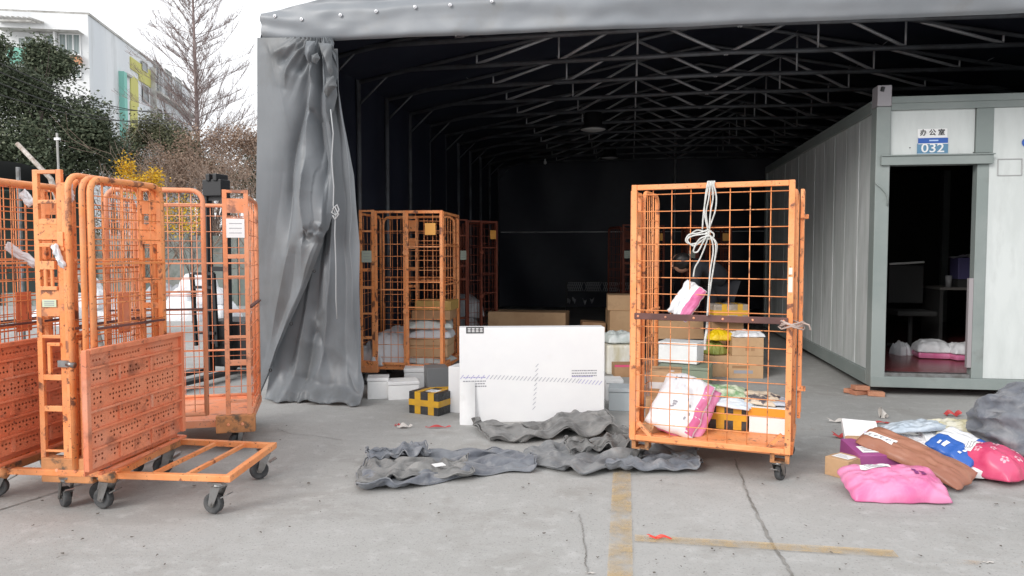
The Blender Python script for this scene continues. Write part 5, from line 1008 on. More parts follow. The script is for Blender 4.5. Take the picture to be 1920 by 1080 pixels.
[43,-5,-8,1,-15,0,-8,0,4,-3,5,-4,6,-6,9,-8,11,-10,19,-16,17,-15,8,-15,10,-15,12,-15,9,-10,13,-12,13,-12,12,-9,18,-14,19,-13,10,-12,8,-10,8,-8,0,-5,5,-8,9,-7,13,-7,7,-9,0,-9,35,-8,-12,-7,0,2,4,7,10,6,-3,-10,-6,5,-1,-7,-3,10,8,1,-6,-4,-1,-7,-3,5,-1,8,-6,25,-4,-13,-8,-4,-2,6,11,7,0,-3,-9,-5,6,3,-7,-6,7,9,1,-5,-3,-4,-1,-7,4,0,8,-4,30,-5,-11,-6,-7,-6,7,8,3,-6,-3,-7,-1,3,7,-7,-5,3,8,-1,-5,1,2,-4,-5,1,2,5,-6,37,-4,-8,-5,-6,-7,-7,9,4,-8,-4,-4,-3,4,8,-3,-8,1,7,-4,5,2,1,-5,-2,-2,3,1,-10,40,-2,-7,-7,-6,-5,-5,0,5,-5,0,-5,-4,3,8,-1,-8,-1,4,-2,2,9,3,-7,-4,2,3,-3,-12,33,0,-6,-5,-7,-1,2,-6,-1,2,3,-3,-3,5,5,-3,-8,-3,1,0,0,7,11,-9,-5,3,6,-3,-14,23,0,-5,-6,-3,5,0,-4,-2,5,6,0,-2,5,1,-5,-9,-4,1,-1,0,6,12,-9,-6,3,9,0,-12,13,3,-4,-7,-7,6,1,-1,1,7,8,-1,-1,-4,0,-4,-7,6,1,-4,-1,1,10,-11,-4,1,8,6,-3,3,2,1,-6,-11,-3,5,5,7,7,7,-1,-7,-10,-3,-5,7,6,2,-2,-5,-2,7,-4,-10,-2,5,8,0,5,2,-2,1,-10,-6,5,10,10,4,1,-4,-11,-12,-6,2,10,6,1,0,-6,-3,0,7,-9,-6,2,6,1,3,5,3,1,-4,-8,6,11,6,-3,-4,-4,-6,-11,-8,3,10,2,-1,4,-1,-3,1,8,-7,-3,-6,1,-1,3,6,7,5,-4,-3,4,5,0,-8,-3,-3,3,-5,-8,-1,3,0,0,5,0,2,3,10,-2,-5,-8,-8,-4,2,8,9,7,1,-2,-2,-2,-5,-6,-5,3,10,2,-5,-6,-5,-3,0,4,-2,8,8,11,0,-6,-8,-11,-9,-1,8,9,7,4,0,-10,-8,-5,-2,1,5,12,7,1,-8,-11,-7,-1,0,1,16,6,11,-1,-8,-6,-8,-14,-2,11,1,6,6,1,-9,-9,-3,7,2,0,7,8,6,-4,-12,-8,-3,-2,-1,18,7,10,-3,-10,-6,-8,-10,-3,13,-1,1,5,5,-7,-8,-2,4,3,3,1,6,6,2,-8,-6,-2,-1,-7,15,9,5,-6,-9,-7,-3,-7,-3,14,0,-2,2,4,1,-10,0,5,3,0,-5,1,4,8,-4,3,0,-4,-12,8,11,2,-8,-10,-2,1,-3,-1,14,0,-1,1,2,3,-11,-2,2,6,-1,-10,-2,2,8,6,5,2,-5,-11,2,10,0,-10,-7,0,3,0,0,15,5,2,-3,3,-3,-12,-2,-3,6,-1,-12,-1,-2,5,6,8,6,-2,-7,1,8,-2,-11,-5,3,2,0,-1,16,7,4,0,0,-6,-11,-12,3,3,-4,-10,3,-5,4,3,6,8,4,-1,2,5,-4,-11,-3,3,4,-4,-5,15,6,4,2,1,-7,-12,-10,-3,4,-7,1,-3,-1,3,1,3,8,8,6,4,1,-6,-9,-1,5,-1,-8,-7,10,1,3,4,7,-8,-11,-1,-4,-5,4,-5,1,4,-3,0,0,5,9,12,7,-1,-7,-7,3,-1,-6,-9,-9,8,3,2,8,3,-10,-4,-5,3,0,-5,1,5,5,-7,0,-3,0,6,14,11,1,-7,-3,1,-6,-11,-7,-6,7,3,5,-2,5,-8,-4,-1,1,0,3,11,5,-1,-9,-2,-2,-7,3,9,13,6,-1,-1,-3,-12,-11,-2,-6,7,3,1,1,-5,0,5,-3,-4,2,10,11,5,-9,-3,-3,-3,-3,-4,4,8,3,2,-2,1,-11,0,2,-16,11,1,1,1,-2,-3,6,0,-5,-1,10,12,5,-6,-4,0,-3,-5,-1,-1,2,3,2,0,-5,1,7,2,-25,9,8,-5,-2,-1,-1,2,3,-6,-1,10,11,6,-4,-1,-11,1,-6,-3,5,-3,-2,1,2,5,8,4,1,-27,12,6,1,-6,-2,-2,4,-3,-5,1,9,9,3,5,-13,-9,-2,0,4,6,4,-3,2,-4,6,1,1,-5,-18,13,5,4,2,-2,-3,-2,-6,-5,5,9,4,8,-15,-6,-4,-3,-2,7,11,4,5,-1,-1,-3,-6,0,-9,-8,11,0,3,9,2,-5,-5,-4,0,6,8,7,-14,-11,13,-5,-2,-9,0,13,11,5,-3,-5,-5,-4,-6,-11,0,8,-1,3,9,5,-1,-3,-6,6,6,7,-4,-18,-8,12,9,-4,-11,-4,8,10,6,0,-2,-9,-4,-8,-11,1,9,0,0,7,3,-4,1,4,7,7,4,-12,-9,-7,2,9,8,-9,-6,5,4,2,-2,4,-4,-10,-5,-11,2,8,4,2,-4,-2,0,7,11,7,5,-3,-4,0,-3,-5,5,2,-4,-6,-1,-5,-1,3,7,-1,-2,-10,-8,7,9,3,-2,-3,-7,1,13,10,4,2,1,2,1,-1,-3,-4,-6,-4,-3,-5,-5,-8,6,4,-1,0,6,-9,19,2,-1,-5,-7,-5,3,14,8,-1,0,0,4,1,0,-3,-8,-9,-5,-2,0,-8,-10,1,4,3,4,12,-1,-3,-13,-7,0,2,2,2,3,4,6,-9,-6,-3,-1,2,-1,4,6,7,-6,-3,-3,-6,0,2,8,-3,13,-12,-8,2,-2,4,3,10,6,0,-11,-6,3,-1,-4,-1,5,10,4,-7,-5,-4,-5,4,2,-3,8,14,-9,-10,-6,0,3,9,8,2,-2,-7,-8,3,5,-5,-5,8,8,2,-3,-3,-5,-7,-4,0,1,10,23,-9,-7,-7,-8,5,8,3,-7,-5,-4,6,3,2,-7,0,-2,9,1,-4,1,2,-5,-7,-2,0,5,32,-7,-8,-9,-5,-6,7,1,-6,2,-6,0,4,7,-3,-6,-2,7,-3,1,7,2,-7,1,-2,-5,-1,34,-8,-5,-4,-3,-8,-6,0,3,2,-5,0,0,7,-1,-6,0,0,2,-2,9,5,-7,-3,3,0,-7,24,-7,-6,-3,0,2,-8,2,0,3,-3,-4,4,6,-4,-6,0,1,0,-1,4,11,-7,-7,2,6,-6,12,-6,-5,-2,8,-2,-3,-5,4,4,5,-4,5,1,-5,-9,-1,1,0,-1,4,10,-9,-5,3,10,-3,3,-5,-6,-1,7,1,-5,-1,6,9,-2,1,-5,2,-3,-6,5,-3,-1,2,1,5,-10,-4,2,10,5,-1,0,-9,-7,1,7,-1,5,8,9,-2,-7,-10,-2,-1,4,7,1,-1,-6,2,0,-10,-4,0,8,3,8,2,-5,-11,-3,5,8,11,5,3,-5,-12,-10,-6,3,8,8,2,0,-4,-5,-1,-7,-5,0,5,2,14,-3,6,-9,-4,5,11,8,-2,-3,-4,-8,-11,-7,3,9,5,-2,4,-5,0,-5,-3,-3,-3,0,3,11,6,5,0,-5,5,5,0,-9,-4,1,1,-5,-8,-2,4,0,2,3,2,3,-2,-3,0,-4,-7,-1,8,6,6,2,1,-1,-2,-4,-7,-5,6,7,3,-6,-7,-3,-3,-1,1,3,9,8,0,-2,-7,-7,-6,5,4,6,4,3,-9,-7,-5,-1,0,5,11,7,0,-10,-8,-5,0,0,1,16,4,4,-4,-8,-4,-8,3,1,3,5,5,-9,-9,0,5,1,-1,7,8,6,-6,-12,-6,-2,0,0,16,4,6,-4,-9,-6,-7,0,1,2,7,4,-5,-8,0,3,0,2,1,4,7,3,-8,-4,-4,-4,-1,14,8,1,-7,-10,-4,-2,5,-5,0,5,6,-6,-4,3,0,4,0,-3,0,2,7,4,1,-2,-6,-10,8,12,-2,-10,-8,4,-5,0,8,-4,1,2,6,-9,0,2,5,0,-8,-2,1,4,6,7,3,-5,-10,3,11,-5,-10,-6,1,1,-1,13,4,1,1,0,-10,-5,3,4,0,-11,-1,0,4,2,8,7,-1,-6,1,8,-5,-11,-5,2,3,-4,13,7,3,2,-3,-9,-10,3,1,-2,-8,2,-2,2,2,4,8,6,-1,1,5,-5,-11,-5,2,4,-10,10,8,5,3,-4,-12,-5,-3,-2,-2,2,-2,0,2,0,3,6,9,6,4,1,-9,-5,-7,6,-1,-8,-7,6,6,9,-5,-9,2,-2,-5,1,-3,2,-1,3,-2,0,4,8,12,7,-1,-8,-6,2,-4,-7,-9,7,-1,0,7,-8,2,-3,-1,0,-3,0,4,6,-6,0,-2,-2,6,14,11,0,-7,0,-2,-13,-5,-4,4,7,-8,-3,4,-5,2,2,-3,1,9,6,1,-9,-2,0,-5,-1,8,13,5,2,-2,-4,-11,-11,2,1,4,1,-8,0,-1,5,-2,-1,5,12,6,-6,-7,2,-2,-6,-5,1,8,7,4,-9,2,-8,-2,-3,6,1,2,-9,-1,4,1,-3,-1,10,11,3,-8,4,-2,-2,-3,-1,-5,4,-5,4,-7,0,3,7,-12,8,-3,2,-5,4,-1,-1,-5,0,9,10,-1,9,-9,-5,-3,-7,-3,0,1,-1,0,7,-3,10,8,-20,9,1,-4,-1,3,-1,-4,-5,2,9,5,11,-12,-2,-7,-5,2,2,6,3,-1,-5,-2,0,8,2,-14,8,5,2,-1,-1,-5,-5,-3,4,8,10,-4,-16,-2,-2,0,0,8,6,8,4,-5,-6,-5,4,-3,-8,2,6,6,4,-3,-6,-5,2,5,7,7,-18,-9,11,-2,-1,-9,3,11,10,5,-7,-8,0,-2,-6,-2,-3,5,9,4,-3,-3,-4,7,5,6,-1,-20,-4,10,3,-2,-11,-2,8,9,5,-3,-4,-8,2,-8,-1,0,4,6,0,-4,1,4,7,4,8,-14,-11,-5,4,6,6,-8,-7,7,3,1,-1,1,-9,3,-6,0,5,0,-1,-4,0,7,9,5,7,-5,-4,2,-6,-4,9,-7,-7,-3,6,-3,-2,1,3,-8,1,1,8,2,-2,-5,-5,2,12,10,1,-1,0,4,7,0,-10,-6,-6,-4,-1,3,-6,-5,-1,2,2,8,-2]], 36, 28),
([[-162,17,-3,-14,13,-13,13,-9,12,-14,7,-12,5,-12,5,-15,11,-18,16,-16,15,-14,14,-13,11,-14,10,-16,12,-17,13,-15,13,-15,18,-17,18,-17,23,-16,13,-13,13,-12,12,-13,3,-13,-2,-1,78,-3,-1,-1,-3,-1,-6,-6,-6,-2,0,-1,-1,-4,-3,-6,-3,0,-5,2,-7,1,5,-11,-13,87,-3,-1,-1,-2,-4,-5,-5,-7,0,-1,0,0,-4,-4,-4,-5,-4,-4,-5,-2,0,-6,-10,-8,92,-2,2,0,-2,-4,-3,-9,-5,3,-4,0,2,-2,-1,-4,-8,-11,-6,-5,-4,-4,-4,-7,-7,97,-4,2,0,0,-3,-7,-5,-5,-2,-1,1,3,3,-2,-7,-10,-11,-6,-8,-7,-4,-2,0,-6,90,-4,0,0,3,-5,-4,-7,-4,-7,-2,3,2,3,-2,-2,-13,-7,-4,-7,-9,-5,-1,3,-3,81,-4,0,0,0,-1,-4,-6,-6,-4,0,-2,2,0,-3,0,-4,-8,-5,-8,-9,-5,-1,1,2,76,-5,-2,0,0,-1,-4,-6,-5,-5,-1,-1,1,3,1,-1,-4,-6,-6,-11,-10,-3,0,2,0,75,-5,-3,-2,1,-2,-6,-6,-4,-4,0,-1,0,5,4,0,-9,-4,-10,-12,-4,-5,2,1,2,70,-3,-4,-1,0,-6,0,-5,-5,-4,0,-2,-3,4,4,2,-4,-10,-7,-11,-9,1,1,0,3,68,-5,-3,-2,1,-4,-5,-9,4,-2,-4,-4,0,2,5,3,-5,-10,-5,-11,-7,-2,3,0,0,69,-6,-4,-1,1,-4,-3,-6,-8,-3,-1,3,-2,3,5,-3,-4,-3,-4,-10,-6,-3,0,0,0,70,-7,-5,-3,-2,0,-1,1,-4,-4,-1,-1,-4,-2,2,-2,1,-4,-3,-8,-5,-3,-3,-2,-4,75,-10,-4,-1,-2,2,4,-3,-1,-3,-4,-4,-2,-3,-3,-1,1,-3,-2,-5,-4,-3,-5,-4,-5,77,-8,-5,-3,0,2,2,1,-1,-2,-7,-9,3,-2,-5,-2,-4,2,-3,-3,-3,-3,-6,-5,-4,77,-9,-3,-4,1,2,3,1,2,-4,-6,-13,4,-5,-6,-1,-3,2,-2,-2,-3,-4,-6,-4,-4,79,-8,-5,0,-3,5,-1,5,-1,-5,-3,-13,-6,-6,2,-2,-2,2,-2,-2,-4,-3,-5,-4,-4,79,-7,-6,-2,1,0,2,0,-2,-4,-4,-10,-13,4,-1,-2,1,1,-1,-3,-5,-2,-3,-4,-3,76,-6,-7,-5,1,-1,1,-1,1,-6,-9,-3,-10,4,-1,-3,3,2,0,-3,-6,-5,-2,-3,-2,67,-2,-3,-5,-2,-3,-1,1,-1,-6,-6,-5,-5,0,-2,2,5,-2,-8,1,3,-3,-4,-5,-1,61,-3,-5,-3,0,-6,-4,8,-4,-4,-3,-7,-6,-5,3,2,-6,-5,0,5,5,-2,-4,-5,0,60,-1,-8,-4,-3,-7,4,-1,2,0,-1,-8,-5,-3,-7,-3,1,0,0,5,2,-2,-4,-5,1,57,-2,-6,-8,-5,1,-1,2,5,1,-2,-3,-5,-4,-4,-2,0,-3,1,5,1,-5,-6,-4,-1,55,-1,-5,-5,-5,-2,0,3,4,3,-3,-5,-5,-5,-9,-1,-1,-1,3,4,2,-6,-9,-2,0,56,-1,-4,-4,-6,1,-1,4,4,1,-5,-10,-1,-6,-6,-5,-3,1,2,4,-6,-3,3,-6,2,56,-1,-5,-5,-5,-1,5,2,1,2,-8,-5,-5,-6,-5,-3,-1,-1,1,-1,-3,-2,-3,0,4,54,-3,-4,-4,-3,-1,4,4,-1,1,-4,-4,-6,-8,-7,2,-3,-4,-1,1,-4,1,-3,0,4,51,-2,-4,-3,-1,1,0,4,1,-4,-1,-2,-6,-9,-9,-7,-3,1,-2,4,-3,-2,1,3,5,47,-2,-2,-1,0,1,0,1,2,-4,-3,-1,-5,-9,-9,-7,-5,3,-2,1,-1,-1,1,2,-1,54,-3,0,0,-1,1,-2,0,3,-3,-5,0,-5,-7,-8,-6,-5,-2,-1,0,0,-2,3,-2,4,52,0,-2,-2,0,-1,-3,-1,4,-3,-5,1,-3,-6,-6,-5,-5,-4,-1,-1,-1,-1,1,1,3,53,-1,-4,-1,0,1,-2,-5,2,-4,-3,0,-2,-4,-4,-4,-4,-4,-2,-2,-1,-1,0,2,3,50,-1,1,-1,0,1,-3,-7,-3,0,-6,-2,0,-2,-5,0,-2,-2,-4,-3,-2,-1,0,1,3,54,-4,1,-1,0,0,-3,-8,-1,-3,-6,-6,-2,-4,1,4,1,-1,-4,-4,-2,-2,-1,1,1,-312,-2,2,-2,-5,-9,-8,-2,-3,-1,1,-2,-6,-6,-7,-4,1,4,5,-2,-5,6,-14,71,-1,1,-5,-2,-8,-7,-5,-4,3,1,-3,-5,-7,-7,-7,1,2,-4,-4,-1,5,-11,80,1,1,-7,-3,-6,-9,-9,6,-1,0,-1,-7,-7,-4,-8,-6,-6,-4,-1,-1,1,-8,90,1,0,-4,-6,-8,-10,1,2,-4,0,2,-6,-1,-8,-12,-11,-4,-4,-4,-3,-2,-3,95,0,0,-2,-4,-9,-9,-6,-1,0,4,2,-3,-4,-9,-9,-9,-8,-6,-7,-3,0,3,89,0,0,-1,-12,1,-9,-11,-5,4,1,-1,-2,5,-4,-9,-10,-9,-7,-8,-4,5,2,83,-2,0,-8,-2,-4,-8,-8,-4,-1,2,1,4,1,-4,-4,-10,-10,-8,-8,-3,5,3,75,-4,-4,-1,-3,-3,-8,-7,-5,-5,2,2,2,1,4,-1,-10,-10,-9,-10,-1,5,1,75,-6,-5,-1,-2,-4,-7,-8,-5,-1,3,0,2,2,0,2,-9,-11,-10,-7,-3,4,4,71,-6,-4,-3,0,-2,-8,-8,-4,0,0,-1,2,3,1,0,-10,-8,-9,-7,-2,1,4,67,-4,-5,1,0,-6,-8,-7,1,-2,-4,3,1,2,1,-3,-6,-6,-9,-7,-1,0,2,65,-5,0,-1,-3,-3,-5,-9,-5,1,4,2,-4,2,-1,1,-6,-6,-9,-5,-2,-2,0,63,-2,-3,-1,0,0,-3,-5,-4,0,1,0,-5,-3,2,-1,-4,-5,-6,-4,-3,-4,-1,66,-8,-2,0,1,3,-2,-3,-4,-4,2,0,-6,-5,-1,0,-4,-3,-4,-3,-3,-6,-4,69,-6,-4,0,2,2,-2,-1,-3,-6,-5,7,-6,-7,-3,1,-4,-3,-2,-2,-4,-6,-4,70,-7,-6,0,4,-1,2,5,-4,-9,-11,7,-5,-7,-3,0,-2,-3,-2,-3,-4,-5,-5,72,-6,-1,-4,2,-1,8,2,-4,-10,-14,-14,2,6,-1,-2,-1,-2,-2,-3,-4,-5,-3,70,-6,-1,-3,1,2,4,-6,-2,-11,-9,-7,1,0,2,-1,-1,-1,-3,-6,-1,-3,-2,68,-8,-7,0,0,-2,-3,2,-6,-2,-4,-8,3,0,2,-2,0,0,-6,-6,-2,-3,-2,59,-6,-5,-1,-1,0,0,3,-10,0,-5,-4,3,0,-1,-3,-1,-1,-1,-2,-2,-3,-4,56,-4,-6,-4,-2,-1,1,0,-2,-2,-6,-5,-5,6,0,-1,0,-2,0,-1,-2,-4,-3,54,-4,-6,-5,-6,2,3,2,-2,-1,-10,-3,-2,-6,-1,2,1,4,-1,3,-4,-4,-4,54,-6,-8,-5,0,2,2,2,0,-1,-5,-4,-3,-3,-3,1,-2,2,6,2,-5,-6,-6,50,-4,-6,-5,0,1,3,3,0,-1,-6,-7,-6,-3,-3,-2,-3,5,10,3,-7,-8,-6,52,-4,-4,-5,-2,3,5,2,-2,0,-8,-7,-4,-9,-7,-6,-4,4,11,3,-5,-2,-1,53,-4,-4,-5,-1,2,6,4,-1,-9,-7,-7,-7,-7,-7,-5,-2,1,3,4,0,1,3,53,-4,-5,-2,-2,2,4,0,1,-6,-6,-6,-9,-7,-9,-3,6,-1,-5,8,-2,1,2,53,-5,-4,0,-2,3,0,1,-1,-2,-7,-5,-10,-10,-5,-4,0,7,-4,5,-3,4,-6,53,0,-3,-1,0,0,2,3,0,-8,-4,-5,-10,-8,-7,-4,-1,1,3,3,-2,1,-1,52,-4,2,0,-1,-1,1,4,-4,-3,-8,-2,-7,-9,-2,-6,-3,-1,2,-1,-3,6,0,49,2,-3,1,-1,-1,1,1,-5,-3,-3,-4,-5,-5,-5,-3,-4,-3,-1,1,-1,1,4,51,-5,0,1,3,-1,-3,-1,-4,-6,-3,-2,-3,-5,-3,-1,-3,-4,-1,-1,0,-1,5,46,3,0,1,-2,-5,3,-2,-10,-2,-3,-2,-3,-3,-1,0,-4,-2,-2,-2,-3,2,3],
[-143,2,6,0,8,-1,9,-8,16,-8,17,-6,20,-6,20,-10,20,-11,18,-8,12,-8,12,-5,4,2,9,2,14,3,4,-6,13,-9,8,-4,5,-6,3,-3,8,-3,10,-5,16,-4,20,-4,13,-4,-170,7,8,8,10,12,14,13,11,2,6,4,-3,8,13,10,9,1,2,5,0,8,11,12,10,-175,8,6,8,10,13,14,13,9,10,5,0,-4,8,2,12,10,8,5,0,6,8,9,11,13,-180,7,7,7,9,13,15,15,14,7,6,-2,-4,-2,10,8,7,5,8,8,9,9,10,10,11,-180,2,5,8,9,14,14,17,15,10,0,3,-3,-1,8,5,8,7,6,10,10,10,9,5,10,-180,2,5,6,10,11,17,19,16,-4,0,4,-1,4,4,4,4,14,19,9,12,11,8,-2,6,-179,5,4,4,8,13,17,19,18,-1,-6,4,4,5,0,4,4,13,22,14,14,11,7,-1,-5,-178,7,6,5,4,13,17,20,18,-2,0,5,2,0,4,3,5,12,20,18,13,11,7,-4,1,-182,6,3,4,8,14,15,18,19,2,3,5,0,0,0,6,11,10,16,15,15,9,5,4,-6,-176,5,2,4,8,10,17,18,15,1,4,0,2,2,4,6,8,16,15,15,14,10,6,2,-5,-172,5,3,4,8,10,9,13,14,11,2,-2,5,3,-1,6,12,12,18,16,13,9,0,6,4,-173,6,4,4,8,5,9,11,4,9,6,7,5,0,-3,7,11,17,16,16,13,7,6,5,7,-174,6,5,5,6,8,5,12,0,8,8,8,2,7,-1,7,7,13,15,16,12,10,6,5,11,-177,9,6,5,7,4,11,-4,6,7,8,8,7,6,4,4,6,10,15,15,15,9,7,3,11,-174,5,10,7,7,7,-7,4,7,7,9,12,3,5,8,5,9,4,15,16,14,11,7,2,11,-174,5,9,10,5,4,1,6,8,-2,11,14,2,8,8,4,7,5,15,16,12,10,7,3,10,-178,10,11,7,7,3,5,8,-4,5,10,12,13,7,-1,7,7,5,15,16,13,9,5,4,7,-183,13,13,10,7,3,7,-2,3,7,11,13,8,7,2,7,4,10,14,16,12,8,4,4,6,-193,13,17,15,7,5,-1,5,7,7,11,13,8,7,6,6,1,10,14,12,13,5,4,3,6,-202,14,19,18,11,5,4,8,2,10,10,13,8,6,7,8,1,12,10,10,8,6,5,4,7,-208,14,19,20,15,8,2,9,2,11,8,12,7,6,4,8,9,11,11,6,2,6,6,7,7,-208,12,20,20,16,5,7,6,8,8,8,9,7,4,8,10,11,9,10,-1,11,7,7,7,7,-210,12,18,19,14,8,6,7,4,6,14,11,3,3,8,11,12,11,7,8,7,0,7,12,9,-208,12,16,16,12,7,9,7,5,4,12,10,6,3,4,13,12,11,6,5,7,6,7,11,12,-204,13,15,13,8,6,9,5,7,10,10,0,10,2,9,12,12,10,7,2,5,8,11,15,12,-202,12,13,12,8,6,1,8,4,11,4,11,5,4,11,13,13,10,6,4,2,8,13,16,11,-197,9,14,10,7,3,6,4,1,10,13,10,4,3,11,14,12,10,5,4,1,6,13,15,9,-185,9,10,8,3,5,4,2,6,14,13,10,4,3,9,12,12,8,3,3,4,4,11,13,11,-176,10,8,6,7,3,5,5,6,11,14,9,4,5,9,11,11,4,4,3,3,4,4,15,7,-164,8,7,7,4,5,3,3,14,10,13,9,5,5,9,9,10,8,6,-4,5,2,6,8,9,-162,9,5,4,5,3,3,14,14,11,9,7,7,3,10,7,9,9,6,1,0,3,6,8,9,-165,9,1,5,4,6,11,13,15,13,1,8,2,8,10,8,6,9,7,2,0,4,8,9,8,-174,9,6,5,7,8,12,13,15,11,-7,6,6,8,11,11,1,8,7,3,2,7,10,10,8,-182,10,7,6,8,12,14,10,13,10,4,1,-2,6,10,11,5,7,6,4,3,8,14,11,10,-273,11,6,9,13,15,12,4,7,7,5,5,10,10,12,3,2,-2,1,4,4,10,11,-151,8,7,11,13,15,9,10,5,2,5,6,9,10,9,6,0,1,3,1,8,11,11,-155,10,5,10,13,15,15,8,3,5,5,3,7,1,13,7,8,1,-2,8,8,11,11,-157,9,5,7,8,13,16,12,10,1,2,3,1,11,4,2,5,8,9,9,9,11,11,-162,5,2,10,13,10,17,15,10,4,0,5,1,-5,-2,9,12,11,10,10,11,10,7,-166,5,4,9,6,17,18,10,9,0,2,3,-6,1,8,8,13,17,16,10,11,0,6,-173,10,4,2,14,15,19,16,6,3,3,-3,-3,7,4,4,14,20,19,12,7,-4,5,-170,-1,5,10,13,15,19,18,6,2,5,-2,2,6,0,2,16,19,19,14,6,-5,7,-178,5,6,7,14,16,19,17,7,6,0,-3,3,4,6,2,15,17,17,15,9,-2,3,-176,3,5,8,14,16,16,16,7,5,-2,0,5,0,5,9,15,14,16,15,10,4,-1,-172,3,5,7,12,10,13,13,11,4,-4,5,3,2,7,13,9,16,16,15,10,5,2,-169,4,4,6,7,9,12,5,7,5,7,4,9,-1,6,14,6,17,17,15,11,7,5,-169,3,4,6,7,10,11,-6,7,8,8,6,10,5,3,5,13,16,16,15,11,8,6,-166,6,5,5,7,11,-8,7,6,7,5,9,12,5,5,3,12,15,17,15,10,10,7,-166,8,7,6,7,-7,5,6,2,10,12,3,12,7,6,1,11,16,16,14,12,11,0,-162,8,10,7,1,4,5,-3,6,8,12,4,10,9,7,1,11,15,16,13,12,10,4,-168,11,8,9,6,5,-4,1,7,9,12,9,9,2,7,6,8,15,16,13,8,8,6,-172,13,10,11,8,1,-2,6,6,8,13,7,8,5,4,5,10,15,16,9,8,4,5,-174,16,15,10,9,3,5,2,0,11,10,10,8,-2,6,9,12,14,13,12,6,2,3,-182,19,18,14,11,5,-4,4,8,10,12,9,0,5,8,10,12,12,11,8,6,5,5,-190,19,19,16,10,3,-5,4,13,12,12,9,5,1,8,11,13,11,7,5,6,6,7,-190,18,20,15,5,6,-7,9,14,12,7,8,6,8,9,12,12,7,1,12,4,8,9,-190,17,18,14,8,-4,6,4,13,13,8,4,5,9,11,13,12,7,10,3,5,9,11,-187,16,15,7,6,4,7,2,13,12,10,4,1,9,13,12,11,5,8,8,6,9,13,-182,14,13,8,5,-1,4,10,11,12,9,5,4,7,11,11,10,6,5,8,8,14,16,-181,11,12,7,6,2,-1,10,13,6,10,5,5,9,11,11,11,5,6,7,9,15,15,-177,10,10,6,5,-5,6,11,13,12,9,4,5,14,10,12,3,6,4,3,6,15,15,-167,8,9,4,-4,6,8,10,14,13,10,0,12,14,13,12,7,-5,4,-4,7,7,15,-154,8,6,-4,5,5,8,12,15,9,12,5,11,14,10,11,11,2,-4,-7,5,9,13,-154,4,9,-5,6,6,8,14,10,13,10,6,12,11,11,8,12,6,-5,-2,2,5,13,-158,10,3,6,0,9,6,16,10,11,9,6,9,11,9,10,11,6,1,-6,3,6,10,-154,0,5,5,9,10,8,12,12,6,5,8,10,10,9,9,11,6,2,-4,6,7,6,-161,6,5,7,7,10,14,14,7,5,4,6,9,11,10,8,6,8,4,1,3,9,10],
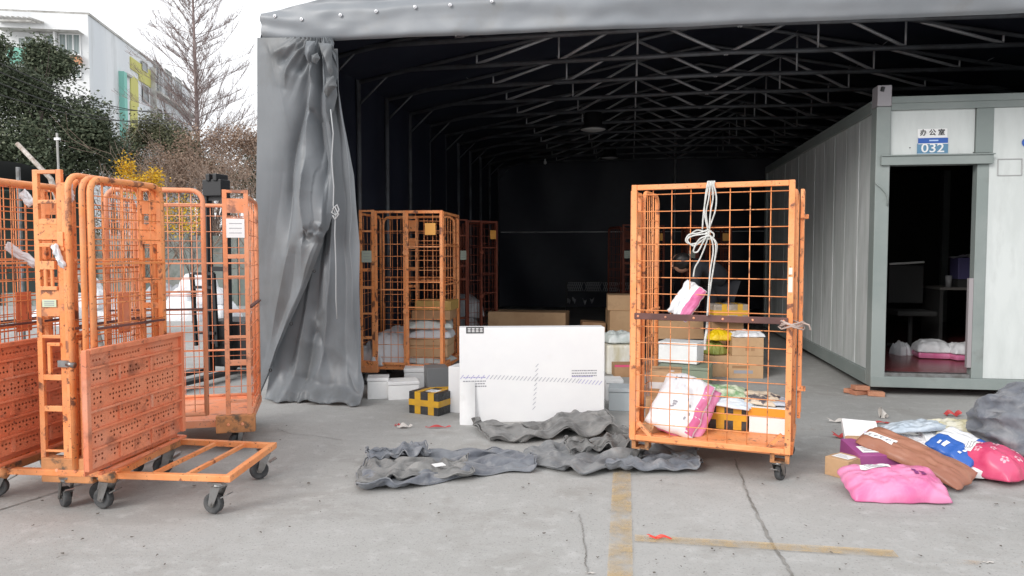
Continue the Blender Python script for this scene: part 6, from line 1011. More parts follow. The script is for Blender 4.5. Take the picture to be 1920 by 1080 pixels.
[19,13,4,-17,10,-17,12,-20,15,-19,27,-19,26,-18,22,-18,22,-18,15,-13,6,-10,13,-10,20,-11,16,-13,7,-11,-2,-13,14,-6,13,-10,16,-10,15,-6,7,-5,8,-3,6,-3,-1,-5,-4,-12,5,-1,-9,0,5,-8,8,9,0,-10,2,4,11,7,-9,-9,-1,7,-1,3,-2,1,2,-4,-7,-9,-1,-8,5,11,-2,-7,10,-6,6,0,4,7,6,-11,-7,4,1,-5,-6,-2,4,0,-4,-7,-9,2,-1,7,13,-6,4,-5,2,7,-2,6,2,6,-5,-9,-5,-2,-4,-3,-1,6,3,-1,-11,-3,6,-2,3,10,-3,-5,9,-2,6,5,3,3,4,-2,-4,-3,-5,-11,5,2,3,2,-8,-8,-2,6,-1,1,0,-6,0,4,4,9,9,-2,-2,-2,-3,-1,-3,-5,-1,15,1,0,0,-7,-7,4,1,-6,-4,-6,-1,3,5,6,10,3,4,-1,0,6,-4,-13,-9,4,15,0,0,-2,-8,-5,13,-2,-10,-6,-9,0,4,6,7,10,6,6,-4,-4,-2,6,-11,-13,7,5,-2,4,-1,-8,-6,18,0,-15,-8,-5,2,9,6,5,14,7,0,-5,-3,-3,1,-1,-16,-7,3,7,-3,2,-6,-4,14,6,-13,-9,-2,8,4,4,7,14,4,-7,-4,5,3,-1,-10,-7,-10,-5,-1,4,-1,-5,-2,9,13,-6,-6,-1,5,12,4,1,1,-3,-6,-3,8,6,0,-7,-12,-1,-3,-5,-8,6,-1,-6,6,18,1,-3,-1,7,4,-1,-10,-1,-6,-4,0,11,7,-2,-8,-8,7,-4,-6,-9,2,2,-8,5,19,9,4,1,-2,-9,-1,-9,-1,-2,-3,-4,11,11,4,-13,-9,8,-4,-8,-5,0,1,-1,-3,13,11,7,3,-8,-5,-9,-3,4,-4,-5,-2,13,13,6,-13,-11,5,-5,-2,-6,4,5,-4,-4,10,0,4,6,-3,-8,-2,2,2,2,-2,-10,13,13,4,-9,-13,-4,-4,-2,3,6,6,-6,8,7,-8,-2,7,-4,-6,6,5,5,-8,0,-13,9,11,6,-8,-12,-5,-3,4,4,5,1,-10,28,7,-9,-13,5,-5,5,4,7,4,-14,-11,-5,5,12,5,-7,-12,-4,-2,1,1,3,1,-10,40,11,-5,-13,-10,6,2,6,4,1,-8,-9,0,-3,7,2,-9,-9,-2,-4,-5,0,2,0,-8,36,15,1,-8,-13,6,7,3,0,0,1,-8,1,-1,1,2,-10,-8,-4,-8,-2,3,-2,-5,-6,18,14,9,3,-10,8,5,-5,-9,4,13,-2,-4,7,4,-1,-10,-3,-1,-10,-11,-1,0,0,-7,-5,9,10,9,6,-1,-5,-3,-9,9,16,-3,-4,2,9,5,-2,-1,-1,-11,-11,-4,0,0,-10,-13,6,5,9,5,-2,-1,-8,-1,12,12,-5,-3,-2,1,4,3,10,1,-10,-3,-4,-4,-6,-13,-8,1,3,5,4,3,-7,-2,9,11,0,4,-5,-3,0,2,3,9,4,-7,-8,-6,-5,-2,-11,-1,0,3,4,2,-1,-4,-2,10,12,-4,3,4,0,4,1,3,7,-2,-14,-7,-2,3,-9,-6,-4,2,5,4,6,-2,-4,-6,8,8,8,8,5,0,0,3,4,4,-4,-13,-7,-1,-7,1,-6,-13,8,10,3,5,1,-10,-4,11,6,10,8,6,-4,-4,-1,0,1,1,-7,-9,0,-1,-2,-8,-8,10,9,2,1,-2,-7,-5,14,8,2,6,1,-13,-11,-3,-4,1,4,2,-6,5,3,0,-8,7,9,5,-3,-10,-7,-6,8,13,-3,3,7,-4,-19,-14,-5,-4,0,6,4,1,4,5,7,-4,21,5,-4,-11,-14,-10,3,10,13,-9,1,8,-5,-18,-11,0,3,-10,2,4,8,2,9,3,8,10,3,-14,-13,-11,-1,8,12,5,-11,-2,8,0,-13,-8,6,2,-12,-1,7,8,5,1,10,0,-5,-1,-13,-8,0,6,10,1,6,-10,-7,9,3,-8,-5,8,4,-11,-3,7,11,3,3,4,-5,-20,1,-6,0,6,8,2,-5,5,-3,-10,4,9,-6,-4,7,7,-5,-4,5,10,4,2,-1,-5,-24,4,-3,2,1,8,0,-8,2,0,-7,1,9,2,-1,-2,10,2,-2,3,10,5,-2,-1,-4,-23,-3,0,-2,-1,5,1,7,-4,-6,-10,-2,9,1,1,5,11,4,2,2,9,5,-5,-2,5,-35,-5,-6,-3,0,3,6,11,0,-4,2,10,3,-14,-7,8,8,6,3,2,-1,3,-8,-15,-10,3,2,-5,-2,12,4,-8,7,1,9,3,-10,-10,3,7,6,-4,-2,1,3,-5,-18,-5,8,10,-2,-3,0,-5,10,0,2,6,-2,-10,4,1,-2,-3,-9,-2,5,2,-2,-12,-1,7,14,-11,-5,-2,8,5,-5,5,4,-3,1,-8,0,-1,-5,-4,0,5,3,0,-7,1,7,6,-3,-11,2,0,5,2,4,1,-7,-4,-2,-2,2,2,4,2,3,3,-4,-7,1,5,-3,-5,-2,-1,9,8,-5,-3,-4,-1,-3,-1,-1,3,0,9,-5,4,8,2,-7,0,-6,-6,-1,9,-2,2,10,-3,-3,-3,-1,0,2,-10,4,-3,9,-7,8,4,4,2,-14,-7,-1,0,8,-3,4,11,4,-1,-3,-2,2,-4,-12,-4,1,6,-5,10,2,2,8,-16,-8,4,-4,6,0,7,13,3,-4,-4,-1,5,2,-14,-9,-4,0,0,7,4,4,9,-15,-9,0,1,4,7,5,12,2,-6,-5,2,5,3,-11,-8,-11,4,-4,4,5,3,10,-8,-6,-2,3,9,6,4,-1,-4,-7,-3,8,7,1,-5,-16,-8,5,-1,-4,3,4,14,-1,-5,0,5,5,3,-8,-5,-7,-2,2,6,8,-1,-3,-16,2,-4,2,0,-2,1,11,9,3,1,-1,-4,-5,-7,-4,-3,-1,1,7,10,5,-13,-10,5,-3,-1,-1,3,1,2,6,5,3,-5,-6,-6,0,3,3,-8,-2,6,13,4,-14,-8,4,0,0,-4,3,4,-2,0,1,5,-2,-7,-3,5,7,2,-5,-8,7,13,1,-12,-9,0,0,0,0,4,8,3,-7,-2,5,-6,-3,8,7,2,-10,9,-13,7,11,-3,-11,-8,0,5,2,2,1,-4,30,-10,-13,0,-2,5,6,7,-5,-10,-8,-4,3,10,5,-8,-10,2,2,2,-6,0,1,46,-6,-15,-8,-1,7,6,2,-3,-3,-10,-12,2,5,7,-9,-7,3,1,-9,0,4,2,40,0,-7,-11,-1,6,3,-9,-6,8,-11,1,-1,6,-2,-7,-4,-3,-5,-3,2,5,-4,24,4,-1,5,-1,-1,-7,-8,-4,14,-5,-5,9,8,2,-5,-2,-3,-10,-10,2,1,0,2,9,4,3,0,-5,-10,-8,4,14,-1,-2,1,8,6,0,1,0,-11,-12,0,2,2,-14,8,6,2,-4,-5,-7,1,1,7,-5,-1,0,2,6,2,5,5,-12,-2,-4,1,3,-12,0,4,2,4,-7,-3,10,-6,-3,6,-4,-3,0,0,1,6,3,3,-9,-1,-1,1,-3,1,4,8,-5,-7,-1,11,-3,-6,2,4,1,-2,0,2,6,2,-7,-7,0,-2,2,0,7,1,5,3,-10,-7,6,8,-5,5,7,-2,0,1,3,3,1,-6,-8,0,-1,-2,-1,12,0,5,2,-10,-7,4,3,7,7,5,-5,-3,1,3,0,1,-5,-5,-1,-2,-4,4,11,1,-3,-2,-9,2,7,2,-3,6,1,-12,-7,-5,0,6,3,0,0,5,-3,-1,16,6,-4,-12,-8,-2,1,10,-5,4,1,-6,-14,-9,0,0,3,2,4,1,5,11,5,19,-6,-13,-17,-8,1,8,9,-2,-6,4,-4,-14,-2,3,-4,0,5,2,3,1,6,12,14,-16,-13,-11,-2,6,9,5,-10,-1,-1,3,-7,2,-3,4,-7,1,5,10,4,-1,9,-7,-13,-7,-2,8,-2,12,-2,-11,-1,6,-4,3,-2,7,3,-8,3,6,8,4,1,0,-21,-6,-1,5,-5,4,12,-10,-5,7,-7,3,0,5,6,4,-4,2,4,10,1,2,-4,-24,-2,0,0,8,6,-7,-3,2,-8,-3,7,1,1,6,8,4,-2,3,10,6,-6,-2]], 34, 24),
([[-224,11,-2,-10,10,-9,10,-9,11,-10,8,-7,7,-8,4,-6,3,-6,4,-6,7,-9,9,-9,11,-10,12,-10,10,-9,8,-9,10,-9,12,-9,13,-10,13,-8,12,-8,10,-9,6,-7,8,-6,7,-7,8,-10,12,-10,13,-11,13,-18,10,-1,0,0,0,0,0,-5,-4,-1,1,1,2,3,0,0,0,2,5,5,2,-1,-3,-1,2,5,4,3,3,-10,-1,-1,0,-1,-2,-1,-3,-1,-2,0,2,2,2,1,0,0,3,4,1,3,0,-2,1,4,5,2,4,4,-13,-1,-1,0,-2,-2,-2,-2,-2,0,1,1,2,2,2,1,0,1,0,4,6,1,-1,0,4,2,2,4,5,-13,-1,0,-1,-3,-2,-2,-2,-1,1,1,2,1,1,2,0,-1,0,3,5,4,-4,6,0,2,2,1,-3,-2,3,1,-1,-2,-3,-2,-3,-2,1,2,2,1,0,1,-2,0,1,2,3,2,-6,-1,4,9,1,3,-1,-1,-1,5,1,-1,-5,-4,-4,-1,1,4,1,3,1,-1,-1,-1,0,2,0,1,-5,-2,3,4,7,4,0,-1,0,1,6,3,-2,-3,-5,-4,-1,2,2,4,1,0,-2,-1,-1,-1,-2,-1,1,0,1,2,6,4,0,-2,-1,2,1,10,2,0,0,-6,-3,-2,2,4,2,0,-1,-2,-3,-1,-2,-2,1,1,-1,3,6,3,0,-2,-3,0,3,1,7,-2,6,1,-3,-3,0,2,3,1,0,-1,-2,-2,-2,-3,-1,2,2,0,3,4,0,-2,-4,-1,0,3,1,9,0,-2,2,5,-3,0,3,0,5,-2,-1,-4,2,-5,-3,-2,6,1,-1,-1,2,2,-5,-2,-1,1,2,2,12,1,0,1,0,0,1,2,3,0,0,-1,-2,-3,1,-5,2,-2,-2,3,-3,3,1,-4,-2,-1,1,-3,4,15,1,-1,3,0,1,1,2,3,1,0,-2,-2,-3,-1,-1,-1,-2,-2,-1,0,1,2,-3,-2,-4,-2,0,5,17,0,2,1,4,-1,2,2,2,1,0,-2,-4,-1,-1,-2,-1,-2,-3,-1,0,2,1,-1,-6,-3,-3,0,5,23,-2,1,0,1,2,3,2,1,2,0,0,-4,-3,1,-4,-2,-1,-2,-1,-1,2,-4,-2,1,-5,-1,0,5,26,-3,0,-3,1,3,4,1,3,-1,-1,-4,2,1,-2,-3,-4,-1,-1,-2,0,0,-2,-2,3,-5,-1,1,4,27,-3,-3,-1,0,2,3,4,-2,-2,0,-2,2,0,-1,-2,-4,-2,-1,-1,1,0,-2,-2,3,-2,-1,1,4,23,-4,-4,-2,1,3,2,2,0,0,-1,0,0,-1,0,-2,-4,-2,0,0,2,0,-2,-2,-1,3,1,-1,4,20,-5,-4,-2,1,3,3,1,-1,2,-1,-1,0,-1,0,-3,-4,1,1,1,0,1,-1,-2,-3,0,2,3,3,17,-4,-5,-1,1,1,6,4,-2,0,-1,-2,-1,0,-1,-3,-1,0,2,1,1,-1,1,-2,-3,-1,1,3,4,14,-4,-3,0,1,2,6,5,-2,0,-3,-2,-1,-2,-2,-1,-1,0,1,2,2,0,0,-1,-2,-1,0,4,2,11,-4,-1,0,2,3,4,3,3,-1,-4,-2,-2,-2,-2,-2,0,0,2,1,4,1,-4,0,0,0,0,3,0,11,-4,-1,0,3,4,5,3,-1,2,-3,-3,-3,-2,-4,-4,-1,3,1,3,4,2,-1,-4,-2,2,1,1,-2,13,-3,-1,-1,3,3,4,1,2,4,-3,-2,-3,-3,-4,-5,-1,3,1,4,2,2,0,-4,-2,1,-2,2,-1,15,-3,-2,1,2,3,4,1,2,1,0,-1,-3,-3,-6,-3,0,1,2,4,2,0,-3,-5,0,2,-3,1,0,16,-2,-1,0,-1,5,5,2,-1,-1,2,2,-3,-7,-3,-2,0,0,2,3,2,-1,-3,-4,-1,1,0,-2,3,15,0,-2,0,-1,2,2,1,2,2,3,1,-2,-9,-2,-1,0,1,2,0,2,1,-2,-5,-3,1,-5,5,2,15,0,-2,-1,0,2,2,3,0,2,2,1,-7,-3,-1,0,0,1,1,0,0,1,-2,-3,-5,0,-2,-2,6,19,0,-4,-2,1,1,3,3,1,0,3,-3,-4,0,-1,-1,0,1,1,1,0,-2,-1,-7,1,-4,-4,1,5,22,-3,-1,-2,0,-1,6,1,2,1,1,0,-2,0,-2,-2,0,0,2,1,0,-1,-4,-5,-4,-4,-3,2,6,24,-3,-2,-2,0,-1,5,2,0,2,4,0,-1,1,-2,-3,-1,-1,1,1,1,-3,-4,-1,-5,-5,-1,1,5,24,-3,-1,-2,-1,-1,-1,5,3,1,2,2,2,-3,-5,0,-3,2,2,2,1,-2,-4,-6,-6,-2,2,-1,7,22,-1,-1,-1,-3,-1,-1,-1,4,4,2,3,1,-2,-6,-4,-2,2,3,6,1,1,-3,-6,-6,-2,-1,1,4,22,-1,0,-2,-1,-1,-2,-2,0,5,4,2,1,-4,-5,-3,-2,2,5,4,2,2,-3,-6,-7,-1,0,-1,4,27,0,-1,-1,-4,0,-1,-3,-2,4,4,0,-2,-2,-4,-3,-1,2,3,1,6,2,-4,-7,-6,-1,0,1,4,30,3,-1,-3,-1,0,-3,-4,-2,2,2,-1,0,-2,-4,-4,0,0,2,2,0,4,-4,-7,-3,-1,2,0,5,31,0,2,-4,2,-1,-3,-4,-2,1,1,0,1,-6,-1,-5,-5,6,-2,0,-2,2,-2,-2,-2,-1,0,3,5,29,2,0,-2,1,-1,-2,-3,-1,0,0,1,2,-2,-7,-6,-3,-1,-1,-4,2,1,0,0,-1,0,2,2,4,-427,1,1,0,1,-1,-2,-3,-1,-1,-1,2,3,0,-2,2,1,6,7,5,1,-2,0,0,-2,3,3,-10,0,0,1,0,-1,-1,-3,-1,0,1,1,3,0,-1,1,1,7,6,2,-1,-3,-6,-1,10,4,3,-10,-1,0,0,-1,-1,-2,-2,0,1,1,1,3,1,0,-1,4,4,-2,3,-1,-3,-2,5,4,7,5,-9,-1,-2,-1,-2,-1,-2,-1,0,1,2,1,1,3,2,0,-2,1,2,4,1,-1,0,4,7,2,2,-7,-1,-2,-2,-3,-1,-2,0,1,1,1,2,1,2,1,-1,-2,2,3,-2,0,2,7,3,2,-1,3,-1,-1,-3,-2,-3,-2,0,0,2,1,1,1,0,2,-4,0,2,-3,0,-2,1,3,7,5,3,3,-7,10,-1,-4,-5,-4,-2,1,5,2,1,1,0,-2,-2,0,1,-4,2,-3,0,2,3,7,5,1,-1,-4,15,1,-5,-5,-4,-1,1,3,3,2,0,-2,-2,-1,-4,-2,1,0,0,1,3,5,3,2,-1,-4,0,20,0,-1,-4,-6,-1,2,4,2,0,-4,0,-2,-5,-2,-2,3,3,-1,2,5,3,-1,-3,-3,-1,1,20,2,-4,-1,-5,1,3,4,1,-4,-1,-1,-3,-3,-3,0,3,2,1,2,4,1,-5,-1,-4,0,1,12,0,7,1,-3,0,2,0,7,-4,0,-3,-5,1,-4,1,3,1,-4,2,3,1,-3,-4,-2,-1,2,15,0,3,1,1,1,2,2,2,-1,-2,-2,-5,-1,-1,1,-2,2,-4,-2,2,3,-4,0,-3,2,0,12,4,1,2,2,1,2,3,1,0,-2,-4,-4,-1,1,-4,-2,-2,2,-3,2,-1,1,-3,1,-3,2,17,0,1,5,2,1,2,1,1,-1,-2,-4,-1,-1,-2,-3,-2,-3,0,1,1,-2,-2,2,0,-5,1,21,0,0,1,6,2,2,1,1,1,-1,-4,-6,0,-1,-1,-4,-1,-2,1,0,0,-2,1,-3,-1,1,24,-5,-1,5,5,2,-1,4,0,-2,-4,1,0,0,-4,-2,-2,-3,-1,0,1,0,-1,-3,1,-1,1,25,-3,-2,0,2,3,4,-1,-1,-1,-2,1,0,-2,-1,-2,-4,0,-1,1,1,-1,0,-2,-4,5,1,20,-3,-3,0,3,2,1,3,1,-2,-1,0,-1,-1,-1,-3,-3,-1,2,1,1,-1,0,-1,-4,1,5,16,-4,-1,1,0,4,1,1,2,-1,-2,0,-1,-1,-2,-4,1,1,1,1,2,-1,0,-1,-3,-1,1,17,-3,0,1,1,4,1,1,1,-1,-3,-1,0,-1,-4,0,-1,3,1,1,1,0,-1,-4,0,0,1,15,-2,0,2,3,3,4,-1,0,-2,-3,-1,-1,-3,-3,-1,1,2,3,1,2,0,-1,-3,-3,0,1,14,0,0,2,3,4,4,0,-1,-3,-2,-3,-1,-3,-4,0,2,1,3,3,1,-5,2,-1,-2,-1,1,14,-1,0,2,4,6,3,-1,0,-3,-2,-4,-2,-4,-4,-3,4,0,5,3,1,-1,-4,-2,1,1,-1,14,0,0,3,3,5,4,-1,1,-2,-3,-4,-3,-5,-4,-1,1,3,4,1,1,0,-4,-2,1,-3,1,16,0,0,3,2,2,-1,5,1,0,0,-5,-7,-2,-2,0,1,2,3,0,0,-6,-1,0,0,-2,1,17,0,0,2,2,5,-2,2,-1,3,1,-7,-5,-1,-2,-1,1,2,2,2,-1,-2,-6,-1,0,-2,2,18,-2,1,1,0,3,1,1,2,2,0,-6,-3,-2,-1,0,1,2,1,1,-1,-3,-4,-2,-4,2,2,18,-1,-1,1,0,4,1,1,1,3,-2,-5,-1,-2,0,0,1,1,1,0,0,-4,-3,-6,0,-2,6,17,-2,-1,1,0,5,3,-1,0,3,-2,-3,0,-2,0,0,0,1,2,0,-2,-5,-4,-2,1,-4,6,18,-3,-1,-1,1,5,4,-1,1,3,-1,-2,-1,-1,-2,0,0,2,1,0,-3,-3,-5,-4,-3,0,1,24,-2,-2,-1,2,4,4,1,1,3,-1,-1,0,-2,-3,0,0,1,2,-1,-2,-3,-5,-7,-2,0,-1,28,-2,-2,0,1,1,4,3,1,2,1,0,-2,-3,-1,-4,1,4,3,1,0,-3,-6,-6,-5,-2,2,25,-1,-1,0,-1,-1,3,2,1,3,2,1,-1,-5,-3,-3,1,6,3,2,1,-1,-6,-6,-3,-2,-1,23,-1,1,-2,0,0,-2,1,4,1,3,2,-2,-4,-4,-3,1,8,2,0,0,-2,-3,-5,-2,-2,-1,28,-1,-1,0,0,-1,-2,0,1,2,1,0,-1,-4,-4,-2,-1,8,3,1,0,-1,-4,-7,-7,2,1,35,0,-4,2,0,-3,-3,0,1,1,0,-1,-2,-4,-6,-6,6,0,4,3,-5,3,-3,-8,0,-1,2,36,1,-5,5,0,-2,-2,-2,-1,1,0,-3,-4,-7,-5,0,-1,3,4,1,-3,0,-3,-6,1,4,1],
[-136,-2,4,4,3,4,6,4,7,5,8,5,7,5,7,5,6,5,8,4,9,4,9,2,8,2,7,1,7,0,8,2,11,2,12,2,13,0,12,-2,10,-3,7,-3,10,-2,12,-5,16,-6,20,-8,23,-9,21,-9,15,-4,-295,5,8,9,12,13,13,9,12,14,13,12,11,8,8,9,13,14,15,12,9,6,9,12,12,12,13,11,6,-303,6,8,10,12,13,12,10,10,15,13,12,10,9,7,9,13,14,14,12,10,8,12,13,10,8,9,10,8,-299,7,9,10,12,14,13,9,9,13,13,12,9,9,8,8,12,13,13,14,12,8,12,12,7,5,11,12,8,-294,6,9,12,13,14,13,11,6,11,12,12,9,8,8,9,9,12,15,15,15,8,4,13,10,8,13,12,9,-296,7,9,13,15,14,13,8,9,7,11,12,10,9,4,7,10,12,15,16,13,12,8,8,14,10,11,12,10,-297,7,8,14,15,14,13,9,8,9,7,12,10,7,6,6,9,11,15,13,16,14,11,12,9,10,9,11,11,-293,8,9,11,15,14,12,8,6,9,11,11,9,9,7,4,6,10,13,15,17,14,12,12,9,8,8,10,12,-285,9,9,6,14,13,11,8,8,10,12,12,10,9,8,5,3,7,11,15,16,15,13,11,10,8,8,8,12,-275,6,3,11,13,12,11,5,8,12,14,13,12,9,6,5,5,8,8,13,15,12,13,11,10,11,8,9,11,-276,6,9,10,13,10,9,5,9,14,14,14,13,11,8,4,4,6,8,9,11,13,12,10,13,10,10,10,11,-278,8,8,10,12,11,9,6,9,14,16,15,15,12,7,4,5,3,5,8,8,14,12,11,13,10,11,9,11,-278,9,8,9,12,11,9,5,10,15,17,16,16,14,9,3,3,4,4,-1,12,14,13,12,12,9,10,9,12,-280,10,10,10,8,13,9,7,10,14,16,17,17,15,10,3,2,4,1,4,7,15,14,13,9,10,9,9,12,-277,8,10,10,11,11,9,8,9,14,15,16,16,15,11,2,4,4,2,4,7,15,12,12,11,10,9,10,10,-275,10,11,10,10,10,8,11,9,13,13,13,14,13,9,7,6,4,4,2,10,13,19,14,2,12,9,8,10,-273,12,12,11,10,9,8,6,11,11,12,13,9,12,11,8,6,6,3,7,10,17,19,13,4,6,9,8,9,-269,14,12,11,8,8,9,9,12,5,10,10,9,10,10,10,7,7,6,8,12,18,20,13,9,1,4,9,9,-266,15,11,11,8,6,8,9,8,12,5,9,8,9,10,10,8,10,6,11,13,18,19,13,11,5,3,4,9,-263,14,11,11,7,8,1,9,11,4,12,7,8,9,10,10,11,10,7,11,13,15,19,14,11,6,4,4,10,-261,15,11,9,8,6,2,8,10,0,11,10,8,7,12,11,11,11,9,11,11,10,18,16,11,7,2,9,11,-259,15,9,10,7,6,6,8,3,-1,13,8,8,10,10,12,12,11,9,7,13,8,17,14,11,9,7,9,11,-260,13,11,10,9,5,7,6,-7,6,12,10,9,10,11,12,12,9,8,9,12,5,15,14,12,10,9,10,14,-263,13,11,12,8,3,5,0,7,2,10,10,10,12,11,10,11,8,9,10,7,10,13,12,12,9,10,14,16,-268,13,12,13,8,4,2,2,6,6,8,8,12,13,8,12,9,8,10,9,8,11,12,10,10,11,11,14,17,-273,14,13,13,6,5,3,5,6,2,8,11,13,8,13,12,8,10,9,9,9,11,11,10,7,10,14,12,17,-277,16,14,11,10,1,5,5,4,5,8,11,14,6,15,13,10,11,6,9,9,11,11,9,8,9,9,15,16,-278,17,15,13,11,4,0,5,4,5,8,11,9,13,14,15,10,11,6,7,9,12,10,8,4,11,11,13,14,-275,18,14,13,12,6,-2,6,4,7,4,8,10,16,15,14,12,11,10,5,7,12,9,6,9,8,7,12,15,-274,16,16,14,13,4,4,6,3,4,8,10,8,15,15,13,13,11,10,8,9,10,9,6,3,6,8,11,16,-274,15,15,17,15,10,5,2,6,4,5,9,12,12,14,13,13,14,13,11,8,9,7,4,3,4,6,10,15,-275,15,15,18,17,14,10,-1,1,6,7,7,10,14,13,14,14,15,15,13,10,9,6,3,2,3,2,8,14,-275,15,15,19,16,15,11,7,-2,3,6,7,11,14,12,15,16,16,17,13,10,8,5,0,-1,5,6,5,11,-275,15,15,19,17,14,11,9,6,-2,5,7,11,12,13,16,17,17,13,14,11,4,6,0,-3,7,6,7,9,-274,14,17,17,14,14,11,10,6,5,-1,9,10,13,15,16,19,16,12,10,8,7,4,-3,2,7,8,7,9,-271,12,16,16,14,12,10,10,6,5,7,9,7,14,15,17,19,14,11,6,5,3,5,-1,7,9,8,9,10,-270,15,13,13,12,10,10,11,8,4,7,9,11,13,15,17,17,14,11,-1,-3,4,7,7,9,10,11,10,11,-269,14,14,9,10,8,10,11,7,6,6,10,12,14,15,16,19,14,1,-2,-2,4,10,9,11,12,12,11,12,-266,7,9,12,13,13,12,10,13,13,12,11,8,8,10,12,13,14,10,7,6,9,11,11,9,15,11,-282,7,10,12,13,12,11,11,14,12,12,11,8,8,10,13,12,15,11,8,8,12,11,11,8,13,11,-286,8,10,12,13,13,11,9,13,14,12,9,9,7,9,13,15,13,11,10,9,12,14,8,3,11,11,-280,8,11,12,14,13,11,6,13,14,12,9,9,6,9,12,12,13,14,12,10,10,11,6,4,11,13,-276,10,11,13,14,13,10,6,11,13,12,9,9,6,8,9,12,14,15,14,11,9,6,9,8,14,15,-279,10,11,14,14,13,10,6,9,12,12,10,9,7,1,9,12,13,16,15,13,10,9,10,11,11,8,-272,10,11,14,14,12,9,8,10,8,12,11,4,4,6,9,9,15,14,17,14,11,13,10,8,7,12,-269,8,12,14,13,13,8,6,10,11,11,10,5,7,2,6,10,12,16,16,15,13,11,11,8,5,11,-260,11,6,14,10,12,7,8,11,12,9,11,9,3,5,6,8,11,14,16,16,13,11,9,7,7,10,-256,9,10,12,10,11,6,7,13,11,13,10,9,8,3,5,8,11,13,14,12,13,10,12,6,9,11,-252,9,5,12,10,10,7,9,14,12,13,13,11,4,5,5,7,8,6,14,13,13,13,8,11,9,12,-258,8,9,11,11,10,8,9,14,16,15,14,12,6,4,5,0,5,8,10,14,13,11,13,9,13,11,-263,10,10,10,11,9,8,10,15,17,16,16,14,8,2,2,2,4,6,7,14,14,13,11,10,11,11,-260,11,11,6,10,10,8,10,15,16,17,17,13,10,4,5,2,2,-3,11,14,13,13,11,12,9,10,-256,11,11,10,5,10,9,10,13,16,16,16,14,11,6,2,5,0,-2,10,15,16,13,6,13,11,10,-256,10,11,8,10,9,11,9,13,13,14,13,14,11,7,4,4,-1,4,10,16,18,14,8,4,10,9,-251,12,10,10,9,9,8,10,12,12,12,10,12,10,9,4,4,4,7,11,16,20,12,10,7,0,9,-245,12,11,9,7,8,11,12,8,9,10,6,12,11,10,8,5,6,7,11,18,20,15,4,8,7,0,-239,11,10,9,8,6,11,8,12,6,8,7,6,13,11,7,8,7,10,12,18,20,14,5,4,10,7,-244,13,11,7,7,6,10,9,4,12,6,7,4,13,10,10,10,7,10,15,14,20,8,10,9,5,6,-236,11,12,7,6,6,8,10,-1,11,10,6,4,13,10,12,12,8,8,15,9,17,14,11,5,8,6,-233,10,12,9,6,7,8,7,-4,10,10,4,9,12,12,11,11,9,10,12,13,12,13,11,9,5,10,-235,10,12,10,8,5,7,6,-7,10,10,6,12,11,11,12,9,8,10,12,7,14,15,11,10,9,8,-237,12,13,11,7,6,5,3,-4,8,10,10,11,9,12,10,9,9,10,8,11,13,12,11,11,9,12,-241,12,16,10,3,3,4,4,6,7,8,10,9,12,12,9,9,9,10,10,11,11,10,10,11,11,13,-246,13,15,10,6,4,5,4,1,7,11,8,11,14,12,9,10,9,9,10,11,10,10,8,10,12,14,-250,13,14,12,5,4,4,4,5,7,9,8,15,13,14,10,11,8,8,10,10,11,9,5,10,11,14,-251,14,15,12,9,3,0,5,5,7,8,10,16,14,14,12,10,7,8,10,10,10,9,9,6,11,10,-250,16,15,13,8,3,0,6,7,3,8,10,17,16,13,11,11,10,7,9,12,9,8,9,8,5,10,-250,16,16,14,10,2,2,6,4,5,11,9,16,14,13,13,12,10,10,9,11,8,6,4,6,6,11,-250,17,17,15,12,7,-1,4,6,4,11,12,13,14,13,14,13,13,11,10,9,7,6,6,1,6,9,-253,17,18,16,14,10,-1,3,5,6,9,11,14,13,14,15,15,14,13,10,8,7,2,5,4,6,5,-256,18,18,17,15,11,3,3,6,3,9,11,14,12,15,15,17,13,15,10,8,-2,5,5,5,6,6,-257,16,19,16,15,12,8,3,5,4,7,11,12,14,15,18,16,10,15,10,7,7,-3,5,5,6,6,-256,17,16,16,13,11,9,4,5,5,9,10,13,14,17,18,17,8,10,10,7,7,4,3,1,7,7,-253,16,16,13,10,10,9,7,4,7,10,10,14,15,17,17,16,12,6,5,3,6,5,2,8,10,8,-248,14,11,10,10,10,12,7,5,7,9,11,14,15,17,19,17,7,1,0,3,7,8,6,10,10,11],
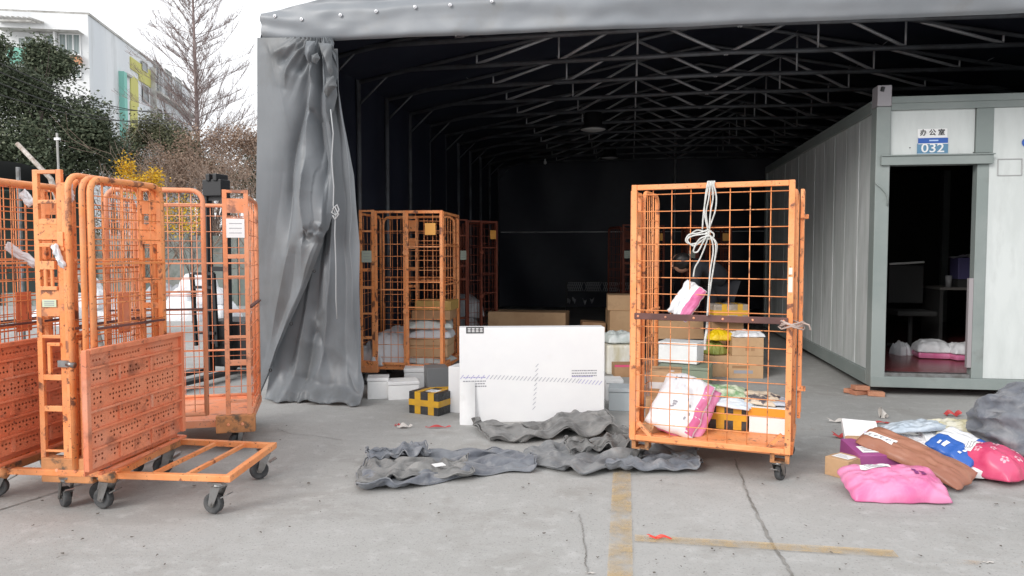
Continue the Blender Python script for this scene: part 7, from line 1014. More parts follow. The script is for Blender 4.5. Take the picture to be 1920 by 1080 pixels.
[2,6,9,-11,14,-11,9,-12,5,-10,12,-12,15,-11,10,-10,9,-9,9,-6,8,-3,6,-1,1,1,-4,2,-2,1,5,-3,8,-6,4,-7,2,-8,4,-9,6,-11,11,-12,18,-13,18,-15,19,-18,19,-18,17,-19,12,-19,5,-3,5,9,4,0,-3,-3,-2,-4,-1,1,2,0,1,-2,1,6,3,-4,-3,2,4,4,8,6,3,-2,-6,-9,-15,-2,7,4,2,-4,-4,-3,4,-2,-3,-1,1,4,-1,-2,1,1,2,7,7,4,3,6,4,-3,-10,-10,-8,-12,4,3,2,5,-3,-2,0,5,3,-3,-7,-1,5,2,-5,-1,5,6,9,5,2,3,0,-1,-6,-12,-7,-1,-8,6,3,-1,0,1,0,0,3,7,-5,-8,-1,5,3,-4,1,7,7,4,1,-4,-4,5,0,-4,-7,1,6,-5,-7,3,0,0,0,0,1,6,1,-9,-5,-1,2,3,6,2,4,3,0,-6,-8,-3,6,10,2,-5,3,6,-2,-16,2,4,3,2,1,0,0,-3,-6,-8,-1,4,6,5,2,0,-3,-2,-9,-5,0,5,9,10,0,-1,1,-1,-15,1,-1,10,1,0,-2,-3,-8,3,-1,-3,7,3,1,-4,-3,-3,-2,-2,2,8,1,4,6,-3,-5,1,2,-13,-1,-3,12,-1,-2,-4,-3,-3,1,4,3,4,-2,1,-4,-5,5,5,3,4,4,2,-1,-4,-7,-6,5,0,0,3,-7,0,2,4,-5,-7,-2,5,5,1,-1,3,-6,-4,0,2,8,5,-4,9,3,-6,-9,-6,-3,6,-2,18,4,-3,-1,-2,7,-7,-9,0,2,7,-3,1,-5,0,-5,4,-3,2,6,-7,5,5,-8,-8,-5,0,2,0,26,4,-6,0,8,5,-7,-10,-4,7,4,-2,-2,2,-8,0,-2,7,0,-4,-11,2,5,-7,-5,-2,4,5,-2,12,2,-4,4,8,4,-5,-11,-2,5,2,1,4,4,-4,-7,4,4,-3,-9,-11,-3,6,-1,-4,4,7,4,-4,-12,2,-1,3,11,5,-2,-9,-7,2,2,3,6,8,-3,-5,5,4,-4,-8,-12,1,-1,4,4,4,7,4,-4,-23,9,-6,0,7,8,1,-9,-9,0,2,3,3,4,2,-4,5,3,-4,-5,-8,2,10,6,-2,5,5,2,-5,-19,10,-4,3,5,4,-4,-5,-8,3,3,3,-2,-2,-7,-2,5,1,-2,-5,1,9,-1,2,10,3,-1,4,-5,-11,9,3,2,2,1,-4,-8,4,6,1,-3,-10,-8,-9,-1,5,0,-4,3,6,2,5,-8,9,10,-1,3,-6,-6,6,-2,3,3,4,-1,-5,-2,11,4,-1,-11,-12,-12,-2,5,1,-1,3,3,3,3,-10,3,9,8,1,-7,-7,6,-3,0,2,5,3,-7,8,5,8,3,-7,-14,-14,-2,5,0,-3,-1,-1,2,8,-11,0,5,8,10,-8,-12,7,-4,-4,1,4,6,3,1,12,5,7,-5,-14,-12,0,-1,5,-4,-5,-5,9,3,-12,-1,5,9,9,-6,-20,10,1,-7,-1,2,4,4,3,14,8,6,-5,-12,-8,-3,4,5,-4,-7,-9,13,-4,-6,2,5,9,2,-6,-28,11,8,-5,-3,-5,1,2,10,16,6,6,-5,-8,-9,3,3,3,-6,-10,-2,13,4,-6,0,4,6,-2,-10,-26,14,3,-7,-1,-4,2,3,8,13,6,5,-5,-7,-6,-3,2,3,-7,-6,6,14,4,2,1,1,-3,-6,-14,-17,14,-2,-7,-1,6,4,-7,4,12,3,8,-2,-6,-6,-6,-1,1,-5,-1,13,11,2,-2,0,5,-7,-8,-15,-7,14,-5,-6,2,4,6,-6,0,6,5,10,-2,-7,-9,1,-5,-4,1,1,10,8,2,-1,6,3,-11,-10,-14,0,14,-3,-4,7,2,-3,0,4,5,3,2,-4,-10,-5,5,-6,-3,4,0,1,2,3,5,9,3,-9,-14,-8,0,14,2,-8,3,8,3,2,1,0,0,-2,-5,-11,5,0,-6,-2,8,3,-2,-5,-2,5,9,5,-8,-6,-6,-4,12,5,-4,-6,8,6,-3,2,4,1,-3,-10,-9,7,1,-5,-2,8,6,2,-7,-5,2,8,0,4,2,-7,-16,11,6,-7,-4,5,9,1,-4,1,7,-8,-9,-5,3,1,3,-2,0,8,6,0,-6,2,1,6,7,3,-8,-22,11,0,-7,-4,9,10,4,-5,-5,0,4,-11,-2,0,-1,-1,-2,5,6,5,1,2,-2,7,6,6,0,-9,-20,7,-6,-5,-1,6,11,7,1,-4,-5,-5,-1,-9,-2,-1,0,0,0,3,4,0,4,6,6,6,4,-3,-11,-5,5,-9,-3,2,3,5,7,5,-1,-3,-7,-7,2,1,-5,1,-5,-4,-2,0,1,1,3,5,5,6,-4,-6,9,3,-10,0,4,0,1,3,3,4,-5,-6,0,0,6,-1,-2,-5,-6,-7,5,0,-5,4,5,-3,1,5,-7,11,6,-10,3,1,-4,-4,4,2,2,1,-4,3,8,4,-2,-3,-6,-11,-2,5,-7,0,6,4,-2,-2,4,-6,2,9,-2,-2,-7,-4,-2,2,1,2,6,6,8,5,2,-3,-5,-6,-9,4,-5,-2,3,6,8,-3,-2,1,-7,-10,8,-5,-2,3,-6,-1,4,2,-2,2,7,11,4,3,-1,-6,-10,0,4,3,-3,3,7,9,-1,-4,0,-10,-16,-2,-1,8,-2,-3,1,4,1,-2,1,3,2,-2,7,-1,-9,3,3,8,6,1,1,5,7,2,0,-3,-12,-12,-11,-1,10,-1,-2,2,3,0,-4,-2,-4,-7,-4,1,0,-2,3,15,11,8,3,-3,1,5,5,3,0,-6,-47,4,-3,-4,0,3,1,-4,0,1,4,0,-1,1,5,5,-8,-5,-2,0,0,2,3,4,10,-2,-9,-5,4,0,-4,0,-3,4,-4,2,-2,3,1,-2,-1,5,4,-8,0,4,4,2,2,6,3,4,-5,-9,-12,0,4,-3,-1,-1,0,5,-5,0,0,4,-1,-3,0,0,2,7,9,4,3,2,2,-5,-12,-5,-6,-2,3,-2,0,0,0,0,8,-3,-3,-2,5,1,-6,0,2,9,8,6,1,0,4,-4,-7,-11,-5,-3,1,-1,0,0,0,0,2,8,-6,-4,0,5,3,-6,2,6,8,6,-4,-7,-2,3,8,-4,-7,1,-1,-8,-2,3,-1,0,1,1,7,-7,-5,2,1,1,4,6,4,3,-7,-6,-7,-1,2,11,10,-4,-6,10,-19,-1,6,3,1,1,1,-2,-4,-8,-1,2,8,6,2,-2,-5,-2,-7,-1,-1,2,10,9,-7,5,-1,-17,5,5,3,2,-2,-4,-7,-1,2,-3,6,7,0,-5,-4,3,-4,-1,0,7,1,7,1,-3,-6,1,-11,0,10,1,-5,-3,-3,0,0,2,8,2,-2,-5,-4,-1,3,4,4,5,4,1,-1,-5,-6,-6,2,2,-6,-1,5,6,-4,-6,-1,2,9,1,-7,-3,3,-5,0,0,1,2,7,10,2,-7,-6,-8,-1,1,24,-6,-5,5,6,-5,-8,2,0,8,-7,-3,1,-9,-3,-2,2,2,8,2,3,2,-5,-11,-2,3,0,25,-7,5,7,4,-5,-9,-4,7,2,-4,-5,4,-8,-6,-1,6,-1,2,-9,0,4,-5,-4,3,0,5,10,-1,2,8,5,-5,-9,-3,4,3,1,2,4,-7,-7,3,6,-1,-8,-13,-3,0,2,6,-3,8,4,-13,-2,2,10,6,-1,-8,-7,0,2,3,5,10,-1,-3,-2,6,-4,-9,-9,-1,6,4,0,1,9,4,-25,0,0,6,9,0,-8,-7,0,1,1,3,4,0,2,7,-1,-4,-7,-4,5,-2,0,11,5,3,-2,-16,5,1,-2,1,0,3,-8,2,3,1,-1,-2,-3,-2,7,-2,-4,-4,3,3,-4,-2,7,13,-2,2,-9,5,2,2,0,-2,-5,7,4,1,-3,-9,-7,-8,1,6,-3,-3,0,4,3,2,-8,2,10,8,-1,-4,0,0,1,4,2,-1,-1,9,5,-2,-12,-10,-11,0,3,4,-2,-4,6,0,4,-10,8,-5,8,8,-2,-6,-1,1,3,5,0,8,0,9,4,-10,-15,-11,0,5,-4,-2,-2,7,1,1,-11,8,-7,5,9,-3,0,-7,0,4,6,0,7,12,2,8,-8,-15,-10,3,-2,3,-5,-5,1,11,-3,-14,0,0,9,11,-12,3,-7,-2,3,4,3,5,14,9,4,-8,-14,-6,3,2,1,-5,-9,-2,14,-8,-8,0,7,7,9,-22,6,-5,-4,-2,0,3,9,16,8,3,-8,-10,-3,-4,5,4,-4,-7,-6,10,10,-9,-2,4,9,-4,-20,5,-7,-2,2,-2,0,8,14,7,5,-8,-5,-6,-5,0,3,-5,-4,6,13,6,2,-1,0,-4,-8,-17,5,-7,2,1,1,-3,6,11,5,7,-5,-6,-9,-3,-3,-2,0,0,13,11,1,-2,1,1,-7,-7,-12,3,-4,2,4,-5,6,-3,6,5,10,-6,-9,-5,2,-5,-1,2,-2,7,9,0,4,4,-1,-10,-9,-4,0,3,2,-5,2,3,4,7,-1,4,-9,-9,0,4,-5,0,2,0,0,2,5,3,9,-2,-10,-9,0,4,-3,-1,6,4,2,3,0,4,-5,-11,-3,6,-2,-4,0,6,2,-4,-4,0,3,12,-3,-5,-5,-3,5,1,-5,3,4,5,0,4,2,-8,-10,-1,7,-2,-4,0,7,4,1,-8,-3,-1,5,10,2,-5,-12,0,1,2,-3,6,6,-3,2,6,-8,-9,-1,3,2,-4,0,4,6,4,-1,-3,-1,-4,9,11,-2,-20,-2,2,-3,0,9,6,0,-6,4,0,-10,2,-1,-2,-2,0,3,4,3,-2,-1,-3,8,9,10,1,-25,-4,-3,0,0,9,6,3,-3,-6,1,-2,-8,0,0,0,0,0,0,0,0,2,3,1,10,6,-1,-10,-5,-4,-1,1,5,8,4,-1,-4,-6,-4,4,2,-3,2,-3,-6,0,1,0,2,-4,6,-2,4,6,1,-6,-4,-1,0,0,8,5,0,-6,-3,0,4,7,0,0,-5,-12,3,4,-1,-7,0,1,-1,1,5,7,-8,0,4,-2,-1,-5,5,2,-4,3,5,7,5,0,-2,-6,-12,3,-6,-1,-1,7,-2,-3,0,6,0,-5,6,1,-7,-1,4,-5,0,3,6,9,6,3,0,-4,-4,-11,-5,-3,-1,2,7,8,-1,-3,3,-15,0,1,7,-7,-1,5,-3,-2,4,5,8,3,2,-2,-8,4,-1,0,-2,1,-1,8,9,-2,0,-2,-26,0,10,-3,-4,-1,4,0,-2,1,2,-1,0,1,0,1,-1,7,7,6,2,-1,4,9,1,-2,-1]], 38, 28)]
def sack_shape(k):
    steps, nx, ny = SACKS[k]; idx = {}; fs = []
    def vid(i, j, s):
        key = (i, j, 0 if i in (0, nx) or j in (0, ny) else s)
        if key not in idx: idx[key] = len(idx)
        return idx[key]
    for s in (1, -1):
        for i in range(nx):
            for j in range(ny):
                f = (vid(i,j,s), vid(i+1,j,s), vid(i+1,j+1,s), vid(i,j+1,s)); fs.append(f if s > 0 else f[::-1])
    axes = []
    for st_ in steps:
        v = 0; out = []
        for d in st_: v += d; out.append(v/400)
        axes.append(out)
    return list(zip(*axes)), fs
def crinkle(me, octs, seed):
    """push vertices along their normals into sharp cloth creases"""
    nrm = [v.normal.copy() for v in me.vertices]; cos_ = [v.co.copy() for v in me.vertices]; out = []
    for n_, p in zip(nrm, cos_):
        d = 0
        for f, a in octs:
            q = V((p.x*f+.35*noise.noise(p*f*1.7), p.y*f*1.5, p.z*f+seed)); d += a*((1-abs(noise.noise(q))*2.6)-.45)
        p = p+n_*d; out += [p.x, p.y, max(.003, p.z)]
    me.vertices.foreach_set('co', out); me.update()
def canvas_sack(k, label, at, rz, sc_, m, zs=1.0, bend=None, o=None, part='canvas_cloth', lift=0.0, loc=(0,0,0)):
    vs_, fs_ = sack_shape(k); o = o or thing('canvas_sack', label, 'sack', (at.x, at.y, 0), rz, GSK)
    bend = bend or (lambda x, y: (x, y))
    mb = MB(); mb.v = [(*bend(x*sc_[0], y*sc_[1]), .004+z*zs+(lift if z > .004 else 0)) for x, y, z in vs_]; mb.f = fs_; c = mb.build(part, m, o, smooth=True, fix=False); c.location = loc
    ss = c.modifiers.new('sub', 'SUBSURF'); ss.levels = 2; ss.render_levels = 2
    dg = bpy.context.evaluated_depsgraph_get(); me = bpy.data.meshes.new_from_object(c.evaluated_get(dg)); c.modifiers.clear(); c.data = me
    nx, ny = SACKS[k][1:]; ring = [(i, 0) for i in range(nx)]+[(nx, j) for j in range(ny)]+[(i, ny) for i in range(nx, 0, -1)]+[(0, j) for j in range(ny, 0, -1)]; ids = {}; nn_ = 0
    for s in (1, -1):
        for i in range(nx):
            for j in range(ny):
                for q in ((i,j),(i+1,j),(i+1,j+1),(i,j+1)):
                    key = (*q, 0 if q[0] in (0, nx) or q[1] in (0, ny) else s)
                    if key not in ids: ids[key] = nn_; nn_ += 1
    hp = [V(mb.v[ids[(a, b, 0)]]) for a, b in ring]; hp = [(hp[t-1]+hp[t]*2+hp[(t+1) % len(hp)])/4 for t in range(len(hp))]
    MB().tube([V((p.x, p.y, max(.006, p.z))) for p in hp], .0045, 5, closed=True).build('stitched_hem', m, c, smooth=True)
    crinkle(me, [(4,.007),(9,.0045),(22,.0012)], k*7+1)
    return o
GSK = 'empty grey canvas sacks thrown on the yard floor'
canvas_sack(0, 'empty bluish grey canvas sack lying furthest left, with a small white stitched patch', G(842,876), YAW+.08, (1.02,1.15), CANVAS_B, .62, bend=lambda x, y: (x+.05*y, y*(.78-.62*x)+.06*sin(x*5)-.05*max(0, x)))
first = [o for o in bpy.data.objects if o.name.startswith('canvas_sack')][0]
canvas_sack(2, '', None, 0, (.62,.62), CANVAS_D, .55, bend=lambda x, y: (x, y*(.8-.6*x)), o=first, part='folded_layer', loc=(-.20,-.17,.022)).children
canvas_sack(1, '', None, 0, (.42,.40), CANVAS_B, .5, o=first, part='folded_layer', loc=(-.33,.12,.045))
canvas_sack(1, 'empty grey canvas sack bunched up against the foot of the big white box', G(1032,812), YAW-.08, (1.18,1.1), CANVAS_D, .75, bend=lambda x, y: (x-.12*y, y*(.95+.3*x)+.07*sin(x*6)))
canvas_sack(2, 'empty grey canvas sack crumpled under the left wheel of the tall cage', G(1150,862), YAW-.16, (1.04,1.25), CANVAS, .72, bend=lambda x, y: (x+.08*y, y*(.92-1.1*abs(x+.12))+.05*sin(x*7)))
third = [o for o in bpy.data.objects if o.name.startswith('canvas_sack')][-1]
canvas_sack(0, '', None, .3, (.55,.55), CANVAS_B, .55, bend=lambda x, y: (x, y*(.8-.9*x)), o=third, part='folded_layer', loc=(.24,-.14,.02))
canvas_sack(1, '', None, .3, (.5,.5), CANVAS_D, .6, o=third, part='folded_layer', loc=(-.08,.06,.05))
bx0 = G(806,866,.10); pt_ = MB().b2((-.035,-.03,0),(.035,.03,.004)).build('stitched_patch', LABEL, [o for o in bpy.data.objects if o.name.startswith('canvas_sack')][0]); pt_.location = bx0-V(pt_.parent.location); pt_.location.z = .085; pt_.rotation_euler.z = .4
# ---- bulky sack at the right edge
sk = thing('mail_sack', 'bulky stuffed grey canvas sack at the right edge behind the scattered parcels', 'sack', G(1962,872))
def skf(u, v):
    a = 2*pi*u; b = pi*(v-.5); cb = abs(cos(b))**.75*(1 if cos(b) > 0 else -1); x = .46*cos(a)*cb; y = .38*sin(a)*cb; z = .27+.27*(abs(sin(b))**.85)*(1 if b > 0 else -1)
    n_ = noise.noise(V((x*3, y*3, z*3))); r_ = abs(noise.noise(V((x*5+1, y*5, z*9)))); r2 = abs(noise.noise(V((x*11, y*11, z*14))))
    k = 1+.16*n_-.20*r_-.09*r2; return (x*k, y*k, max(.004, z*(1+.08*n_-.07*r_-.03*r2)))
MB().grid(skf, 170, 110).build('canvas_cloth', CANVAS_B, sk, smooth=True, fix=False); crinkle(sk.children[0].data, [(2.4,.035),(6,.012),(15,.0025)], 3)
# ------------------------------------------------------------------ scattered parcels on the right
def gp(px, py, z=0.0): return G(px, py, z)
GPR = 'parcels scattered on the yard floor at the right'
def sbag(lbl, px, py, z, W_, L_, t_, m, rz=0, **k): return bag("poly_mailer", lbl, G(px, py, z), W_, L_, t_, m, rz=YAW+rz, group=GPR, **k)
carton('carton', 'small brown carton at the left end of the scattered parcels', 'carton', (1546,889), (1590,901), .17, .115, CARD, tape=TAPE_C, lab=(.15,.2,.7,.55), group=GPR)
carton('carton', 'tan carton with a printed white side standing between the small carton and the purple box', 'carton', (1583,868), (1606,873), .18, .18, CARD, group=GPR, prints=((.35,.1,.55,.8,LABEL),(.5,.3,.25,.1,INK_V),(.5,.5,.25,.1,INK_V)))
carton('purple_box', 'purple box with a white label half under the pink mailer', 'parcel', (1610,893), (1702,893), .28, .135, PURPLE, group=GPR, lab=(.12,.15,.5,.35), tilt=(R(8),0), prints=((.0,.0,1,.45,CARD_D),))
wb_ = carton('flat_box', 'thin white printed box propped behind the purple box', 'parcel', tuple(G(1585,842,.10)), tuple(G(1652,846,.10)), .24, .04, PAPER_W, group=GPR, tilt=(R(34),0), lab=None)
for k in range(2): MB().b2((.12+.1*k,.06,.0512),(.16+.1*k,.13,.052)).build('printed_mark', mat('faint violet print', (.66,.62,.74), .6), wb_)
sbag('large glossy pink mailer with a white label, frontmost of the scattered parcels', 1674, 912, .050, .54, .33, .085, PINK, rz=-.10, rx=R(16), seed=31, wr=.018, lab=(.20,.66,.50,.86), marksp=[(.70,.46,.745,.54),(.70,.57,.745,.63),(.77,.44,.815,.50),(.775,.53,.825,.62)], n=50, mm=mat('dark violet print', (.20,.03,.16), .6))
bb = sbag('long brown mailer slanting down between the purple and white boxes', 1714, 858, .125, .25, .66, .06, BROWNBAG, rz=.62, rx=R(20), seed=32, wr=.016, lab=(.24,.68,.52,.96), n=44)[0]
sbag('plain white mailer behind the long brown one', 1712, 836, .10, .34, .24, .05, mat('white and pink poly', (.82,.80,.81), .35, c2=(.74,.30,.44), sc1=5, lo=.55, hi=.6, bump=1, bsc=13), rz=-.4, rx=R(10), seed=33, wr=.016)
carton('flat_box', 'long flat white box lying diagonally in the middle of the scattered parcels', 'parcel', tuple(G(1798,904,.0)), tuple(G(1822,897,.0)), .62, .05, PAPER_W, group=GPR)
fb = [o for o in bpy.data.objects if o.get('label','').startswith('long flat white box')][0]
q0, q1 = G(1735,835,.09), G(1800,898,.01); fb.location = G(1752,900,.0)
fb.location = V(q1); fb.rotation_euler = (0, 0, 0); 
dv = (G(1742,832,.12)-G(1778,893,.02)); fb.location = G(1768,893,.02); fb.rotation_mode = 'XYZ'
ex = V((dv.y, -dv.x, 0)).normalized(); ey = dv.normalized(); ez = ex.cross(ey)
fb.rotation_euler = Matrix((ex, ey, ez)).transposed().to_euler()
sx_ = .23/ (G(1822,897)-G(1798,904)).length
for ch in fb.children: ch.scale.x = sx_
sbag('silver blue foil mailer bridging the top of the scattered parcels', 1715, 803, .21, .42, .15, .035, SILVERBAG, rz=.12, seed=34, wr=.014, rx=R(6))
sbag('grey and gold tinted wrapped parcel at the top right of the scattered parcels', 1800, 806, .19, .42, .20, .06, GOLDBAG, rz=-.06, seed=35, wr=.026, rx=R(6))
sbag('dark grey mailer under the gold tinted parcel', 1775, 815, .15, .36, .22, .05, GREYBAG, rz=.2, seed=36, wr=.02)
bl = sbag('blue and white printed mailer resting on the flat white box', 1800, 838, .16, .31, .30, .035, BLUEBAG, rz=.55, rx=R(24), seed=37, wr=.010, side=((.50,.35,.99,.99), WHITEBAG), marksp=[(.12,.62,.30,.70),(.12,.75,.24,.80),(.16,.30,.22,.36),(.26,.28,.32,.34),(.60,.40,.68,.90),(.75,.45,.82,.95)], mm=WHITE)[0]
fl_ = sbag('crimson mailer printed with pale flowers, rightmost of the scattered parcels', 1848, 880, .04, .32, .46, .15, MAGENTA, rz=.52, seed=38, wr=.016, n=46, lab=(.12,.56,.46,.74))
FLOW = mat('pale pink print', (.75,.38,.46), .4)
for (u, v) in ((.2,.15),(.5,.10),(.75,.22),(.35,.35),(.65,.42),(.2,.5),(.5,.56),(.8,.6),(.15,.75)):
    t_ = fl_[1]; mb = MB()
    for k in range(5):
        a = 2*pi*k/5; du, dv_ = .045*cos(a), .03*sin(a)
        ps = [V(t_(min(.98,max(.02,u+du+.026*cos(b))), min(.98,max(.02,v+dv_+.017*sin(b)))))+V((0,0,.003)) for b in [i*pi/3 for i in range(6)]]
        mb.poly(ps)
    mb.build('flower_print', FLOW, fl_[0], fix=False)
carton('carton', 'corner of a brown carton cut by the right frame edge', 'carton', tuple(G(1914,900)), tuple(G(1975,905)), .2, .10, CARD, group=GPR)
# ---- litter
def scrap(lab, px, py, L_, w_, m, rz, cat='litter', curl=.02, nm='tape_scrap'):
    o = MB().grid(lambda u, v: ((u-.5)*L_+.01*sin(v*4), (v-.5)*w_*(1+.6*sin(u*9+px)), .006+curl*abs(sin(u*5+px*.7))*(.4+.6*v)), 14, 4).build(nm, m, None, smooth=True, fix=False)
    o.location = G(px, py); o.rotation_euler.z = YAW+rz; return tag(o, lab, cat, 'scraps of tape and paper on the ground')
scrap('pale scrap with a red end lying in front of the black taped box', 757, 803, .12, .035, LITTER_W, .2, curl=.035); scrap('red tape scrap in front of the black taped box, beside the pale one', 748, 800, .08, .02, LITTER_R, -.5)
scrap('thin red tape strip in front of the big white box', 820, 803, .20, .018, LITTER_R, .05)
scrap('curled white paper scrap left of the scattered parcels', 1573, 793, .17, .03, LITTER_W, -.15, curl=.03); scrap('dull red tape strip above the scattered parcels', 1645, 795, .18, .02, LITTER_R, .1)
scrap('upright white paper curl above the scattered parcels', 1656, 785, .05, .05, LITTER_W, 1.1, curl=.09)
scrap('red tape curl behind the gold tinted parcel', 1786, 781, .12, .04, LITTER_R, -.3, curl=.05); scrap('bright red tape strip on the yellow line in the foreground', 1236, 1012, .11, .015, mat('bright red tape', (.65,.05,.03), .4), -.05)
scrap('red and white tape tail left of the thin printed box', 1582, 822, .16, .035, LITTER_R, -.3, curl=.04); scrap('small white chip at the lower right corner of the yard', 1853, 1056, .035, .012, LITTER_W, .1, curl=.0)
scrap('small white chip at the bottom of the yard left of the yellow line', 1106, 1076, .03, .01, LITTER_W, -.1, curl=.0)
# ------------------------------------------------------------------ inside the office
def cin(px, py, dy): return PY(px, py, CY+dy)
bag('poly_mailer', 'white topped pink parcel on the red floor of the office, the larger one', cin(1746,655,1.3)+V((0,0,.0)), .36, .34, .12, WHITEBAG, rz=-.1, seed=41, wr=.02)
MB().b2((-.165,-.15,-.075),(.165,.15,.0)).build('pink_base', PINK, [o for o in bpy.data.objects if o.get('label','').startswith('white topped pink parcel')][0], bevel=.03)
o_, _ = bag('poly_mailer', 'white topped pink parcel on the office floor, cut by the right door jamb', cin(1804,662,1.2), .34, .34, .10, WHITEBAG, rz=.15, seed=42, wr=.02)
MB().b2((-.155,-.15,-.075),(.155,.15,.0)).build('pink_base', PINK, o_, bevel=.03)
for o in bpy.data.objects:
    if o.get('label','').startswith('white topped pink'): o.location.z = zb0+.02+.08
o_, _ = bag('plastic_bag', 'small crumpled white plastic bag on the office floor left of the pink parcels', cin(1690,648,1.5), .18, .2, .12, WHITEBAG, rz=.4, seed=43, wr=.04, cat='plastic bag'); o_.location.z = zb0+.024
dk = thing('office_desk', 'dark desk against the far side of the office interior', 'desk', (cin(1800,560,2.4).x, CY+2.4, zb0+.02))
DESKM = mat('dark desk top', (.16,.15,.14), .5)
MB().b2((-.35,-.3,.72),(.7,.3,.75)).build('desk_top', DESKM, dk); 
for x in (-.32,.66): MB().b2((x-.02,-.28,0),(x+.02,.28,.718)).build('desk_leg', DARK_IN, dk)
zt_ = zb0+.77
cu = thing('cup', 'pale cup standing on the office desk', 'cup', (cin(1782,520,2.2).x, CY+2.25, zt_)); MB().lathe([(0,0),(.032,0),(.038,.14),(.034,.14),(.03,.01)], 18).build('cup_body', mat('grey plastic cup', (.35,.35,.36), .5), cu, smooth=True)
bb_ = thing('storage_bin', 'violet blue bin with a white bag over its rim on the office desk', 'bin', (cin(1812,500,2.2).x, CY+2.25, zt_+.10)); MB().b2((-.12,-.12,0),(.16,.12,.26)).build('bin_body', mat('violet blue plastic', (.10,.09,.22), .5), bb_, bevel=.01)
MB().grid(lambda u, v: (-.15+.34*u, -.14+.26*v, .265+.03*sin(u*8)*cos(v*5)+.02*u), 14, 8).build('bin_liner', WHITEBAG, bb_, smooth=True, fix=False)
MB().b2((-.12,-.12,-.10),(.16,.12,-.002)).build('bin_stand', DARK_IN, bb_)
ch = thing('office_chair', 'dark office chair with a pale top edge standing in the office doorway gloom', 'chair', (cin(1707,600,2.0).x, CY+2.0, zb0+.02))
hc = cin(1707,494,2.0).z-(zb0+.02)
MB().b2((-.22,-.22,.42),(.22,.22,.48)).build('seat', DARK_IN, ch, bevel=.02); MB().b2((-.2,.17,.55),(.2,.21,hc-.025)).build('backrest', DARK_IN, ch, bevel=.015)
MB().bar((-.2,.17,hc-.01),(.2,.17,hc+.015), .025).build('top_rail', mat('pale plastic edge', (.6,.6,.58), .4), ch, bevel=.005)
for a in range(5): MB().bar((0,0,.06),(.26*cos(a*1.257),.26*sin(a*1.257),.04), .03).build('leg', DARK_IN, ch)
MB().tube([(0,0,.05),(0,0,.42)], .025, 10).build('column', DARK_IN, ch)
# ------------------------------------------------------------------ folded lattice barrier deep in the tent
by = YF+SP*10.2; q = PY(1062, 590, by); lb = thing('lattice_barrier', 'expanding lattice barrier standing in the dark at the back of the tent', 'barrier', (q.x, by, 0))
LM = mat('lattice bars', (.45,.45,.47), .5); x1 = PY(1330, 590, by).x-q.x; zt1, zt0 = PY(1100,529,by).z, PY(1100,546,by).z
def lat(k0, n0, s):
    mb = MB()
    for k in range(n0): xx = (k0+k)*s; mb.bar((xx,0,zt0),(xx+s*1.6,0,zt1), .010).bar((xx+s*1.6,.012,zt0),(xx,.012,zt1), .010)
    return mb
sN = .045
for seg in range(4): stuff(lat(seg*9+.4*seg, 8, sN).build('lattice', LM, lb))
for xx in (0, x1*.5, x1): MB().bar((xx,0,0),(xx,0,zt1), .04).build('post', BLACK, lb)
for zz in (zt0-.02, zt1+.02): MB().bar((0,.0,zz),(x1,.0,zz), .02).build('rail', BLACK, lb)
for i, (px, py) in enumerate(((1066,565),(1076,563),(1096,565),(1110,563))):
    p = PY(px, py, by+.5); o = thing('hanging_scrap', ['pale scrap on the far tent wall, leftmost of four','pale scrap on the far tent wall, second from left of four','pale scrap on the far tent wall, third from left of four','pale scrap on the far tent wall, rightmost of four'][i], 'scrap', p)
    MB().grid(lambda u, v: ((u-.5)*.10*(1-.5*v), .02*sin(u*5+i), (.5-v)*.10+.03*sin(u*4+i)), 6, 6).build('scrap_sheet', GS, o, smooth=True, fix=False); MB().tube([(0,0,.04),(0,.05,.3)], .003, 4).build('thread', BLACK, o)
# ------------------------------------------------------------------ person bending behind the tall cage
def skin_fig(name, verts, edges, radii, m, parent, sub=2):
    me = bpy.data.meshes.new(name); me.from_pydata(verts, edges, []); o = bpy.data.objects.new(name, me); col.objects.link(o); o.parent = parent
    s = o.modifiers.new('skin', 'SKIN'); s.use_smooth_shade = True
    for i, r_ in enumerate(radii): d = me.skin_vertices[0].data[i]; d.radius = (r_, r_) if not isinstance(r_, tuple) else r_; d.use_root = (i == 0)
    ss = o.modifiers.new('sub', 'SUBSURF'); ss.levels = sub; ss.render_levels = sub; me.materials.append(m)
    dg = bpy.context.evaluated_depsgraph_get(); nm_ = bpy.data.meshes.new_from_object(o.evaluated_get(dg)); o.modifiers.clear(); o.data = nm_
    nm_.polygons.foreach_set('use_smooth', [True]*len(nm_.polygons)); return o
dp = 8.9
def q_(px, py, d_=0.0):
    p = P(px, py, dp+d_); return p
base = q_(1335, 560); base.z = 0
pe = thing('person', 'person with dark hair in a black jacket bending over the parcels behind the tall cage', 'person', base)
L_ = lambda px, py, d_=0.0, z=None: (lambda p: V((p.x-base.x, p.y-base.y, p.z if z is None else z)))(q_(px, py, d_))
pel = L_(1352,545,.15, .96)
hipL, hipR = pel+V((-.09,-.03,-.04)), pel+V((.09,.05,-.04))
chest = L_(1322,512,0, 1.20); neck = L_(1297,505,-.03, 1.26); shL = chest+V((-.10,-.16,.02)); shR = chest+V((-.02,.18,.04))
kL, kR = hipL+V((-.06,-.10,-.42)), hipR+V((-.02,-.08,-.42)); fL, fR = V((hipL.x-.02,hipL.y+.02,.08)), V((hipR.x+.04,hipR.y+.04,.08))
skin_fig('trousers', [pel, hipL, kL, fL, hipR, kR, fR], [(0,1),(1,2),(2,3),(0,4),(4,5),(5,6)], [.14,.10,.075,.055,.10,.075,.055], TROUSER, pe)
eL, eR = shL+V((-.05,-.08,-.27)), shR+V((-.06,.02,-.27)); wL, wR = eL+V((-.10,-.06,-.20)), eR+V((-.14,-.02,-.19))
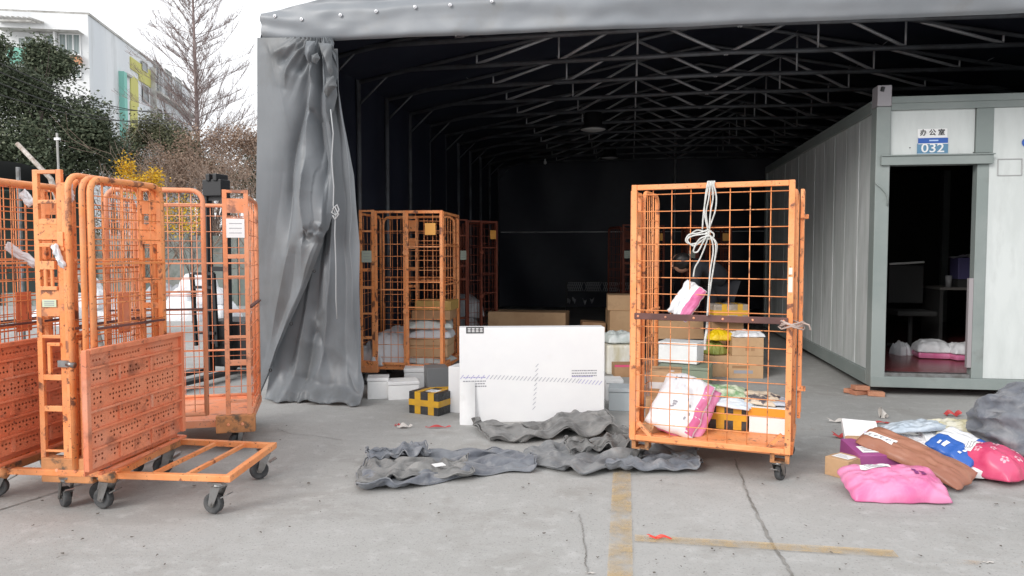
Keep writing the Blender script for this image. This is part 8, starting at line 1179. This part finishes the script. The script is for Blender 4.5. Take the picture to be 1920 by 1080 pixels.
skin_fig('jacket', [pel+V((0,0,.04)), (pel+chest)/2+V((0,0,.05)), chest, neck, shL, eL, wL, shR, eR, wR], [(0,1),(1,2),(2,3),(2,4),(4,5),(5,6),(2,7),(7,8),(8,9)], [.155,.16,.15,.065,.075,.058,.042,.075,.058,.042], JACKET, pe)
hd = L_(1277,506,-.08, 1.255)
headm = MB().grid(lambda u, v: (lambda a, b: (hd.x+.10*cos(a)*sin(b)*(1.05), hd.y+.085*sin(a)*sin(b), hd.z+.115*cos(b)-.02*cos(a)*sin(b)**2))(2*pi*u, pi*v), 28, 18)
ho = headm.build('head', SKIN, pe, smooth=True)
hairm = MB().grid(lambda u, v: (lambda a, b: (hd.x+.012+.112*cos(a)*sin(b)*(1+.06*sin(a*9)), hd.y-.0+.098*sin(a)*sin(b)*(1+.05*sin(a*7+b*8)), hd.z+.018+.125*cos(b)))(2*pi*u, pi*v*.74), 40, 18); hairm.xf(Matrix.Translation(hd) @ Matrix.Rotation(R(48), 4, 'X') @ Matrix.Translation(-hd)).build('hair', HAIR, ho, smooth=True, fix=False)
nz_ = hd+V((-.10,-.02,-.03)); MB().tube([nz_+V((.02,0,.02)), nz_+V((-.008,-.004,-.01)), nz_+V((.01,0,-.02))], [.008,.014,.008], 8).build('nose', SKIN, ho, smooth=True)
for s in (-1, 1): MB().lathe([(0,-.006),(.018,-.006),(.024,0),(.012,.006),(0,.004)], 12).xf(Matrix.Translation(hd+V((.012,.088*s,-.01))) @ Matrix.Rotation(pi/2, 4, 'X') @ Matrix.Scale(1.4, 4, (0,1,0))).build('ear', SKIN, ho, smooth=True)
for s in (-1, 1): MB().lathe([(0,-.004),(.009,-.003),(.010,0),(.009,.003),(0,.004)], 8).xf(Matrix.Translation(hd+V((-.093,.032*s,.005))) @ Matrix.Rotation(pi/2, 4, 'Y')).build('eye', INK, ho, smooth=True)
MB().tube([hd+V((-.092,-.025,-.065)), hd+V((-.099,0,-.066)), hd+V((-.092,.025,-.065))], .004, 6).build('mouth', mat('lips', (.35,.12,.10), .5), ho)
skin_fig('neck', [chest, neck, hd+V((.03,0,-.03))], [(0,1),(1,2)], [.06,.055,.055], SKIN, pe, 1)
for w_, e_ in ((wL, eL), (wR, eR)):
    d = (w_-e_).normalized(); vs_, es_, rs_ = [w_, w_+d*.05, w_+d*.09], [(0,1),(1,2)], [.026,(.038,.022),(.038,.02)]
    for k in range(4):
        s = (k-1.5)*.019; b0 = len(vs_); ln = (.068,.078,.072,.056)[k]
        vs_ += [w_+d*.10+V((0,s,0)), w_+d*(.10+ln*.5)+V((-.006,s*1.1,0)), w_+d*(.10+ln*.85)+V((.008,s*1.1,-.006))]; es_ += [(2,b0),(b0,b0+1),(b0+1,b0+2)]; rs_ += [.009,.0085,.007]
    b0 = len(vs_); vs_ += [w_+d*.06+V((-.02,.03,0)), w_+d*.09+V((-.03,.045,0)), w_+d*.12+V((-.025,.05,-.01))]; es_ += [(1,b0),(b0,b0+1),(b0+1,b0+2)]; rs_ += [.012,.010,.008]
    skin_fig('hand', vs_, es_, rs_, SKIN, pe, 1)
for f_ in (fL, fR): skin_fig('shoe', [V((f_.x+.03,f_.y,.05)), V((f_.x-.06,f_.y-.01,.045)), V((f_.x-.17,f_.y-.03,.035))], [(0,1),(1,2)], [.05,.045,.035], BLACK, pe, 1)
# ------------------------------------------------------------------ background on the left
def rnd(a, b): return random.uniform(a, b)
def leaves(name, m, parent, blobs, per, size, seed, flat=.5):
    """many leaf sized faces in clumps; blobs = (centre, radii)"""
    rs = random.Random(seed); vs_, fs_, tones = [], [], []
    for c, r_ in blobs:
        for _ in range(per):
            while True:
                d = V((rs.gauss(0,1), rs.gauss(0,1), rs.gauss(0,1)))
                if d.length > .01: break
            d.normalize(); rr = rs.random()**.38
            cl = V((c[0]+d.x*r_[0]*rr, c[1]+d.y*r_[1]*rr, c[2]+d.z*r_[2]*rr)); tone = rs.random()
            for _k in range(9):
                p = cl+V((rs.gauss(0,1), rs.gauss(0,1), rs.gauss(0,1)))*size*1.5
                a = V((rs.gauss(0,1), rs.gauss(0,1), rs.gauss(0,flat))).normalized(); b = a.orthogonal().normalized(); b = (b*cos(rs.random()*6)+a.cross(b)*sin(rs.random()*6))
                l, w_ = size*rs.uniform(.6,1.3), size*rs.uniform(.3,.6); n0 = len(vs_)
                vs_ += [tuple(p-a*l*.5), tuple(p+b*w_*.5), tuple(p+a*l*.5), tuple(p-b*w_*.5)]; fs_.append((n0,n0+1,n0+2,n0+3)); tones.append(min(1, max(0, tone*.6+rs.random()*.4)))
    me = bpy.data.meshes.new(name); me.from_pydata(vs_, [], fs_); at = me.attributes.new('tone', 'FLOAT', 'FACE'); at.data.foreach_set('value', tones)
    me.materials.append(m); o = bpy.data.objects.new(name, me); col.objects.link(o); o.parent = parent; return o
def limbs(mb, p, d, L, r, depth, rs, spread=.6, up=.25, n=3, seg=4):
    pts = [V(p)]; rad = [r]; dd = V(d).normalized()
    for i in range(seg):
        dd = (dd+V((rs.gauss(0,.13), rs.gauss(0,.13), rs.gauss(0,.08)+up*.15))).normalized(); pts.append(pts[-1]+dd*L/seg); rad.append(max(.004, r*(1-.7*(i+1)/seg)))
    mb.tube(pts, rad, 3 if depth < 2 else 5, cap=False)
    if depth > 0:
        for k in range(n):
            t = rs.uniform(.3, 1); i = min(seg-1, int(t*seg)); q = pts[i].lerp(pts[i+1], t*seg-i)
            nd = (dd+V((rs.gauss(0,spread), rs.gauss(0,spread), rs.gauss(0,spread*.7)+up))).normalized()
            limbs(mb, q, nd, L*rs.uniform(.45,.7), r*.45, depth-1, rs, spread, up, n, 3)
def tree(name, label, base, h, blobs, m, per, size, seed, trunk_r=.15, group=None, bark=None, cat='tree'):
    t = thing(name, label, cat, base, 0, group); rs = random.Random(seed+99); mb = MB()
    mb.tube([(0,0,0),(.05,.0,h*.3),(-.05,.05,h*.6),(0,0,h*.85)], [trunk_r,trunk_r*.8,trunk_r*.6,trunk_r*.3], 8)
    for c, r_ in blobs: limbs(mb, (0,0,h*rs.uniform(.25,.5)), V(c)-V((0,0,h*.35)), (V(c)-V((0,0,h*.4))).length*.62, trunk_r*.35, 1, rs, .5, .05, 3)
    mb.build('trunk', bark or BARK, t, smooth=True, fix=False); leaves('crown', m, t, blobs, per, size, seed); return t
def Bp(px, py, d): return P(px, py, d)
def bl(base, lst, d):                 # blobs measured in the photograph at distance d
    return [((lambda q: (q.x-base.x, q.y-base.y+dy, q.z))(P(x, y, d)), (rx/F*d, rx/F*d*1.1, rz/F*d)) for x, y, rx, rz, dy in lst]
def gb(px, d): p = P(px, 470, d); return V((p.x, p.y, 0))
# evergreen trees
b = gb(85, 20); tree('evergreen_tree', 'broad dark evergreen tree filling the left edge in front of the white building', b, 6, bl(b, [(50,195,58,38,0),(118,215,52,42,.5),(30,250,62,50,0),(110,275,68,42,-.5),(155,262,42,45,.3),(50,165,38,20,0),(172,250,26,36,0),(20,300,55,36,0),(120,318,62,26,0),(15,150,22,16,0)], 20), LEAF, 430, .11, 1, .22, 'trees behind the yard')
b = gb(78, 24); tree('evergreen_tree', 'smaller evergreen crown rising above the broad one, in front of the balcony', b, 8.5, bl(b, [(76,96,16,14,0),(92,112,20,15,.3),(66,116,15,14,0),(118,126,9,10,0),(84,135,24,12,0)], 24), LEAF, 200, .12, 2, .14, 'trees behind the yard')
b = gb(-8, 19); tree('evergreen_tree', 'evergreen crown cut by the left frame edge beside the canopy roof', b, 6.5, bl(b, [(-4,95,12,22,0),(-12,140,22,24,0)], 19), LEAF, 170, .10, 3, .15, 'trees behind the yard')
b = gb(215, 23); tree('evergreen_tree', 'dark low tree at the foot of the teal and yellow stripes', b, 3.4, bl(b, [(225,285,30,22,0),(205,310,26,20,0),(250,310,28,22,0)], 23), LEAF, 200, .11, 4, .12, 'trees behind the yard')
b = gb(285, 24); tree('olive_tree', 'olive brown round topped tree hiding the lower right of the building', b, 4.6, bl(b, [(285,240,28,26,0),(265,262,24,22,0),(310,255,30,28,0),(330,290,34,28,0)], 24), LEAF_O, 200, .10, 5, .13, 'trees behind the yard')
b = gb(400, 22); tree('brown_tree', 'russet brown tree between the bare conifer and the grey curtain', b, 4.0, bl(b, [(370,275,40,34,0),(415,265,40,30,.4),(455,262,30,26,0),(430,300,44,30,0),(350,310,40,26,0),(478,270,18,26,0),(440,330,50,26,-.4),(380,330,44,26,-.4)], 22), LEAF_B, 170, .075, 6, .12, 'trees behind the yard')
b = gb(300, 21); tree('brown_tree', 'low tangled brown shrubby tree left of the bare conifer', b, 3.0, bl(b, [(300,300,44,32,0),(335,318,44,30,0),(275,325,44,26,.3),(330,345,50,22,0)], 21), LEAF_B, 170, .065, 7, .10, 'trees behind the yard')
b = gb(472, 24); tree('evergreen_tree', 'dark green tree partly hidden by the grey curtain', b, 4.0, bl(b, [(480,300,26,34,0),(470,345,30,24,0),(500,330,30,40,0)], 24), LEAF, 200, .10, 8, .12, 'trees behind the yard')
b = gb(340, 25); tree('evergreen_tree', 'green tree showing through behind the brown twigs', b, 3.6, bl(b, [(345,275,26,22,0),(385,320,30,24,0),(310,345,40,22,0),(430,340,40,26,0)], 25), LEAF_O, 200, .10, 9, .12, 'trees behind the yard')
# brown twiggy thicket
def thicket(label, px, d, w_, h_, n_, seed):
    o = thing('twiggy_shrub', label, 'shrub', gb(px, d), 0, 'leafless shrubs behind the cages'); rs = random.Random(seed); mb = MB()
    for k in range(n_):
        a = rs.uniform(0, 2*pi); limbs(mb, (rs.gauss(0,w_*.18), rs.gauss(0,.3), .2), (cos(a)*.75, sin(a)*.5, 1.0), h_*rs.uniform(.7,1.1), .022, 3, rs, .55, .12, 4)
    mb.build('twigs', TWIG_B, o, fix=False)
thicket('leafless brown shrub in front of the bare conifer trunk', 375, 19.5, 2.0, 2.9, 13, 1)
thicket('leafless brown shrub between the bare conifer and the curtain', 450, 20, 2.0, 2.8, 12, 2)
thicket('leafless brown shrub right of the yellow bush', 300, 18.5, 1.8, 2.3, 11, 3)
# bare conifer
b = gb(377, 28); t = thing('bare_conifer', 'tall leafless conical conifer against the white sky', 'tree', b); rs = random.Random(5); TH = 13.4
MB().tube([(0,0,0),(.0,0,4),(-.08,0,8),(-.16,0,TH)], [.12,.09,.06,.015], 8).build('trunk', BARK_R, t, smooth=True)
mb = MB(); z = 3.0
while z < TH-.3:
    f = (TH-z)/TH; 
    for k in range(3):
        a = rs.uniform(0, 2*pi); L = (.5+3.2*f**.85)*rs.choice((.6,.85,1,1.1,1.2)); el = R(rs.uniform(14,46)); x0 = -.012*z
        pts = [V((x0,0,z))]; d = V((cos(a)*cos(el), sin(a)*cos(el), sin(el))); 
        for i in range(5): d = (d+V((rs.gauss(0,.12), rs.gauss(0,.12), .05+rs.gauss(0,.09)))).normalized(); pts.append(pts[-1]+d*L/5)
        r0 = .011+.012*f; mb.tube(pts, [r0*(1-.8*i/5) for i in range(6)], 3, cap=False)
        for j in range(int(14+24*f)):
            t_ = rs.uniform(.15,1); i = min(4, int(t_*5)); q = pts[i].lerp(pts[i+1], t_*5-i)
            s_ = rs.choice((-1,1)); nd = (d*.8+V((-d.y,d.x,0))*s_*rs.uniform(.5,1)+V((0,0,rs.uniform(.0,.5)))).normalized(); l2 = L*rs.uniform(.10,.26)
            q2 = q+nd*l2+V((0,0,l2*.15)); mb.tube([q, q.lerp(q2,.5), q2], [.0065,.005,.0035], 3, cap=False)
            for _ in range(2):
                q3 = q.lerp(q2, rs.uniform(.3,1)); mb.tube([q3, q3+V((rs.gauss(0,.07), rs.gauss(0,.07), rs.uniform(.02,.14)))], [.0042,.003], 3, cap=False)
    z += .15+.05*f
stuff_b = mb.build('branches', BARK_R, t, fix=False)
# yellow bush
b = gb(262, 14); yb = tree('yellow_bush', 'bright yellow leaved bush behind the nearest nesting cage', b, 2.2, bl(b, [(236,318,10,20,0),(290,335,12,16,0),(262,342,22,12,0),(245,350,18,16,0)], 14), LEAF_Y, 70, .05, 11, .03, cat='bush')
b = gb(360, 14.5); tree('yellow_bush', 'yellow leaved bush seen through the mesh of the faded cage', b, 1.9, bl(b, [(335,390,26,22,0),(365,405,22,26,0),(310,400,20,24,0),(345,425,30,14,0)], 14.5), LEAF_Y, 34, .05, 12, .03, cat='bush')
# overgrown bank that closes the view
b = gb(250, 26); o = leaves('hedge', LEAF_O, None, [((x, y*.3, z), (1.6,.8,1.0)) for x in range(-12, 8, 1) for y, z in ((0,.8),(1,1.9))], 60, .13, 13); o.location = b; o.rotation_euler.z = YAW; tag(o, 'rough olive hedge running along the back of the yard', 'hedge', kind='stuff')
# boundary wall behind the yard
wv = thing('boundary_wall', 'weathered grey green boundary wall behind the roll cages', 'wall', gb(280, 19), YAW)
WALLM = mat('mossy wall render', (.20,.235,.215), .9, c2=(.33,.34,.32), sc1=1.5, grime=(.12,.15,.13), gs=3, gt=(.5,.7))
for k in range(8): MB().b2((-5+1.2*k+.004,0,0),(-3.8+1.2*k-.004,.15,1.78)).build('wall_panel', WALLM, wv, bevel=.01); MB().b2((-5.05+1.2*k,-.05,0),(-4.95+1.2*k,-.002,1.9)).build('pier', WALLM, wv, bevel=.01)
# building
bc = gb(178, 40); B0 = V((bc.x, bc.y, 0)); pd = CF(-24.8,57)-CF(-22.3,40); pd.z = 0; rz_b = atan2(pd.y, pd.x)
bl_ = thing('apartment_building', 'white four storey building with teal and yellow stripes on its long side', 'building', B0, rz_b); BHt = P(178,31,40).z-.12
BW = mat('white building render', (.80,.80,.80), .8, c2=(.72,.73,.74), sc1=.3, grime=(.58,.60,.61), gs=.35, gt=(.52,.8), stretch=(1,1,.35), detail=9)
BWS = mat('pale grey blue render', (.60,.63,.66), .85, c2=(.68,.70,.72), sc1=.25, grime=(.42,.44,.45), gs=.5, gt=(.52,.75), stretch=(1.6,1.6,.3), detail=9)
TEAL = mat('teal render', (.22,.50,.43), .8); YG = mat('yellow green render', (.52,.50,.16), .8); ORB = mat('orange brown render', (.55,.27,.15), .8); GLASS = mat('dark window glass', (.06,.075,.08), .15, c2=(.11,.13,.14), sc1=.6)
GREYC = mat('grey weathered concrete', (.38,.37,.35), .9, c2=(.52,.51,.49), sc1=.9, grime=(.26,.25,.23), gs=2, gt=(.5,.7)); TURQ = mat('turquoise render', (.22,.50,.40), .8)
MBb = MB().b2((0,0,0),(19.5,14,BHt)).build('wall_block', BWS, bl_)
MB().b2((-.06,-.06,BHt-.002),(19.6,14.1,BHt+.12)).build('parapet_cap', GREYC, bl_)
def sidep(px, py):                   # pixel -> (along, z) on the long side
    ex = V((cos(rz_b), sin(rz_b), 0)); ny = V((-ex.y, ex.x, 0)); d = ray(px, py); t = (B0-V((0,0,H))).dot(ny)/d.dot(ny); p = V((0,0,H))+d*t-B0; return p.dot(ex), p.z
def sbox(px0, py0, px1, py1, m, nm, t=.06, in_=False):
    a, z1 = sidep(px0, py0); b_, _ = sidep(px1, py1); _, z0 = sidep(px0, py1); z0, z1 = min(z0, z1), max(z0, z1); return MB().b2((a,-t,z0),(b_,.0 if not in_ else .1,z1)).build(nm, m, bl_)
sbox(222,133,232,300,TEAL,'stripe',.30); sbox(243,190,258,290,YG,'stripe',.07); sbox(243,106,281,128,YG,'stripe',.07); sbox(259,128,281,150,YG,'stripe',.066); sbox(243,140,258,192,YG,'stripe',.065); sbox(232,136,242,140,GREYC,'ledge',.2)
def window(x0, x1, z0, z1, y, nx=2, axis='x', m=GLASS):
    f = MB(); w_ = .05
    if axis == 'x':
        f.b2((x0,y-.05,z0),(x1,y,z0+w_)).b2((x0,y-.05,z1-w_),(x1,y,z1)); 
        for k in range(nx+1): xx = x0+(x1-x0-w_)*k/nx; f.b2((xx,y-.05,z0+w_),(xx+w_,y,z1-w_))
        fo = f.build('window', GREYC, bl_); MB().b2((x0+w_*.5,y-.02,z0+w_*.5),(x1-w_*.5,y-.015,z1-w_*.5)).build('pane', m, fo)
    else:
        f.b2((y-.05,x0,z0),(y,x1,z0+w_)).b2((y-.05,x0,z1-w_),(y,x1,z1))
        for k in range(nx+1): xx = x0+(x1-x0-w_)*k/nx; f.b2((y-.05,xx,z0+w_),(y,xx+w_,z1-w_))
        fo = f.build('window', WHITE, bl_); MB().b2((y-.02,x0+w_*.5,z0+w_*.5),(y-.015,x1-w_*.5,z1-w_*.5)).build('pane', m, fo)
for (a, b_, c_, d_) in ((263,113,273,130),(265,158,275,188),(287,122,293,140),(287,160,294,180)):
    x0, z1 = sidep(a, b_); x1, _ = sidep(c_, b_); _, z0 = sidep(a, d_); window(x0, x1, z0, z1, -.08, 1)
# end bay with balconies
xa0, _ = sidep(283, 200); 
for k in range(4):
    z = BHt-1.9-3.1*k; MB().b2((xa0,-.55,z-.15),(19.5,-.001,z)).build('balcony_slab', GREYC, bl_)
    rl = MB(); 
    for i in range(24): xx = xa0+.1+(19.3-xa0)*i/23; rl.bar((xx,-.5,z),(xx,-.5,z+.95), .035)
    rl.bar((xa0,-.5,z+.98),(19.5,-.5,z+.98), .06).build('balcony_railing', mat('grey railing', (.4,.4,.4), .6), bl_)
    for i in range(3): window(xa0+.6+2.4*i, xa0+2.2+2.4*i, z+.1, z+2.2, -.002, 2)
MB().b2((xa0-.1,-.35,0),(xa0+.1,-.0015,BHt-.4)).build('pilaster', GREYC, bl_)
# short white front with recessed balcony bay
MB().b2((-.10,.001,0),(-.001,14,BHt)).build('front_skin', BW, bl_)
def frontp(px, py):
    ey = V((-sin(rz_b), cos(rz_b), 0)); nx_ = V((cos(rz_b), sin(rz_b), 0)); d = ray(px, py); t = (B0-V((0,0,H))).dot(nx_)/d.dot(nx_); p = V((0,0,H))+d*t-B0; return p.dot(ey), p.z
def fbox(px0, py0, px1, py1, m, nm, t=.12, t2=.105):
    a, z1 = frontp(px0, py0); b_, z0 = frontp(px1, py1); return MB().b2((-t,min(a,b_),min(z0,z1)),(-t2,max(a,b_),max(z0,z1))).build(nm, m, bl_)
def fwin(px0, py0, px1, py1, n_): a, z1 = frontp(px0, py0); b_, z0 = frontp(px1, py1); window(min(a,b_), max(a,b_), min(z0,z1), max(z0,z1), -.13, n_, 'y', mat('curtained glass', (.20,.25,.25), .3, c2=(.34,.38,.37), sc1=3, stretch=(6,6,.1)))
fbox(8,60,160,66,GREYC,'eave_ledge',.9); fwin(112,64,154,106,3); fwin(36,71,66,92,2); fwin(135,130,155,150,2); fwin(90,66,108,85,1)
fbox(18,91,56,122,TURQ,'panel',.3); fbox(134,110,156,124,ORB,'panel',.4); fbox(108,104,156,108,WHITE,'sill',.5); fbox(134,125,156,129,WHITE,'sill',.5); fbox(107,58,112,108,WHITE,'column',.5)
cn = MB(); 
for k in range(9): a, z = frontp(2+k*10, 52+.5*k); cn.bar((-1.6,a,z+.15),(-.2,a,z+.35), .07)
a0_, z0_ = frontp(2,55); a1_, z1_ = frontp(86,57); cn.bar((-1.6,a0_,z0_),(-1.6,a1_,z1_), .09).bar((-.2,a0_,z0_+.35),(-.2,a1_,z1_+.35), .09).build('canopy_frame', GREYC, bl_)
fbox(70,68,88,84,WHITE,'air_conditioner',.45,.12)
# overhead wires with their poles
pl_ = thing('utility_pole', 'slim grey pole behind the left cages carrying the overhead wires', 'pole', gb(118, 16)); MB().tube([(0,0,0),(-.06,0,3.9)], .022, 8).build('shaft', GREYC, pl_)
MB().b2((-.11,-.03,3.75),(.0,.03,3.80)).build('bracket', WHITE, pl_)
for i, (a, b_) in enumerate((((-40,140),(330,232)),((-40,118),(300,208)),((-40,100),(330,214)),((-40,165),(320,222)))):
    p0, p1 = P(*a, 12), P(*b_, 19); o = MB().tube([p0.lerp(p1, t/12)-V((0,0,.25*sin(pi*t/12))) for t in range(13)], .009, 5).build('overhead_wire', mat('black cable', (.03,.03,.03), .6), None, smooth=True)
    tag(o, ['overhead wire crossing the evergreen tree, lowest at its left end','overhead wire crossing the evergreen tree, second from the top at its left end','overhead wire crossing the evergreen tree, topmost at its left end','overhead wire crossing the evergreen tree, second from the bottom at its left end'][[3,1,2,0].index(i)], 'wire', 'overhead wires')
# dark lean to behind the far left cages
sh = thing('dark_canopy', 'dark netted lean-to canopy at the left edge behind the cages', 'canopy', gb(0, 9), YAW)
MB().grid(lambda u, v: (-2.4+2.7*u, 1.6*v, 2.42+.06*sin(u*9)-.1*v), 20, 8).build('canopy_cover', BLACK, sh, smooth=True, fix=False)
for x, y in ((-2.3,0),(.25,0),(.25,1.5)): MB().tube([(x,y,0),(x,y,2.40)], .025, 8).build('post', ZINC, sh)
MB().grid(lambda u, v: (-2.4+2.65*u, 1.62, 2.4-1.6*v), 6, 6).build('back_net', mat('dark green net', (.02,.035,.03), .8), sh, fix=False)
po = thing('leaning_pole', 'pale peeling wooden pole leaning behind the far left cages', 'pole', P(95, 335, 7.5)); e0, e1 = P(105,345,7.5), P(42,279,7.5); MB().tube([V((.55,.1,-(e0.z)))*1.0, V((0,0,0)), e1-e0], [.028,.026,.022], 8).build('shaft', mat('peeling white wood', (.55,.50,.46), .8, c2=(.3,.24,.2), sc1=20), po, smooth=True)
# pile of white sacks in the far yard
def sack_pile(lab0, px, d, n_, seed, m):
    rs = random.Random(seed); b0 = gb(px, d)
    names = ['bottom left','bottom centre','bottom right','middle row left','middle row right','topmost','leaning on the front']
    pos = [(-.75,0,0),(0,.0,0),(.75,.1,0),(-.4,.1,.30),(.4,.1,.30),(0,.1,.58),(.2,-.45,.0)]
    for i in range(n_):
        x, y, z = pos[i]; x *= .6; q = b0+V((x*cos(YAW), x*sin(YAW), z))+V((0,y,0))
        bag('bulk_sack', f'{lab0[0]}, {names[i]}, {lab0[1]}', q, .70, .6, .34, m, rz=rs.uniform(-.4,.4), seed=50+seed*10+i, wr=.06, cat='sack', group='white bulk sacks in the far yard', n=20)
sack_pile(('white bulk sack','of the heap behind the left nesting cages'), 142, 14.5, 7, 1, WHITEBAG)
sack_pile(('white bulk sack','of the heap behind the faded cage'), 366, 15.5, 7, 2, WHITEBAG)
sack_pile(('dark grey sack','of the heap beyond the white sacks'), 320, 16.5, 5, 3, GREYBAG)
# electric stacker behind the faded cage
stk = thing('stacker_truck', 'black pallet stacker with a tall mast behind the faded roll cage', 'stacker truck', gb(408, 8.2), YAW-.3)
zt2 = P(408, 338, 8.2).z
for x in (-.12,.12): MB().bar((x,0,.05),(x,0,zt2-.12), .05, .09).build('mast_rail', BLACK, stk, bevel=.006)
for z in (.4,1.2,zt2-.2): MB().bar((-.10,0,z),(.10,0,z), .05).build('mast_crossbar', BLACK, stk)
MB().b2((-.12,-.08,zt2-.18),(.12,.08,zt2)).b2((-.06,-.1,zt2-.02),(-.01,.1,zt2+.06)).b2((.03,-.1,zt2-.02),(.08,.1,zt2+.06)).build('mast_head', BLACK, stk, bevel=.01)
MB().b2((-.28,.08,.10),(.28,.62,.62)).build('battery_case', BLACK, stk, bevel=.03); MB().tube([(0,.55,.55),(0,.85,1.05)], .022, 8).build('tiller_arm', BLACK, stk); MB().tube([(-.14,.85,1.05),(.14,.85,1.05)], .02, 8).build('tiller_handle', BLACK, stk)
for x in (-.2,.2): MB().b2((x-.06,-1.05,.06),(x+.06,-.03,.10)).build('fork', BLACK, stk, bevel=.008)
bk_ = MB(); 
for x in (-.26,.02): bk_.bar((x,-.06,.35),(x,-.10,1.15), .035)
for z in (.5,.75,1.0,1.15): bk_.bar((-.26,-.09,z),(.02,-.09,z), .03)
bk_.build('load_backrest', BLACK, stk)
for x in (-.18,.18):
    for y in (-.9,.45): MB().tube([(x-.03,y,.06),(x+.03,y,.06)], .06, 14).build('wheel', RUBBER, stk, smooth=True)
